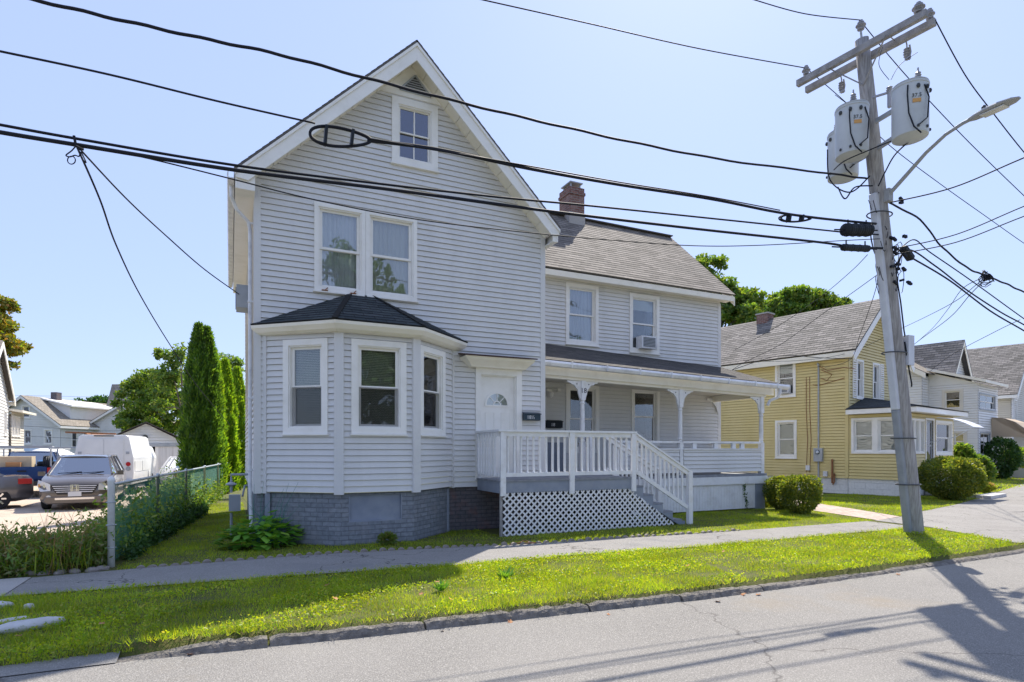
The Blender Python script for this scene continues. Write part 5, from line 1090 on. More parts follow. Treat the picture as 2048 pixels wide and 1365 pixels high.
# main block, gable to the left; dormer
mw = 8.5; m0 = PB3; mid = m0 + 3.6; rz = 8.1; es = (rz - 5.6) / 3.9
mb = MB(T3 @ Fr((-1.2, 0, 0), 0)); mb.T = T3 @ Fr((-1.0, m0 + 7.2, 0), -90); siding(mb, 0, 7.2, .3, 8.0, e=.14, lim=lambda z: (max(0, 3.6 - (8.0 - z) / es), min(7.2, 3.6 + (8.0 - z) / es)) if z > 5.4 else (0, 7.2)); mb.T = T3 @ Fr((-1.0, m0, 0)); siding(mb, 0, mw, .3, 5.5, e=.14); mb.T = T3 @ Fr((mw - 1, m0, 0), 90); siding(mb, 0, 7.2, .3, 8.0, e=.14, lim=lambda z: (max(0, 3.6 - (8.0 - z) / es), min(7.2, 3.6 + (8.0 - z) / es)) if z > 5.4 else (0, 7.2)); mb.build('main_wall', 'siding_white', W3)
mb = MB(T3); roof_plane(mb, (-1.4, m0 - .3, 5.6), (mw - .7, m0 - .3, 5.6), (mw - .7, mid, rz), (-1.4, mid, rz), ex=.2); roof_plane(mb, (mw - .7, m0 + 7.5, 5.6), (-1.4, m0 + 7.5, 5.6), (-1.4, mid, rz), (mw - .7, mid, rz), ex=.2); mb.build('main_roof', 'shingle_tan', W3)
mb = MB(T3 @ Fr((-1.41, 0, 0), -90)); 
P = [(-mid, rz - .03), (-(m0 - .3), 5.57), (-(m0 - .3), 5.3), (-mid, rz - .3)]; mb.prism(P[::-1], -.03, .0); P = [(-mid, rz - .03), (-(m0 + 7.5), 5.57), (-(m0 + 7.5), 5.3), (-mid, rz - .3)]; mb.prism(P, -.03, .0); mb.build('rake_board', 'trim_cream', W3)
dx, dw, dr = 2.6, 1.6, 7.7; dy = m0 - .6
mb = MB(T3 @ Fr((0, dy, 0))); siding(mb, dx - dw, dx + dw, 5.3, dr - .1, e=.14, lim=lambda z: (dx - (dr - .1 - z) / 1.35, dx + (dr - .1 - z) / 1.35)); dmr = mb.build('dormer', 'siding_white', W3)
mb = MB(T3); roof_plane(mb, (dx - dw - .3, mid, dr - (dw + .3) * 1.3), (dx - dw - .3, dy - .35, dr - (dw + .3) * 1.3), (dx, dy - .35, dr), (dx, mid, dr), ex=.18); roof_plane(mb, (dx + dw + .3, dy - .35, dr - (dw + .3) * 1.3), (dx + dw + .3, mid, dr - (dw + .3) * 1.3), (dx, mid, dr), (dx, dy - .35, dr), ex=.18); mb.build('dormer_roof', 'shingle_old', dmr)
mb = MB(T3)
for s in (-1, 1): P = [(dx, dr - .05), (dx + s * (dw + .28), dr - .05 - (dw + .28) * 1.3), (dx + s * (dw + .18), dr - .35 - (dw + .18) * 1.3), (dx, dr - .33)]; mb.prism(P[::s], dy - .34, dy - .30)
mb.build('dormer_rake', 'trim_cream', dmr)
MB(T3).box(1.0, 1.5, mid - .3, mid + .3, 7.6, 8.9).build('chimney', 'brick_red', W3); MB(T3).box(-1.0, -.5, mid - .3, mid + .3, 7.6, 9.0).build('chimney', 'brick_red', W3)
# tan awning over the door at the right side of the sun porch
mb = MB(T3); aw0, aw1 = onfr(1981, 860, T3)[0], q1 + 1.3
pts = [(-.05, 3.25), (-.5, 3.22), (-1.0, 3.0), (-1.4, 2.65), (-1.55, 2.2)]
n = len(pts); V = [(x, y, z) for x in (aw0, aw1) for y, z in pts]; mb.mesh(V, [(i, i + 1, i + 1 + n, i + n) for i in range(n - 1)] + [tuple(range(n)) + ()]); mb.mesh([(aw0, -.05, 2.2), (aw0, -.05, 3.25)] + [(aw0, y, z) for y, z in pts[1:]], [(0, 1, 2, 3, 4, 5)]); mb.build('door_awning', 'awning', W3)
mb = MB(T3); mb.box(q1 + .02, q1 + 1.7, .3, .5, .3, 2.4); mb.box(q1, q1 + 1.8, -1.2, .3, 0, .5); mb.build('side_entry', 'siding_beige', W3)
mb = MB(T3L @ Fr((0, 0, 0))); xq, zq = onfr(1838, 790, T3L); mb.tube([(xq, -.1, 5.2), (xq, -.1, 3.6)], .04, 6); mb.build('service_mast', 'metal_grey', W3)
# far right house
O4 = atd(2022, 905, 39); T4 = Fr((O4.x, O4.y, 0), 14); G4 = thing('grey_roofed_house', 'pale house at the far right with weathered grey roof and white downspout', 'house', T4)
T4L = T4 @ Matrix.Rotation(R(-90), 4, 'Z'); w4 = 8
mb = MB(T4L); siding(mb, -14, 0, .3, 5.2, e=.14, out=.02); mb.T = T4; siding(mb, 0, w4, .3, 8.6, e=.14, lim=lambda z: (max(0, (z - 5.1) / .95), min(w4, w4 - (z - 5.1) / .95)) if z > 5.1 else (0, w4)); mb.build('wall', 'siding_beige', G4)
mb = MB(T4); roof_plane(mb, (-.4, 14, 5.15), (-.4, -.4, 5.15), (w4 / 2, -.4, 9.0), (w4 / 2, 14, 9.0), ex=.2); roof_plane(mb, (w4 + .4, -.4, 5.15), (w4 + .4, 14, 5.15), (w4 / 2, 14, 9.0), (w4 / 2, -.4, 9.0), ex=.2); mb.build('roof', 'shingle_old', G4)
mb = MB(T4)
for s in (-1, 1): P = [(w4 / 2, 8.93), (w4 / 2 + s * 4.38, 8.93 - 4.38 * .875), (w4 / 2 + s * 4.38, 8.6 - 4.38 * .875), (w4 / 2, 8.6)]; mb.prism(P[::s], -.42, -.38)
mb.box(-.42, -.38, -.38, 14, 4.9, 5.1); mb.build('rake_board', 'trim_white', G4)
window(G4, T4, .8, 1.6, 3.4, 4.9, kind='shade', cover=.5, blind='blind_white'); window(G4, T4, 3.6, 4.4, 6.3, 7.4, kind='none')
for y0 in (-1.8, -4.2, -6.6): window(G4, T4L, y0, y0 + .9, 3.3, 4.7, kind='shade', cover=.6, blind='blind_white')
mb = MB(T4); mb.tube([(-.1, -.1, 5.0), (-.1, -.1, .2)], .06, 6); mb.build('downspout', 'metal_white', G4)
mb = MB(T4); roof_plane(mb, (.2, -2.4, 2.75), (8, -2.4, 2.75), (8, -.02, 3.3), (.2, -.02, 3.3), ex=.2); pr_ = mb.build('porch_roof', 'shingle_dark', G4); mb = MB(T4); mb.box(.25, 7.9, -2.35, -2.2, 2.5, 2.73)
for x in (.4, 2.8, 5.2): mb.box(x, x + .12, -2.33, -2.21, .4, 2.5)
mb.box(.4, 7.9, -2.3, -2.24, 1.25, 1.33)
for i in range(40): mb.box(.55 + i * .18, .60 + i * .18, -2.29, -2.25, .5, 1.25)
mb.box(.25, 7.9, -2.4, 0, .1, .45); mb.build('porch_railing', 'trim_white', G4)

# ================================================================ HOUSES AT THE LEFT, BEHIND THE LOT
def place(u, v, D, deg=0): p = atd(u, v, D); return Fr((p.x, p.y, -.36), deg)
# mid-left house: gable to the viewer, dormer, faced a little to the right
TG = place(160, 930, 58, 40)
def gable_house(T, name, label, w, d, ez, rz, wall, roof, cat='house', ov=.4, wins=(), swins=(), e=.16, extra=None):
    h = thing(name, label, cat, T); s = (rz - ez) / (w / 2); mb = MB(T)
    lim = lambda z: (max(0, (z - ez) / s), min(w, w - (z - ez) / s)) if z > ez else (0, w)
    siding(mb, 0, w, 0, rz - .12, e=e, out=.02, lim=lim, holes=[hole(*q) for q in wins]); mb.T = T @ Fr((w, 0, 0), 90); siding(mb, 0, d, 0, ez, e=e, out=.02, holes=[hole(*q) for q in swins]); mb.T = T @ Fr((0, d, 0), -90); siding(mb, 0, d, 0, ez, e=e, out=.02); mb.T = T @ Fr((w, d, 0), 180); siding(mb, 0, w, 0, rz - .12, e=e, lim=lim); mb.build('wall', wall, h)
    mb = MB(T); E = ez - ov * s + .12; roof_plane(mb, (-ov, d + ov, E), (-ov, -ov, E), (w / 2, -ov, rz + .1), (w / 2, d + ov, rz + .1), ex=.2); roof_plane(mb, (w + ov, -ov, E), (w + ov, d + ov, E), (w / 2, d + ov, rz + .1), (w / 2, -ov, rz + .1), ex=.2); mb.build('roof', roof, h)
    mb = MB(T)
    for q in (-1, 1): P = [(w / 2, rz + .04), (w / 2 + q * (w / 2 + ov - .01), E - .06), (w / 2 + q * (w / 2 + ov - .01), E - .28), (w / 2, rz - .2)]; mb.prism(P[::q], -ov - .03, -ov + .01)
    mb.box(w + ov - .04, w + ov - .01, -ov, d + ov, E - .26, E - .06); mb.build('rake_board', 'trim_white', h)
    for q in wins: window(h, T, *q, kind='shade', cover=.4, blind='blind_light')
    for q in swins: window(h, T @ Fr((w, 0, 0), 90), *q, kind='shade', cover=.4, blind='blind_white')
    return h
pA, pB = atd(-22, 930, 54.5), atd(121, 930, 54); ang = math.degrees(math.atan2(pB.y - pA.y, pB.x - pA.x)); wA = math.dist(pA[:2], pB[:2])
TG = Fr((pA.x, pA.y, -.36), ang); 
gh_ = gable_house(TG, 'white_gable_house', 'white house behind the parking lot with shed dormer and dark chimney', wA, 10, 4.25, 6.75, 'siding_white', 'shingle_tan', wins=[(wA * .46, wA * .46 + .85, 4.75, 5.95), (wA * .48, wA * .48 + .85, 2.35, 3.75), (wA * .77, wA * .77 + .85, 2.35, 3.75)], swins=[(1.2, 2.0, 2.0, 3.6), (2.6, 3.4, 2.0, 3.6), (4, 4.8, 2.0, 3.6), (6, 6.8, 2.0, 3.6)])
mb = MB(TG); dX = wA; mb.mesh([(wA / 2 + .3, 1.8, 6.5), (wA - .6, 1.8, 6.0), (wA - .6, 1.8, 4.3), (wA / 2 + .3, 1.8, 4.3), (wA / 2 + .3, 8, 6.5), (wA - .6, 8, 6.0), (wA - .6, 8, 4.3), (wA / 2 + .3, 8, 4.3)], [(0, 3, 2, 1), (4, 5, 6, 7), (1, 2, 6, 5)]); dm_ = mb.build('shed_dormer', 'siding_white', gh_)
mb = MB(TG); mb.mesh([(wA / 2, 1.5, 6.82), (wA - .2, 1.5, 6.05), (wA - .2, 8.3, 6.05), (wA / 2, 8.3, 6.82), (wA / 2, 1.5, 6.68), (wA - .2, 1.5, 5.91), (wA - .2, 8.3, 5.91), (wA / 2, 8.3, 6.68)], [(0, 1, 2, 3), (7, 6, 5, 4), (0, 4, 5, 1), (1, 5, 6, 2)]); mb.build('dormer_roof', 'trim_white', dm_)
mb = MB(TG); mb.box(wA / 2 + .2, wA / 2 + .8, 2.6, 3.2, 6.4, 7.4); mb.build('chimney', 'brick_worn', gh_)
# far-left house cut by the frame
T5 = Fr((*atd(-2, 930, 30)[:2], -.36), 62); 
pC, pD = atd(-40, 930, 24), atd(17, 930, 31)
ang = math.degrees(math.atan2(pD.y - pC.y, pD.x - pC.x)); wC = math.dist(pC[:2], pD[:2]); T5 = Fr((pC.x, pC.y, -.36), ang)
h5 = gable_house(T5, 'cream_house', 'cream sided house cut off by the left edge with enclosed back porch', wC, 6, 4.5, 6.9, 'siding_white', 'shingle', wins=[(wC * .80, wC * .80 + .8, 2.6, 3.9)], ov=.25)
pE = atd(43, 930, 33.5); wE = math.dist(pD[:2], pE[:2]); T6 = Fr((pD.x + .1, pD.y, -.36), math.degrees(math.atan2(pE.y - pD.y, pE.x - pD.x)))
mb = MB(T6); siding(mb, 0, wE, 0, 3.9, e=.14, holes=[hole(.1, .6, 2.6, 3.7, .05), hole(.7, 1.3, 2.6, 3.7, .05), hole(1.4, 1.9, 2.6, 3.7, .05)]); mb.T = T6 @ Fr((wE, 0, 0), 90); siding(mb, 0, 4, 0, 3.9, e=.14); mb.build('back_porch', 'siding_beige', h5)
for a in ((.1, .6), (.7, 1.3), (1.4, 1.9)):
    if a[1] < wE: window(h5, T6, a[0], a[1], 2.6, 3.7, cw=.05, kind='none')
mb = MB(T6); mb.mesh([(-.1, -.5, 3.85), (wE + .4, -.5, 3.85), (wE + .4, 4, 4.5), (-.1, 4, 4.5), (-.1, -.5, 3.97), (wE + .4, -.5, 3.97), (wE + .4, 4, 4.62), (-.1, 4, 4.62)], [(3, 2, 1, 0), (4, 5, 6, 7), (0, 1, 5, 4), (1, 2, 6, 5), (2, 3, 7, 6), (3, 0, 4, 7)]); mb.build('porch_roof', 'trim_cream', h5)
# garage
pA, pB = atd(213, 955, 31), atd(366, 955, 33); ang = math.degrees(math.atan2(pB.y - pA.y, pB.x - pA.x)); wg = math.dist(pA[:2], pB[:2]); TGa = Fr((pA.x, pA.y, -.36), ang)
ga = thing('garage', 'weathered white garage with open door behind the evergreens', 'garage', TGa); s = .95 / (wg / 2); ge, gr = 2.35, 3.35
mb = MB(TGa); siding(mb, 0, wg, 0, gr, e=.15, out=.02, lim=lambda z: (max(0, (z - ge) / s), min(wg, wg - (z - ge) / s)) if z > ge else (0, wg), holes=[(wg * .22, wg * .97, -.1, 2.05)]); mb.T = TGa @ Fr((wg, 0, 0), 90); siding(mb, 0, 6, 0, ge, e=.15); mb.T = TGa @ Fr((0, 6, 0), -90); siding(mb, 0, 6, 0, ge, e=.15); mb.T = TGa @ Fr((wg, 6, 0), 180); siding(mb, 0, wg, 0, ge, e=.15); mb.build('garage_wall', 'siding_white', ga)
mb = MB(TGa); roof_plane(mb, (-.35, 6.2, ge - .05), (-.35, -.35, ge - .05), (wg / 2, -.35, gr + .05), (wg / 2, 6.2, gr + .05)); roof_plane(mb, (wg + .35, -.35, ge - .05), (wg + .35, 6.2, ge - .05), (wg / 2, 6.2, gr + .05), (wg / 2, -.35, gr + .05)); mb.build('garage_roof', 'shingle_tan', ga)
mb = MB(TGa); mb.box(wg * .66, wg * .97, -.06, -.025, 0, 2.05); mb.build('garage_door_leaf', 'garage_door', ga); mb = MB(TGa); mb.box(.1, wg - .1, -.12, -.025, 2.05, 2.2); mb.build('door_track', 'metal_grey', ga)
mb = MB(TGa); mb.box(wg * .62, wg * .66, -.07, -.02, 0, 2.05); mb.box(wg * .22, wg * .24, -.07, -.02, 0, 2.05); mb.build('door_post', 'trim_white', ga)
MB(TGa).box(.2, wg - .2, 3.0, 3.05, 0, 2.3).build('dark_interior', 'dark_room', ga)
mb = MB(TGa); mb.lathe([(.05, 0), (.05, .05), (.14, .12), (.14, .16)], (wg / 2 - .05, -.03, 2.55), 10, 'Y'); mb.build('yard_lamp', 'metal_dark', ga)
# steep tan-roofed house behind the trees and small gable
pA = atd(180, 930, 58); T7 = Fr((pA.x, pA.y, -.36), -14)
h7 = gable_house(T7, 'tan_roofed_house', 'white house with steep tan roof half hidden behind trees', 5.5, 9, 4.4, 6.3, 'siding_white', 'shingle_tan', wins=[(3.2, 4.0, 4.0, 4.9)])
mb = MB(); roof_plane(mb, atd(200, 862, 60), atd(330, 866, 60), atd(345, 768, 64), atd(224, 769, 64), ex=.22); mb.build('steep_roof', 'shingle_tan', h7)

# ================================================================ VEHICLES
def car(T, name, label, cat, L, W, spec, m, group=None):
    """spec: rows (x, half width, z bottom, z belt, roof half width or 0, z roof) from front (x=0) to rear"""
    t = thing(name, label, cat, T, group)
    mb = MB(T); V = []; n = 11
    for (x, hw, zb, zl, rw, zr_) in spec:
        zl_ = zl; ring = [(-hw * .80, zb), (-hw * .97, zb + .12), (-hw, zb + (zl - zb) * .45), (-hw * .985, zb + (zl - zb) * .78), (-hw * .93, zl), (0, zl + .02), (hw * .93, zl), (hw * .985, zb + (zl - zb) * .78), (hw, zb + (zl - zb) * .45), (hw * .97, zb + .12), (hw * .80, zb)]
        V += [(q, x, z) for q, z in ring]
    k = len(spec); Fc = [(i * n + j, (i + 1) * n + j, (i + 1) * n + (j + 1) % n, i * n + (j + 1) % n) for i in range(k - 1) for j in range(n)] + [tuple(range(n)), tuple((k - 1) * n + j for j in range(n - 1, -1, -1))]
    mb.mesh(V, Fc); body = mb.build('body', m, t, smooth=True); es = body.modifiers.new('es', 'EDGE_SPLIT'); es.split_angle = R(42)
    cab = [s_ for s_ in spec if s_[4] > 0]
    base = [(spec[i][0], spec[i][1], spec[i][3]) for i in range(k)]
    return t, body, cab
def wheel(t, T, x, y, r, w=.2, m='chrome'):
    a = MB(T); a.lathe([(r * .55, -w / 2), (r * .95, -w / 2), (r, -w * .35), (r, w * .35), (r * .95, w / 2), (r * .55, w / 2)], (x, y, r), 28, 'X'); o = a.build('wheel', 'tyre', t, smooth=False)
    a = MB(T); a.lathe([(.0, -w * .42), (r * .2, -w * .42), (r * .24, -w * .36), (r * .62, -w * .40), (r * .66, -w * .51), (r * .66, w * .51), (r * .62, w * .40), (r * .24, w * .36), (r * .2, w * .42), (0, w * .42)], (x, y, r), 28, 'X')
    for k in range(7):
        c, s_ = math.cos(k * .8976), math.sin(k * .8976)
        for sg in (-1, 1): a.beam((x + sg * w * .44, y + c * r * .15, r + s_ * r * .15), (x + sg * w * .48, y + c * r * .64, r + s_ * r * .64), .05, .02, up=(1, 0, 0))
    a.build('rim', m, o)
def greenhouse(t, T, pts_belt, pts_roof, m, glass='glass_car', pil=.05):
    """belt / roof outlines: lists of (half width, y) + heights, front to rear; glass shell, roof panel and pillars"""
    a = MB(T); k = len(pts_belt)
    B = [(hw, y, z) for hw, y, z in pts_belt]; Rf = [(hw, y, z) for hw, y, z in pts_roof]
    for s in (-1, 1):
        for i in range(k - 1):
            q = [(s * B[i][0], B[i][1], B[i][2]), (s * B[i + 1][0], B[i + 1][1], B[i + 1][2]), (s * Rf[i + 1][0], Rf[i + 1][1], Rf[i + 1][2]), (s * Rf[i][0], Rf[i][1], Rf[i][2])]; a.face(q if s < 0 else q[::-1])
    a.build('side_window', glass, t)
    a = MB(T); a.face([(-B[0][0], B[0][1], B[0][2]), (B[0][0], B[0][1], B[0][2]), (Rf[0][0], Rf[0][1], Rf[0][2]), (-Rf[0][0], Rf[0][1], Rf[0][2])]); ws_ = a.build('windshield', glass, t)
    a = MB(T); a.face([(B[-1][0], B[-1][1], B[-1][2]), (-B[-1][0], B[-1][1], B[-1][2]), (-Rf[-1][0], Rf[-1][1], Rf[-1][2]), (Rf[-1][0], Rf[-1][1], Rf[-1][2])]); a.build('rear_window', glass, t)
    a = MB(T); V = []
    for hw, y, z in Rf: V += [(-hw - .01, y, z), (-hw * .8, y, z + .035), (0, y, z + .055), (hw * .8, y, z + .035), (hw + .01, y, z)]
    a.mesh(V, [(i * 5 + j, i * 5 + j + 1, (i + 1) * 5 + j + 1, (i + 1) * 5 + j) for i in range(k - 1) for j in range(4)])
    for i in (0, k - 1): a.mesh(V[i * 5:i * 5 + 5], [(0, 1, 2, 3, 4)])
    a.build('roof_panel', m, t, smooth=True)
    for s in (-1, 1):
        a = MB(T)
        for i in range(k): p, q = Vector((s * (B[i][0] + .0), B[i][1], B[i][2])), Vector((s * (Rf[i][0] + .0), Rf[i][1], Rf[i][2] + .01)); a.beam(p, q, pil if 0 < i < k - 1 else pil * 1.4, pil, up=(1, 0, 0))
        for i in range(k - 1): a.beam((s * Rf[i][0], Rf[i][1], Rf[i][2]), (s * Rf[i + 1][0], Rf[i + 1][1], Rf[i + 1][2]), .06, .05)
        a.build('pillar', m, t)
    return ws_
# brown-grey minivan facing the camera
c = atz(160, 1020, -.352); Fv = math.degrees(math.atan2(-c.x, c.y)) 
TV = Matrix.Translation(Vector((atz(150, 1021, -.352).x, atz(150, 1021, -.352).y, -.352))) @ Matrix.Rotation(R(3), 4, 'Z')
mini, body, _ = car(TV, 'minivan', 'brownish grey minivan facing the street, parked behind the weeds', 'minivan', 5, 2, [(0.0, .62, .30, .62, 0, 0), (.03, .78, .24, .78, 0, 0), (.16, .92, .20, .88, 0, 0), (.5, .98, .20, .98, 0, 0), (1.0, 1.0, .20, 1.06, 0, 0), (1.25, 1.0, .2, 1.10, 0, 0), (3.0, 1.0, .20, 1.12, 0, 0), (4.6, .98, .22, 1.12, 0, 0), (4.95, .90, .30, 1.05, 0, 0), (5.05, .8, .4, .95, 0, 0)], 'car_brown')
greenhouse(mini, TV, [(.86, 1.05, 1.07), (.93, 1.75, 1.12), (.95, 2.8, 1.14), (.94, 3.9, 1.14), (.88, 4.9, 1.12)], [(.68, 1.95, 1.62), (.70, 2.25, 1.66), (.71, 2.9, 1.68), (.70, 3.9, 1.67), (.66, 4.6, 1.62)], 'car_brown')
MB(TV).face([(-.8, 3.3, .9), (.8, 3.3, .9), (.66, 3.3, 1.6), (-.66, 3.3, 1.6)]).build('cabin_interior', 'dark_room', mini)
for s in (-.42, .42): mb = MB(TV); mb.box(s - .22, s + .22, 2.4, 2.55, .9, 1.4); mb.box(s - .12, s + .12, 2.42, 2.52, 1.42, 1.58); mb.build('seat', 'bumper_dark', mini)
for s in (-.86, .86):
    for y in (.92, 4.0): wheel(mini, TV, s, y, .34)
mb = MB(TV); mb.prism([(-.55, .66), (-.44, .50), (.44, .50), (.55, .66), (.60, .80), (-.60, .80)], -.035, .12); gr_ = mb.build('grille', 'bumper_dark', mini, bevel=.01)
mb = MB(TV); 
for z, hw in ((.76, .56), (.70, .53), (.64, .50), (.58, .46)): mb.box(-hw, hw, -.06, -.036, z - .011, z + .011)
mb.build('grille_bar', 'metal_white', gr_)
mb = MB(TV)
for s in (-1, 1): mb.beam((s * .065, -.085, .62), (s * .05, -.085, .79), .034, .02, up=(0, 1, 0))
mb.box(-.055, .055, -.082, -.066, .685, .71); mb.box(-.10, .10, -.066, -.060, .60, .615); mb.box(-.10, .10, -.066, -.060, .785, .80); mb.box(-.11, -.095, -.066, -.06, .60, .80); mb.box(.095, .11, -.066, -.06, .60, .80); mb.build('emblem', 'chrome', gr_)
for s in (-1, 1):
    mb = MB(TV); P = [(s * .60, -.02, .62), (s * .88, .10, .60), (s * .98, .30, .78), (s * .99, .50, .94), (s * .80, .10, .90), (s * .62, .0, .82)]; Q = [(p[0] * 1.0, p[1] - .05, p[2] + .005) for p in P]
    mb.mesh(Q, [tuple(range(6))[::s]]); mb.mesh(P + Q, [(i, (i + 1) % 6, (i + 1) % 6 + 6, i + 6) for i in range(6)]); h = mb.build('headlight', 'lamp_clear', mini, smooth=False)
    mb = MB(TV); mb.lathe([(.0, 0), (.06, .0), (.065, .02)], (s * .74, .055, .77), 12, 'Y'); mb.build('bulb_reflector', 'chrome', h)
    mb = MB(TV); mb.box(s * .90 - .04, s * .90 + .04, .17, .26, .73, .84); mb.build('turn_signal', 'lamp_amber', mini, bevel=.01)
    mb = MB(TV); mb.lathe([(.0, .0), (.06, 0), (.07, -.02)], (s * .66, -.02, .42), 14, 'Y'); mb.build('fog_lamp', 'lamp_clear', mini)
    mb = MB(TV); mb.box(s * 1.07 - .09, s * 1.07 + .09, 1.32, 1.42, 1.04, 1.18); mb.beam((s * .88, 1.38, 1.06), (s * 1.04, 1.38, 1.08), .06, .05); mb.build('side_mirror', 'car_brown', mini, bevel=.03)
mb = MB(TV); mb.prism([(-.80, .30), (-.70, .22), (.70, .22), (.80, .30), (.74, .44), (-.74, .44)], -.03, .12); bp_ = mb.build('front_bumper', 'car_brown', mini, bevel=.02); mb = MB(TV); mb.box(-.5, .5, -.04, -.02, .34, .40); mb.build('lower_trim', 'chrome', bp_)
MB(TV).box(-.17, .17, -.055, -.035, .44, .57).build('licence_plate', 'plate_white', mini)
for x_ in (-.6, .0): MB(TV).beam((x_, 1.06, 1.12), (x_ + .62, 1.18, 1.16), .02, .02).build('wiper', 'black_plastic', mini)
# grey sedan, only its tail shows at the left edge
ps = atz(20, 1018, -.352); TS = Matrix.Translation(Vector((ps.x, ps.y, -.352))) @ Matrix.Rotation(R(-72), 4, 'Z') @ Matrix.Translation(Vector((-.9, -4.15, 0)))
sed, body, _ = car(TS, 'sedan', 'dark grey saloon car whose tail shows at the left edge of the lot', 'car', 4.8, 1.8, [(0, .6, .3, .62, 0, 0), (.08, .82, .22, .72, 0, 0), (.6, .90, .2, .86, 0, 0), (1.2, .91, .2, .94, 0, 0), (3.6, .91, .2, 1.0, 0, 0), (4.3, .90, .22, 1.04, 0, 0), (4.65, .84, .28, 1.02, 0, 0), (4.75, .74, .36, .90, 0, 0)], 'car_grey')
greenhouse(sed, TS, [(.80, 1.1, .95), (.86, 1.8, 1.0), (.86, 2.8, 1.02), (.82, 4.0, 1.05)], [(.58, 1.9, 1.40), (.60, 2.2, 1.43), (.60, 2.9, 1.43), (.58, 3.3, 1.38)], 'car_grey')
for s in (-.80, .80):
    for y in (.9, 3.85): wheel(sed, TS, s, y, .33)
    mb = MB(TS); mb.box(s * 1.0 - .10, s * 1.0 + .10, 4.35, 4.70, .78, .95); mb.build('tail_light', 'lamp_red', sed, bevel=.03)
# blue pickup, tailgate to us
pk = atz(52, 1000, -.352); TP = Matrix.Translation(Vector((pk.x - .35, pk.y + .9, -.352))) @ Matrix.Rotation(R(6), 4, 'Z')
pick = thing('pickup_truck', 'blue pickup seen from behind its tailgate, loaded with tanks and hose', 'pickup truck', TP)
mb = MB(TP)
for s in (-1, 1):
    P = [(0, .55), (.55, .55), (.75, .85), (1.25, .85), (1.45, .55), (2.2, .55), (2.2, 1.22), (0, 1.22)]; T_ = TP @ Fr((s * .93, 0, 0), 90); mb.T = T_; mb.prism(P, -.05, .05)
mb.T = TP; mb.box(-.93, .93, .03, 2.2, .6, .72); mb.box(-.93, .93, 2.15, 2.2, .72, 1.22); mb.build('truck_bed', 'car_blue', pick, bevel=.02)
mb = MB(TP); mb.box(-.76, .76, -.03, .03, .72, 1.22); tg = mb.build('tailgate', 'car_blue', pick, bevel=.015); MB(TP).box(-.14, .14, -.05, -.031, 1.02, 1.08).build('tailgate_handle', 'black_plastic', tg)
MB(TP).box(-.95, .95, -.28, -.02, .48, .66).build('rear_bumper', 'bumper_dark', pick, bevel=.03)
for s in (-1, 1): MB(TP).box(s * .87 - .09, s * .87 + .09, -.045, .05, .78, 1.18).build('tail_light', 'lamp_red', pick, bevel=.02)
mb = MB(TP); mb.box(-.95, .95, 2.25, 4.0, .55, 1.22); mb.box(-.93, .93, 4.0, 5.3, .55, 1.10); mb.build('cab', 'car_blue', pick, bevel=.05)
greenhouse(pick, TP, [(.90, 2.3, 1.22), (.90, 3.1, 1.22), (.88, 4.0, 1.20)], [(.72, 2.4, 1.75), (.72, 3.0, 1.78), (.72, 3.5, 1.75)], 'car_blue')
for s in (-.84, .84):
    for y in (1.0, 4.5): wheel(pick, TP, s, y, .38, .24)
mb = MB(TP)
for s in (-.88, .88):
    for y in (.1, 2.1): mb.beam((s, y, 1.22), (s, y, 1.92), .05, .05)
    mb.beam((s, -.3, 1.92), (s, 4.3, 1.95), .05, .05)
for y in (.1, 2.1, 4.0): mb.beam((-1.3, y, 1.97), (1.5, y, 1.97), .05, .05)
mb.beam((-1.0, -.6, 2.0), (1.0, -.5, 2.02), .03, .05)
mb.build('ladder_rack', 'metal_grey', pick)
def load(name, label, cat, mbx, m, bev=.0, smooth=False): o = mbx.build(name, m, bevel=bev, smooth=smooth); origin_to_base(o); return tag(o, label, cat)
load('tank', 'beige plastic tank in the bed of the blue pickup', 'tank', MB(TP).box(-.85, .25, .35, 1.3, .73, 1.62), 'tank_beige', .14)
load('cardboard_box', 'small brown box beside the beige tank in the pickup', 'box', MB(TP).box(-.5, -.05, .06, .34, .95, 1.40), 'cardboard', .01)
mb = MB(TP)
for k in range(4): mb.tube([(.62 + .12 * math.cos(0) + (k - 1.5) * .07, .55 + math.cos(t) * .30, 1.32 + math.sin(t) * .30) for t in [i * math.pi / 12 for i in range(25)]], .035, 6)
mb.tube([(.40, .55, 1.32), (.95, .55, 1.32)], .10, 12); load('hose_reel', 'round black hose reel at the right of the pickup bed', 'hose reel', mb, 'black_plastic')
load('barrel', 'blue barrel lying behind the hose reel in the pickup', 'barrel', MB(TP).lathe([(.0, -.35), (.24, -.35), (.26, -.3), (.26, .3), (.24, .35), (.0, .35)], (.68, 1.25, 1.20), 20, 'X'), 'barrel_blue')
# white service van
pv = atz(206, 985, -.352); TVN = Matrix.Translation(Vector((pv.x + .25, pv.y + 4.4, -.352))) @ Matrix.Rotation(R(15), 4, 'Z')
c = atd(208, 900, 24.5); TVN = Matrix.Translation(Vector((c.x, c.y, -.352))) @ Matrix.Rotation(R(-4), 4, 'Z')
van = thing('service_van', 'boxy white service van with its rear doors towards us, parked behind the minivan', 'van', TVN)
mb = MB(TVN); pr = [(-1.02, .42), (-1.06, .9), (-1.05, 1.55), (-.88, 2.42), (-.78, 2.50), (.78, 2.50), (.88, 2.42), (1.05, 1.55), (1.06, .9), (1.02, .42)]
mb.prism(pr, 0, 3.9); vb = mb.build('box_body', 'van_white', van, bevel=.03)
mb = MB(TVN); mb.prism([(-.95, .5), (-1.0, 1.5), (-.8, 2.05), (.8, 2.05), (1.0, 1.5), (.95, .5)], 3.92, 5.4); mb.build('cab', 'van_white', van, bevel=.08)
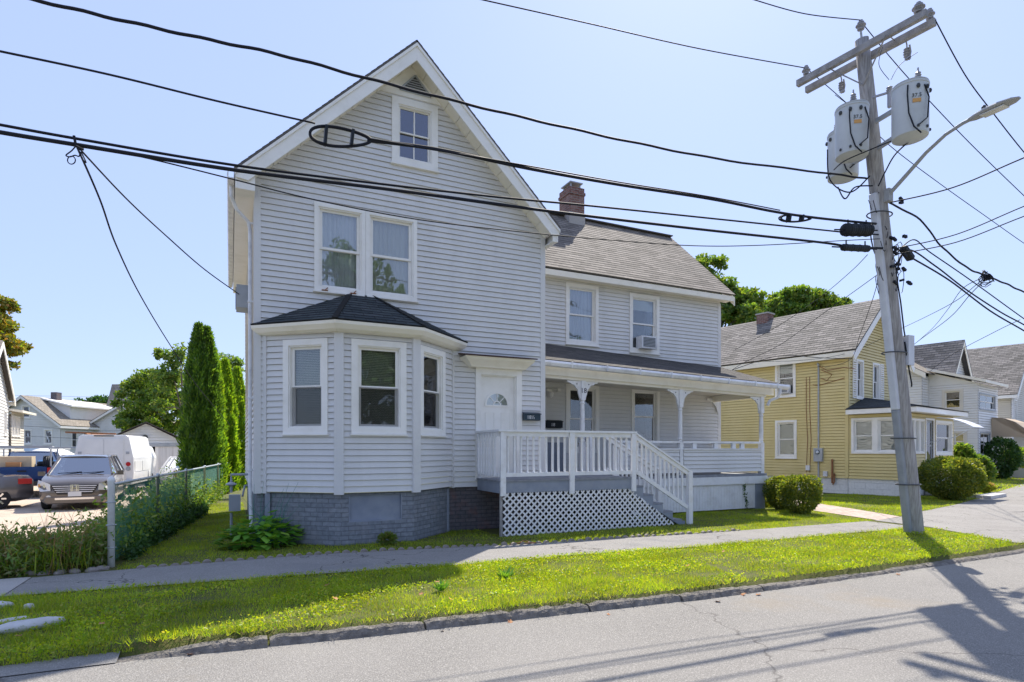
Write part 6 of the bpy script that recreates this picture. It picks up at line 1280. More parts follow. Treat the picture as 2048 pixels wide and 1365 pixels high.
for a, b, nm in ((-.70, -.01, 'rear_door'), (.01, .70, 'rear_door')):
    mb = MB(TVN); mb.box(a, b, -.025, -.001, .6, 2.34); d = mb.build(nm, 'van_white', van, bevel=.01); mb = MB(TVN); x = -.07 if a < 0 else .05; mb.box(x, x + .03, -.05, -.026, 1.2, 1.4); mb.build('door_handle', 'metal_dark', d)
for s in (-1, 1):
    mb = MB(TVN); mb.lathe([(.0, .02), (.085, .02), (.09, .0)], (s * .86, -.01, 1.28), 16, 'Y'); mb.build('tail_light', 'lamp_red', van); mb = MB(TVN); mb.lathe([(.0, .02), (.085, .02), (.09, .0)], (s * .86, -.01, 1.08), 16, 'Y'); mb.build('reverse_light', 'metal_grey', van)
    mb = MB(TVN); mb.box(s * .84 - .06, s * .84 + .06, -.02, -.001, 1.70, 1.80); mb.build('marker_lamp', 'metal_grey', van)
mb = MB(TVN); mb.box(-.35, .35, -.02, .05, 2.44, 2.49); mb.build('roof_handle', 'metal_dark', van)
mb = MB(TVN); mb.box(1.062, 1.075, .2, 1.6, .95, 1.4); mb.box(1.062, 1.075, 1.7, 3.2, .95, 1.4); mb.box(1.062, 1.075, 3.0, 3.7, .5, .9); mb.build('side_locker', 'van_white', van, bevel=.004)
mb = MB(TVN); mb.box(-1.0, 1.0, -.2, -.002, .45, .6); mb.build('rear_bumper', 'metal_grey', van)
mb = MB(TVN); mb.beam((-1.6, 1.0, 2.62), (.2, 1.0, 2.56), .08, .07); mb.beam((-.7, .3, 2.55), (-.7, 3.5, 2.55), .05, .05); mb.build('roof_rack', 'rust', van)
for s in (-.86, .86):
    for y in (.9, 4.3): wheel(van, TVN, s, y, .38, .24)
# white hatchback behind
pw_ = atz(352, 960, -.352); TH = Matrix.Translation(Vector((atd(352, 900, 29).x, atd(352, 900, 29).y, -.352))) @ Matrix.Rotation(R(195), 4, 'Z')
hb_, body, _ = car(TH, 'hatchback', 'white hatchback with red tail lamps half hidden by the tall evergreens', 'car', 4.2, 1.8, [(0, .6, .3, .7, 0, 0), (.1, .82, .25, .8, 0, 0), (1.0, .88, .2, 1.0, 0, 0), (3.6, .88, .2, 1.08, 0, 0), (4.1, .86, .25, 1.08, 0, 0), (4.2, .8, .35, 1.0, 0, 0)], 'car_white')
greenhouse(hb_, TH, [(.78, 1.0, 1.0), (.84, 1.8, 1.06), (.84, 2.8, 1.08), (.80, 4.0, 1.08)], [(.60, 1.8, 1.5), (.62, 2.2, 1.54), (.62, 3.0, 1.54), (.58, 3.6, 1.50)], 'car_white')
for s in (-.78, .78):
    for y in (.8, 3.4): wheel(hb_, TH, s, y, .32)
    MB(TH).box(s - .12, s + .10, 4.0, 4.22, .72, .98).build('tail_light', 'lamp_red', hb_, bevel=.02)
MB(TH).box(-.25, .25, 4.2, 4.215, .62, .76).build('licence_plate', 'plate_white', hb_)
# patio parasols and tarp in front of the white gable house
c = atd(100, 898, 45); mb = MB(Matrix.Translation(Vector((c.x, c.y, -.36)))); mb.lathe([(1.9, 1.35), (1.0, 1.85), (.1, 2.15), (0, 2.18)], n=8); mb.tube([(0, 0, 0), (0, 0, 2.1)], .03, 6); o = mb.build('parasol', 'canvas_white'); origin_to_base(o); tag(o, 'pale garden parasol beyond the parking lot', 'parasol')
c = atd(66, 890, 46); mb = MB(Matrix.Translation(Vector((c.x, c.y, -.36)))); mb.lathe([(1.9, 1.0), (1.3, 1.7), (.6, 2.05), (0, 2.12)], n=16); o = mb.build('trampoline_cover', 'tarp_blue'); origin_to_base(o); tag(o, 'dark blue domed cover in front of the white gable house', 'cover')
# ================================================================ CHAIN-LINK FENCE, GAS METER, STONES
FD = Vector((.1, 1, 0)).normalized(); F0 = Vector((-1.42, 9.35, 0)); FL = 13.5
fp = lambda s, z=0: F0 + FD * s + Vector((0, 0, z))
fh = lambda s: 1.08 
CF = thing('chain_link_fence', 'green chain link fence with pale metal posts running back beside the grey house', 'fence', F0)
MB().lathe([(.042, -.1), (.042, 1.12), (.046, 1.125), (.042, 1.16), (.026, 1.185), (0, 1.19)], tuple(F0), 20).build('end_post', 'paint_white', CF, smooth=True)
for i, s in enumerate((2.74, 5.5, 8.2, 10.9)):
    MB().lathe([(.024, -.1), (.024, 1.08), (.03, 1.085), (.03, 1.12), (.0, 1.13)], tuple(fp(s)), 10).build('line_post', 'galvanised', CF, smooth=True)
mb = MB(); mb.tube([fp(.03, 1.08), fp(FL, 1.08)], .02, 8); mb.build('top_rail', 'galvanised', CF)
mb = MB(); T_ = Fr(tuple(F0), math.degrees(math.atan2(FD.y, FD.x))); mb.T = T_; poly = [(.03, .04), (FL, .04), (FL, 1.06), (.03, 1.06)]
for dx, yy in ((.64, .03), (-.64, .034)):
    x = -2
    while x < FL + 2:
        c_ = clip((x, 0), (dx, .77), poly)
        if c_: a, b = Vector((x + dx * c_[0], yy, .77 * c_[0])), Vector((x + dx * c_[1], yy, .77 * c_[1])); mb.tube([a, b], .002, 3, False)
        x += .058
mb.build('mesh_fabric', 'fence_green', CF)
mb = MB()
for z in (.25, .55, .85): mb.tube([F0 + Vector((math.cos(t) * .056, math.sin(t) * .056, z)) for t in [i * math.pi / 8 for i in range(17)]], .006, 4)
mb.build('tension_band', 'galvanised', CF)
# gas meter at the left wall
gm = thing('gas_meter', 'grey gas meter with pipes against the left side of the grey house', 'gas meter', (.12, 11.6, 0))
mb = MB(); mb.box(-.02, .17, 11.5, 11.72, .46, .74); mb.build('meter_body', 'metal_grey', gm, bevel=.04)
mb = MB(); mb.tube([(.02, 11.62, 0), (.02, 11.62, .42)], .022, 8); mb.build('riser_pipe', 'metal_grey', gm); mb = MB(); mb.tube([(.02, 11.62, .78), (.02, 11.62, .95), (.02, 11.62, 1.1), (.34, 11.62, 1.1)], .022, 8); mb.lathe([(.03, -.02), (.09, 0), (.09, .02), (.03, .05)], (.02, 11.60, .92), 14); mb.tube([(.2, 11.62, .7), (.24, 11.62, .9), (.34, 11.62, .9)], .018, 8); mb.build('meter_pipe', 'metal_grey', gm)
# edging stones along the pavement
mb = MB(Matrix.Identity(4)); prof = [(-.055, 0), (.055, 0), (.055, .015), (.04, .04), (.02, .052), (0, .056), (-.02, .052), (-.04, .04), (-.055, .015)]
mb.prism(prof, -.025, .025); es0 = mb.build('edging_stone', 'edging'); tag(es0, 'small scalloped edging stone in the row between lawn and pavement', 'edging stone', 'scalloped edging stones along the lawn')
x = -1.05; k = 0
while x < 8.8:
    o = es0 if k == 0 else es0.copy()
    if k: COL.objects.link(o)
    o.location = (x, float(SI(x)) + .02 + random.uniform(-.008, .008), random.uniform(-.025, -.002)); o.rotation_euler = (random.uniform(-.12, .12), random.uniform(-.1, .1), random.uniform(-.15, .15)); o.scale = (random.uniform(.9, 1.1), 1, random.uniform(.75, 1.1))
    x += random.uniform(.122, .145) if x < 3.8 else random.uniform(.13, .17); k += 1
def rock(p, sx, sy, sz, label, name='rock', m='rock', rz=0, cat='rock', group=None):
    bmv = []; n1, n2 = 10, 16; V = []; 
    for i in range(n1 + 1):
        th = math.pi * i / n1
        for j in range(n2):
            ph = 2 * math.pi * j / n2; d = Vector((math.sin(th) * math.cos(ph), math.sin(th) * math.sin(ph), math.cos(th)))
            from mathutils import noise; r_ = 1 + .22 * noise.noise(d * 1.6 + Vector((p[0] * 3, p[1], sx * 9))) + .06 * noise.noise(d * 5 + Vector((p[0], 0, 0)))
            V.append(Vector((d.x * sx * r_, d.y * sy * r_, d.z * sz * r_)))
    mb = MB(Matrix.Translation(Vector(p)) @ Matrix.Rotation(R(rz), 4, 'Z')); mb.mesh(V, [(i * n2 + j, (i + 1) * n2 + j, (i + 1) * n2 + (j + 1) % n2, i * n2 + (j + 1) % n2) for i in range(n1) for j in range(n2)])
    o = mb.build(name, m, smooth=True); origin_to_base(o); tag(o, label, cat, group); return o
p = atz(62, 1258, -.03); rock((p.x, p.y, .0), .26, .08, .055, 'long flat white rock lying on the grass, largest of the rocks', rz=14)
p = atz(57, 1222, -.03); rock((p.x, p.y, .0), .05, .045, .045, 'small round white rock behind the long flat rock')
p = atz(2, 1219, -.03); rock((p.x, p.y, .0), .10, .07, .05, 'white rock cut by the left edge of the frame')
p = atz(28, 1246, -.03); rock((p.x, p.y, -.01), .12, .05, .035, 'thin pale rock half sunk in the grass beside the long rock', rz=15)
for i, (u, v) in enumerate([(65, 1148), (92, 1147), (120, 1146), (150, 1144), (185, 1142), (203, 1139)]): p = atz(u, v); rock((p.x, p.y, .0), .09, .06, .045, 'rounded cobble in the short row at the foot of the weed bed', 'cobble', 'edging', rz=i * 40, cat='cobble', group='cobbles edging the weed bed')
p = atz(1045, 1089); mb = MB(); mb.tube([p + Vector((-.22, .02, .01)), p + Vector((-.05, 0, .03)), p + Vector((.1, -.03, .02)), p + Vector((.25, -.03, .01))], .012, 5); mb.tube([p + Vector((-.05, 0, .03)), p + Vector((.06, .06, .05)), p + Vector((.16, .07, .02))], .008, 4); o = mb.build('fallen_branch', 'rust'); origin_to_base(o); tag(o, 'small dry fallen branch at the edge of the pavement', 'branch')

# ================================================================ GRASS
def inside(px_, py_, poly):
    r_ = np.zeros(len(px_), bool); n = len(poly)
    for i in range(n):
        x0, y0 = poly[i]; x1, y1 = poly[(i + 1) % n]
        c_ = ((y0 > py_) != (y1 > py_)) & (px_ < (x1 - x0) * (py_ - y0) / (y1 - y0 + 1e-12) + x0); r_ ^= c_
    return r_
GHV = np.vectorize(gh)
def grass(name, poly, dens, h, w, m='grass_blade', lean=.55, clump=0):
    xs_ = [p[0] for p in poly]; ys_ = [p[1] for p in poly]; A = (max(xs_) - min(xs_)) * (max(ys_) - min(ys_)); n = int(A * dens)
    X = RNG.uniform(min(xs_), max(xs_), n); Y = RNG.uniform(min(ys_), max(ys_), n); wob = .035 * np.sin(X * 9 + 1) + .03 * np.sin(X * 23) + .02 * np.sin(X * 47); k = inside(X, Y + wob, poly); X, Y = X[k], Y[k]
    # patchiness: thin and tall areas
    nz = np.sin(X * 2.1 + np.sin(Y * 3.3)) * np.cos(Y * 2.7 + X * .8) + .6 * np.sin(X * 7.3 + Y * 5.1) * np.sin(Y * 8.7 - X * 3)
    k = RNG.uniform(size=len(X)) < .72 + .25 * nz; X, Y, nz = X[k], Y[k], nz[k]; n = len(X); Z = GHV(X, Y) - .005
    D = RNG.normal(size=(n, 3)) * lean; D[:, 2] = 1; D /= np.linalg.norm(D, axis=1, keepdims=True); S = perp(D); S[:, 2] *= .2
    L = h * RNG.uniform(.45, 1.25, n) * (1 + .35 * nz)
    return leaves(name, np.stack([X, Y, Z], 1), D, S, L, w * RNG.uniform(.7, 1.3, n), m, tri=True)
vp = [(x, K(x) + .10) for x in np.arange(-.9, 11.7, .5)] + [(11.75, 5.3), (12.5, 7.0)] + [(x, float(SO(x)) - .01) for x in np.arange(12.3, -5, -.5)] + [(-4.5, 6.4), (-2.2, 6.1)]
vn = [q for q in vp]
def merge(objs, name, label):
    o = objs[0]; tag(o, label, 'grass', kind='stuff'); return o
near = [q for q in [(x, K(x) + .10) for x in np.arange(-.9, 6.1, .5)] + [(6.0, float(SO(6.0)))] + [(x, float(SO(x)) + .01) for x in np.arange(5.8, -4.6, -.5)] + [(-4.5, 5.85), (-1.5, 5.66)]]
farv = [(5.9, K(5.9) + .1)] + [(x, K(x) + .10) for x in np.arange(6, 11.7, .5)] + [(11.75, 5.3), (12.5, 7.0)] + [(x, float(SO(x)) + .01) for x in np.arange(12.3, 5.95, -.4)] + [(5.9, float(SO(5.9)))]
for pl, dn, hh, ww_, lb in ((near, 6200, .058, .006, 'grass verge in front of the grey house between kerb and pavement'), (farv, 4200, .05, .0078, 'grass verge round the utility pole')): tag(grass('grass', pl, dn, hh, ww_), lb, 'grass', kind='stuff')
lawn = [(x, float(SI(x)) + .05) for x in np.arange(-1.3, 8.9, .4)] + [(9.2, 8.3), (12.7, 8.2), (13.2, 9.9), (13.8, 11.8), (14.6, 14), (12.9, 13.5), (12.8, 11.4), (8.3, 11.2), (8.3, 9.55), (4.4, 9.5), (4.3, 10.6), (3.8, 10.6), (2.85, 9.75), (1.58, 9.75), (.5, 10.55), (.34, 10.7), (.34, 19), (-.5, 19), (-1.35, 9.4)]
tag(grass('grass', lawn, 3400, .045, .0075, 'grass_blade'), 'narrow lawn round the grey house', 'grass', kind='stuff')
tag(grass('grass', [(14.0, 8.5), (18.3, 9.6), (21.5, 10.5), (19.6, 13.3), (16.5, 14.5), (15.3, 12)], 1500, .05, .012), 'small lawn in front of the yellow house', 'grass', kind='stuff')
tag(grass('grass', [(23.5, 11.4), (45, 17), (60, 24), (40, 26), (24, 15)], 130, .07, .035), 'lawn before the far right houses', 'grass', kind='stuff')
def clover(label, poly, dens, m='grass_blade'):
    xs_ = [p[0] for p in poly]; ys_ = [p[1] for p in poly]; n = int((max(xs_) - min(xs_)) * (max(ys_) - min(ys_)) * dens); X = RNG.uniform(min(xs_), max(xs_), n); Y = RNG.uniform(min(ys_), max(ys_), n)
    nz = np.sin(X * 1.7 + 2 * np.sin(Y * 2.9)) * np.cos(Y * 4.1 - X * 1.3) + RNG.normal(size=n) * .35; k = inside(X, Y, poly) & (nz > .1); X, Y = X[k], Y[k]; n = len(X); D = rdir(n, .25); D[:, 2] = np.abs(D[:, 2]) * .6; D /= np.linalg.norm(D, axis=1, keepdims=True)
    P = np.stack([X, Y, GHV(X, Y) + RNG.uniform(.012, .055, n)], 1); o = leaves('clover', P, D, perp(D), RNG.uniform(.015, .035, n), RNG.uniform(.012, .022, n), m); tag(o, label, 'ground cover', kind='stuff')
clover('low clover and broad leaves mixed into the verge grass', near, 2600); clover('low clover mixed into the grass round the utility pole', farv, 1300)
x_t = RNG.uniform(-4, 12, 5200); side = RNG.uniform(size=5200)
y_t = np.where(side < .4, np.interp(x_t, SO_X, SO_Y) + RNG.normal(size=5200) * .025, np.where(side < .75, np.array([K(q) for q in x_t]) + .10 + RNG.normal(size=5200) * .035, np.interp(x_t, SI_X, SI_Y) + .02 + RNG.normal(size=5200) * .02)); y_t = np.where((side >= .4) & (side < .75) & (x_t < -.8), y_t + .11, y_t); k = (x_t > -.8) | (side < .75)
x_t, y_t = x_t[k], y_t[k]; D = RNG.normal(size=(len(x_t), 3)) * .8; D[:, 2] = 1; D /= np.linalg.norm(D, axis=1, keepdims=True)
tag(leaves('edge_grass', np.stack([x_t, y_t, np.full(len(x_t), -.005)], 1), D, perp(D), RNG.uniform(.04, .10, len(x_t)), .007, 'grass_blade', tri=True), 'ragged grass tufts leaning over kerb and pavement edges', 'grass', kind='stuff')
# crack weeds and fallen leaves
for (u, v, lb) in [(882, 1183, 'broad leaved weed clump on the sunny verge'), (1012, 1158, 'second broad leaved weed further right on the verge')]:
    p = atz(u, v); n = 40; a = RNG.uniform(0, 6.28, n); D = np.stack([np.cos(a), np.sin(a), RNG.uniform(.5, 1.6, n)], 1); D /= np.linalg.norm(D, axis=1, keepdims=True)
    o = leaves('weed_clump', np.tile(np.array([[p.x, p.y, 0]]), (n, 1)) + RNG.normal(size=(n, 3)) * .02 * [1, 1, 0], D, perp(D), RNG.uniform(.1, .2, n), .022, 'leaf_hosta'); origin_to_base(o); tag(o, lb, 'weed')
rr = random.Random(3); first = None
for i in range(26):
    if i < 12: u, v = rr.uniform(520, 1500), 0; x, y = rr.uniform(-.2, 7.5), 0; y = rr.uniform(K(x) + .3, float(SO(x)) - .2); z = .045
    elif i < 20: x = rr.uniform(-.5, 9); y = K(x) - rr.uniform(.0, .25); z = -.115
    else: x = rr.uniform(-4, -.5); y = rr.uniform(5.9, 7.6); z = .03
    if first is None:
        mb = MB(); P = [(0, -.04, 0), (.02, -.02, .006), (.045, -.01, .012), (.02, .01, .004), (.03, .035, .01), (0, .025, 0), (-.03, .035, .012), (-.022, .01, .004), (-.045, -.01, .01), (-.02, -.02, .004)]; mb.mesh(P, [tuple(range(10))]); first = o = mb.build('fallen_leaf', 'dead_leaf'); tag(o, 'dry brown fallen leaf lying near the kerb or on the verge', 'leaf', 'fallen leaves near the kerb')
    else: o = first.copy(); COL.objects.link(o)
    o['label'] = 'dry brown fallen leaf lying on the sunny verge grass' if i < 12 else 'dry brown fallen leaf lying in the gutter along the kerb' if i < 20 else 'dry brown fallen leaf in the shaded grass near the white rocks'
    o.location = (x, y, z); o.rotation_euler = (rr.uniform(-.4, .4), rr.uniform(-.4, .4), rr.uniform(0, 6)); s = rr.uniform(.5, 1.1); o.scale = (s, s, s)

# ================================================================ TREES AND PLANTS
def crown_pts(cl, n_cl, per, cr=.5, shell=.55):
    """clump centres near the shell of ellipsoids (cx,cy,cz,rx,ry,rz); leaves around each clump"""
    C = []; vol = np.array([c[3] * c[4] * c[5] for c in cl]) ** .67; vol /= vol.sum()
    for c, f_ in zip(cl, vol):
        m_ = max(3, int(n_cl * f_)); d = rdir(m_, .15); r_ = RNG.uniform(shell, 1.0, (m_, 1)); C.append(np.array(c[:3]) + d * r_ * np.array(c[3:]))
    C = np.concatenate(C); rad = cr * RNG.uniform(.5, 1.25, len(C)); q = RNG.normal(size=(len(C), per, 3)); q /= np.linalg.norm(q, axis=2, keepdims=True); q *= RNG.uniform(.35, 1, (len(C), per, 1)) ** .5
    P = C[:, None, :] + q * rad[:, None, None] * np.array([1, 1, .62]); return P.reshape(-1, 3), C
def tree(name, label, base, cl, n_cl, per, cr, leaf, L, W, tr=.2, group=None, cat='tree', limbs=9, droop=0, shell=.55):
    t = thing(name, label, cat, base, group); b = Vector(base); cc = np.array([c[:3] for c in cl]); top = Vector(cc.mean(0))
    P, C = crown_pts(cl, n_cl, per, cr, shell); n = len(P); D = rdir(n, .1 - droop); S = perp(D)
    leaves('crown', P, D, S, L * RNG.uniform(.6, 1.3, n), W * RNG.uniform(.7, 1.3, n), leaf, t)
    mb = MB(); mid = b.lerp(top, .55); mb.tube([b - Vector((0, 0, .2)), b.lerp(mid, .5) + Vector((.05, 0, 0)), mid, top], [tr, tr * .8, tr * .6, tr * .25], 10)
    for i in range(limbs):
        c_ = Vector(C[random.randrange(len(C))]); s_ = b.lerp(top, random.uniform(.4, .8)); m_ = s_.lerp(c_, .5) + Vector((0, 0, .15)); mb.tube([s_, m_, c_], [tr * .35, tr * .2, tr * .05], 6, False)
    mb.build('trunk', 'bark', t, smooth=True); return t
def W3_(u, v, D): return tuple(atd(u, v, D))
# arborvitae columns
def arb(u, vtop, u_base, D, r, label, n=26000, tops=((0, 0, 1),), lf='arborvitae'):
    pb = atd(u_base, 960, D); base = Vector((pb.x, pb.y, -.05)); ht = atd(u, vtop, D).z + .05
    t = thing('arborvitae', label, 'evergreen tree', base, 'tall arborvitae beside the grey house')
    P_, D_, = [], []
    for (ox, oy, k) in tops:
        m_ = n // len(tops); f = RNG.uniform(0, 1, m_) ** .9; z = ht * k * f; a = RNG.uniform(0, 6.283, m_)
        prof = np.interp(f, [0, .08, .35, .6, .8, .93, 1], [.85, 1.0, 1.0, .85, .58, .30, .04]); lump = 1 + .13 * np.sin(a * 5 + z * 2.3) + .10 * np.sin(a * 9 - z * 5) + .08 * np.sin(z * 9 + a * 3)
        rr_ = r * prof * lump * RNG.uniform(.72, 1.05, m_); lx = atd(u, 960, D); off = Vector((lx.x, lx.y, 0)) - Vector((pb.x, pb.y, 0))
        P_.append(np.stack([base.x + ox + off.x * f + np.cos(a) * rr_, base.y + oy + off.y * f + np.sin(a) * rr_, z], 1)); d = np.stack([np.cos(a) * .55, np.sin(a) * .55, np.full(m_, 1.0)], 1) + RNG.normal(size=(m_, 3)) * .35; D_.append(d / np.linalg.norm(d, axis=1, keepdims=True))
    P = np.concatenate(P_); Dd = np.concatenate(D_); leaves('crown', P, Dd, perp(Dd), RNG.uniform(.08, .19, len(P)), RNG.uniform(.03, .06, len(P)), lf, t)
    mb = MB(); mb.tube([base, base + Vector((0, 0, ht * .7))], [.12, .04], 8); mb.build('trunk', 'bark', t)
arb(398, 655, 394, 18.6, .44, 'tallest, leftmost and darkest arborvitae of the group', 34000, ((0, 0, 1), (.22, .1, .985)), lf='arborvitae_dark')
arb(426, 705, 427, 19.6, .34, 'second arborvitae, sunlit and shorter, right of the tallest', 22000)
arb(450, 726, 452, 21.2, .36, 'third arborvitae between the second and the house', 20000)
arb(474, 742, 476, 23.0, .42, 'rearmost arborvitae against the house corner', 16000)
# trees left background
tree('broadleaf_tree', 'bushy green tree behind the white garage', W3_(300, 950, 40)[:2] + (-.36,), [W3_(275, 800, 41) + (1.3, 2, 1.3), W3_(305, 775, 41) + (1.5, 2, 1.1), W3_(335, 820, 40) + (1.7, 2, 1.6), W3_(270, 845, 41) + (1.2, 1.5, .9), W3_(350, 785, 39) + (1.2, 1.6, 1.3), W3_(295, 850, 40) + (1.6, 1.5, 1.0)], 230, 90, .42, 'leaf_mid', .22, .14, group='trees behind the parking lot', shell=.7)
tree('broadleaf_tree', 'feathery tree with long upright shoots above the garage', W3_(350, 950, 34)[:2] + (-.36,), [W3_(340, 760, 34) + (1.0, 1.0, .7), W3_(318, 705, 34) + (.18, .18, .75), W3_(332, 715, 34) + (.15, .2, .8), W3_(348, 725, 34) + (.25, .3, .9), W3_(362, 715, 34) + (.2, .3, .9), W3_(448, 722, 33) + (.15, .2, .9), W3_(462, 745, 33) + (.3, .3, 1.2), W3_(476, 730, 33) + (.15, .2, .8), W3_(455, 800, 33) + (.9, 1.0, 1.5), W3_(325, 812, 34) + (.5, .5, .35)], 190, 42, .26, 'leaf_mid', .24, .10, shell=.1, group='trees behind the parking lot')
tree('broadleaf_tree', 'distant dark tree between the tan roof and the white gable house', W3_(190, 950, 78)[:2] + (-.36,), [W3_(195, 828, 78) + (3.0, 2.5, 2.2), W3_(172, 848, 79) + (2.5, 2, 1.6), W3_(196, 815, 77) + (1.6, 2, 1.6)], 130, 80, .8, 'leaf_dark', .4, .25, group='trees behind the parking lot')
tree('maple_tree', 'tree with green and orange leaves cut by the left edge', W3_(-50, 950, 36)[:2] + (-.36,), [W3_(14, 690, 36) + (1.0, 1.5, .7), W3_(6, 650, 36) + (.6, 1.3, .5), W3_(8, 612, 36) + (.5, 1.1, .4), W3_(-60, 680, 36) + (2, 2, 2.5), W3_(8, 730, 36) + (.6, .6, .4), W3_(25, 700, 36) + (.6, .7, .4)], 200, 80, .34, 'leaf_autumn', .24, .17)
# trees right background
GT = 'trees behind the houses at the right'
tree('broadleaf_tree', 'large tree rising beside the right end of the grey roof', W3_(1440, 940, 42)[:2] + (0,), [W3_(1400, 545, 42) + (1.3, 2, 1.2), W3_(1445, 590, 42) + (1.1, 2, 1.1), W3_(1478, 612, 42) + (1.2, 2, 1.1), W3_(1470, 640, 41) + (1.5, 2, 1.3), W3_(1425, 610, 42) + (1.6, 1.5, 1.6)], 200, 90, .46, 'leaf_mid', .28, .18, group=GT)
tree('broadleaf_tree', 'rounded tree behind the yellow house chimney', W3_(1590, 940, 56)[:2] + (0,), [W3_(1578, 600, 56) + (1.4, 2.2, 1.0), W3_(1618, 604, 56) + (1.5, 2.2, .9), W3_(1656, 618, 56) + (1.2, 1.8, .8), W3_(1545, 622, 56) + (1.2, 2.0, 1.0), W3_(1600, 635, 56) + (3, 2, 1.2), W3_(1674, 604, 56) + (.5, 1, .3)], 230, 80, .5, 'leaf_mid', .34, .22, group=GT)
# low wooded skyline closing the view between the houses
n = 26000; t_ = RNG.uniform(0, 1, n); X = -95 + 215 * t_; Y = 108 - .25 * X + RNG.normal(size=n) * 2.5; hh_ = 3.6 + 1.2 * np.sin(X * .21) + .9 * np.sin(X * .53 + 1) + .6 * np.sin(X * 1.3); P = np.stack([X, Y, -.3 + hh_ * RNG.uniform(0, 1, n) ** .7], 1); D = rdir(n)
tag(leaves('distant_trees', P, D, perp(D), 1.0, .7, 'leaf_dark'), 'low line of distant trees closing the view between the houses', 'trees', kind='stuff')
# clipped shrubs
def hedge(label, c, r, n, leaf='leaf_hedge', name='shrub', box=3.2, L=.05, W=.035, group=None, bottom=.0):
    t = thing(name, label, 'shrub', (c[0], c[1], c[2]), group); d = rdir(n); q = np.abs(d) ** box; k = (q.sum(1)) ** (-1 / box); lump = 1 + .05 * np.sin(d[:, 0] * 9 + d[:, 2] * 5) + .05 * np.sin(d[:, 1] * 11)
    P = d * k[:, None] * lump[:, None] * RNG.uniform(.78, 1.03, (n, 1)); z = P[:, 2]; taper = np.interp(z, [-1, -.3, 1], [.45, .95, 1.0]); P[:, 0] *= taper; P[:, 1] *= taper
    P = P * np.array(r) + np.array([c[0], c[1], c[2] + r[2] + bottom]); Dd = d + RNG.normal(size=(n, 3)) * .7; Dd /= np.linalg.norm(Dd, axis=1, keepdims=True); leaves('foliage', P, Dd, perp(Dd), L * RNG.uniform(.7, 1.4, n), W, leaf, t)
    mb = MB(); b = Vector(c)
    for i in range(7): a = i * .9; mb.tube([b + Vector((.05 * math.cos(a), .05 * math.sin(a), -.03)), b + Vector((r[0] * .5 * math.cos(a), r[1] * .5 * math.sin(a), r[2] * 1.2))], [.02, .008], 5)
    mb.build('stem', 'bark', t); return t
p = atz(1600, 1027); hedge('right and taller of the twin clipped shrubs by the brick path', (p.x, p.y, 0), (.42, .42, .44), 9000, group='twin clipped shrubs')
p = atz(1567, 1020); hedge('left half of the twin clipped shrubs by the brick path', (p.x, p.y + .1, 0), (.30, .35, .40), 7000, bottom=.02, group='twin clipped shrubs')
p = atz(1902, 1000); hedge('large rounded shrub in front of the yellow house porch', (p.x, p.y, 0), (.84, .8, .63), 18000, L=.06, W=.045, box=2.6)
hb2 = []
for (u, v, D, r_, lf, lb) in [(1925, 905, 22.5, (.42, .42, .85), 'leaf_mid', 'tall loose rose bush behind the large rounded shrub'), (1952, 920, 25, (.6, .6, .62), 'leaf_mid', 'leafy bush right of the rose bush'), (2003, 920, 31, (.75, .8, 1.05), 'leaf_dark', 'dark upright shrub below the tan awning'), (2045, 935, 33, (1.2, 1, .8), 'leaf_mid', 'bright bush at the right edge')]:
    p = atd(u, v, D); hedge(lb, (p.x, p.y, 0), r_, 4200, lf, box=2.0, L=.13, W=.09)
p = atz(1970, 985); hedge('low pink and yellow flower cushion by the driveway', (p.x, p.y, .02), (.40, .3, .16), 2500, 'petal_yellow', 'flower_cushion', 2, .05, .04); q_ = rdir(420, .8); q_[:, 2] = np.abs(q_[:, 2]); tf_ = [o for o in COL.objects if o.name == 'flower_cushion'][0]; leaves('blossom', np.array([[p.x, p.y, .18]]) + q_ * [.38, .28, .17], q_, perp(q_), .04, .035, 'petal_pink', tf_)
p = atz(1530, 1013); hedge('low yellow flowering plant beside the porch pier', (p.x + .15, p.y, 0), (.3, .3, .17), 1600, 'petal_yellow', 'flowering_plant', 2, .09, .03)
p = atz(1985, 995); mb = MB(Fr((p.x, p.y, 0), 12)); 
for i, (a, b, c_, d_) in enumerate([(-1.0, .7, -.2, .0), (-.1, .9, .04, .22), (-.9, -.15, .05, .2)]): mb.box(a, b, c_, d_, -.01, .10)
o = mb.build('stone_border', 'rock', bevel=.02); origin_to_base(o); tag(o, 'low stone border by the flower cushion', 'stone border')
# broad leaved plant at the house corner
p = atz(517, 1100); t = thing('hosta_plant', 'broad leaved green plant at the front left corner of the grey house', 'plant', (p.x, p.y + .35, 0)); n = 420
a = RNG.uniform(0, 6.283, n); rr_ = RNG.uniform(0, 1, n) ** .6; hgt = RNG.uniform(.04, .52, n) * (1.15 - rr_ * .7); P = np.stack([p.x + .05 + np.cos(a) * rr_ * .52, p.y + .32 + np.sin(a) * rr_ * .34, hgt], 1); Dd = np.stack([np.cos(a), np.sin(a), RNG.uniform(-.5, .5, n)], 1); Dd /= np.linalg.norm(Dd, axis=1, keepdims=True)
S_ = np.stack([-np.sin(a), np.cos(a), RNG.uniform(-.3, .3, n)], 1); leaves('foliage', P, Dd, S_, RNG.uniform(.13, .25, n), RNG.uniform(.09, .15, n), 'leaf_hosta', t)
mb = MB()
for i in range(26): a_ = random.uniform(0, 6.28); l_ = random.uniform(.4, 1.05); b_ = Vector((p.x + random.uniform(-.1, .4), p.y + .35, 0)); dx_ = math.cos(a_) * random.uniform(.1, .45); mb.tube([b_, b_ + Vector((dx_ * .4, .05 * math.sin(a_), l_ * .6)), b_ + Vector((dx_, -.1, l_))], [.005, .003, .0015], 4, False)
mb.build('stalk', 'fence_green', t)
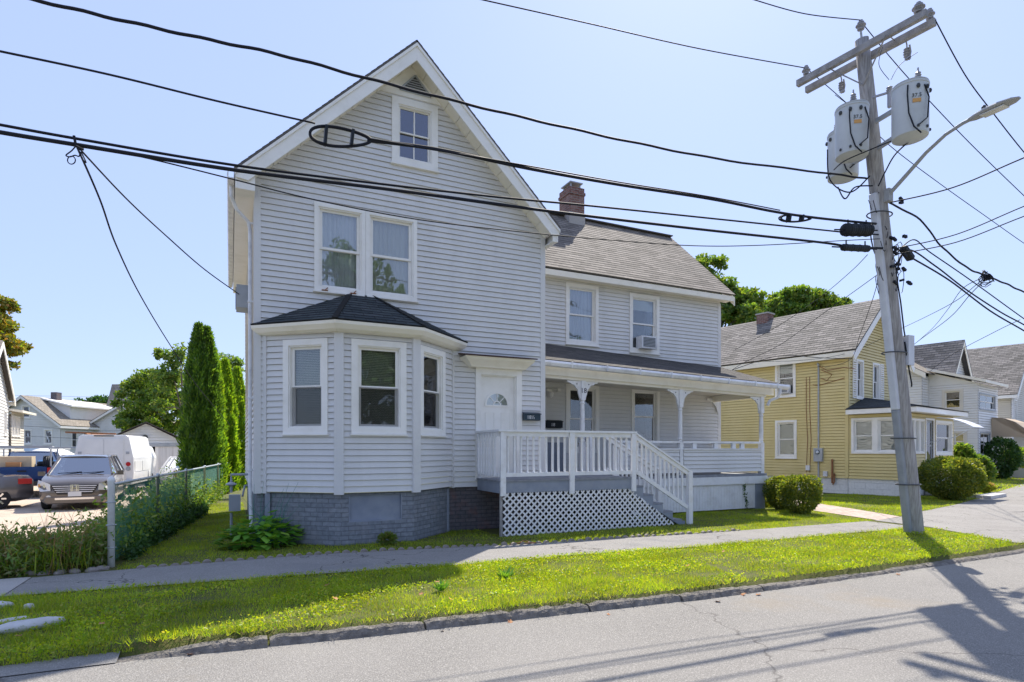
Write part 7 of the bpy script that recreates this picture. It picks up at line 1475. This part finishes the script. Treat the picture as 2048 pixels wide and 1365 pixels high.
p = atz(778, 1092); n = 900; d = rdir(n, .3); o = leaves('dry_plant', np.array([[p.x, p.y + .1, .09]]) + d * RNG.uniform(.2, 1, (n, 1)) * [.16, .12, .10], d, perp(d), .05, .02, 'dry_leaf' if 'dry_leaf' in MATS else 'leaf_weed'); origin_to_base(o); tag(o, 'small brown wilted plant at the foot of the bay window', 'plant')
# weeds: bed left of the fence and growth along the fence
def weeds(name, label, poly, n, hmin, hmax, leaf, L, W, fall=None):
    xs_ = [q[0] for q in poly]; ys_ = [q[1] for q in poly]; X = RNG.uniform(min(xs_), max(xs_), n * 4); Y = RNG.uniform(min(ys_), max(ys_), n * 4); k = inside(X, Y, poly); X, Y = X[k][:n], Y[k][:n]
    Z0 = GHV(X, Y); hl = (hmin + (hmax - hmin) * (.5 + .5 * np.sin(X * 3.1 + Y * 1.7) * np.cos(Y * 2.3 - X)))
    if fall: hl = hl * np.interp(X, fall[0], fall[1])
    n = len(X); K_ = 26
    f = RNG.uniform(0, 1, (n, K_)); lean = RNG.normal(size=(n, 2)) * .22; P = np.stack([X[:, None] + lean[:, :1] * f * hl[:, None], Y[:, None] + lean[:, 1:] * f * hl[:, None], Z0[:, None] + f * (hl * RNG.uniform(.5, 1.15, n))[:, None]], 2).reshape(-1, 3) + RNG.normal(size=(n * K_, 3)) * [.035, .035, .01]
    D = rdir(len(P), .35); o = leaves(name, P, D, perp(D), L * RNG.uniform(.5, 1.4, len(P)), W * RNG.uniform(.6, 1.3, len(P)), leaf); tag(o, label, 'weeds', kind='stuff'); return o
weeds('weeds', 'overgrown weed bed left of the white fence post', [(-4.6, 8.95), (-3.2, 8.95), (-1.5, 9.15), (-1.55, 10.6), (-1.6, 12.2), (-3.2, 11.6), (-5, 10.3)], 2100, .30, .85, 'leaf_weed', .08, .024, fall=((-4.6, -3.2, -2.2, -1.6), (.35, .42, .9, 1.0)))
weeds('weeds', 'green growth behind the chain link fence', [(-1.55, 9.6), (-1.42, 9.7), (-.55, 18), (-.2, 21.5), (-1.3, 21.5), (-1.75, 13)], 1300, .45, 1.0, 'leaf_mid', .08, .04)
weeds('weeds', 'tangle of vines at the foot of the fence on the lawn side', [(-1.32, 9.8), (-1.22, 9.8), (-.5, 16), (-.6, 17.5), (-.95, 13)], 240, .12, .38, 'leaf_dark', .07, .04)
mb = MB()
for i in range(260):
    x, y = random.uniform(-4.4, -1.6), random.uniform(9.1, 11.0); l_ = random.uniform(.3, .85) * (.5 + .5 * sstep(-3.6, -2, x)); a_ = random.uniform(0, 6.3); d_ = random.uniform(.05, .35); b_ = Vector((x, y, gh(x, y))); mb.tube([b_, b_ + Vector((d_ * .3 * math.cos(a_), d_ * .3 * math.sin(a_), l_ * .6)), b_ + Vector((d_ * math.cos(a_), d_ * math.sin(a_), l_))], [.004, .003, .001], 3, False)
tag(mb.build('dry_stalks', 'cardboard'), 'dry brown stalks standing among the weeds', 'weeds', kind='stuff')
n = 1500; X = RNG.uniform(-4.4, -1.62, n); Y = RNG.uniform(9.0, 10.9, n); a = RNG.uniform(0, 6.283, n); le = RNG.uniform(.25, .7, n) * np.interp(X, [-4.4, -3, -2, -1.6], [.6, .6, .95, 1]); Z = GHV(X, Y)
P0 = np.stack([X, Y, Z], 1); D0 = np.stack([np.cos(a) * .25, np.sin(a) * .25, np.ones(n)], 1); D0 /= np.linalg.norm(D0, axis=1, keepdims=True); P1 = P0 + D0 * le[:, None] * .6; D1 = np.stack([np.cos(a) * .9, np.sin(a) * .9, np.full(n, .25)], 1); D1 /= np.linalg.norm(D1, axis=1, keepdims=True); Sd = np.stack([-np.sin(a), np.cos(a), np.zeros(n)], 1)
o = leaves('long_grass', np.concatenate([P0, P1 - D0 * .06]), np.concatenate([D0, D1]), np.concatenate([Sd, Sd]), np.concatenate([le * .72, le * .5]), .013, 'grass_blade'); tag(o, 'long arching grass blades among the weeds left of the fence', 'grass', kind='stuff')
# vine on the porch skirt
n = 60; z = RNG.uniform(.05, .66, n); o = leaves('vine', np.stack([11.95 + .05 * np.sin(z * 9) + RNG.normal(size=n) * .02, np.full(n, 11.12), z], 1), rdir(n, -.2), rdir(n), .07, .05, 'leaf_dark'); origin_to_base(o); tag(o, 'thin dark vine climbing the white porch skirt', 'vine')
# trees across the street, mirrored in the window panes
GA = 'street trees across the road'
for i, (x_, y_, lb) in enumerate([(-6, -18, 'broad street tree across the road, left of the camera'), (9, -21, 'tall street tree across the road facing the bay window'), (21, -17, 'street tree across the road facing the porch')]):
    tree('street_tree', lb, (x_, y_, 0), [(x_, y_, 6, 3.6, 3, 3), (x_ + 2, y_, 10, 3.2, 2.5, 3), (x_ - 1.5, y_, 13, 2.6, 2.5, 2.4)], 170, 45, 1.0, 'leaf_dark', .5, .35, tr=.3, group=GA)
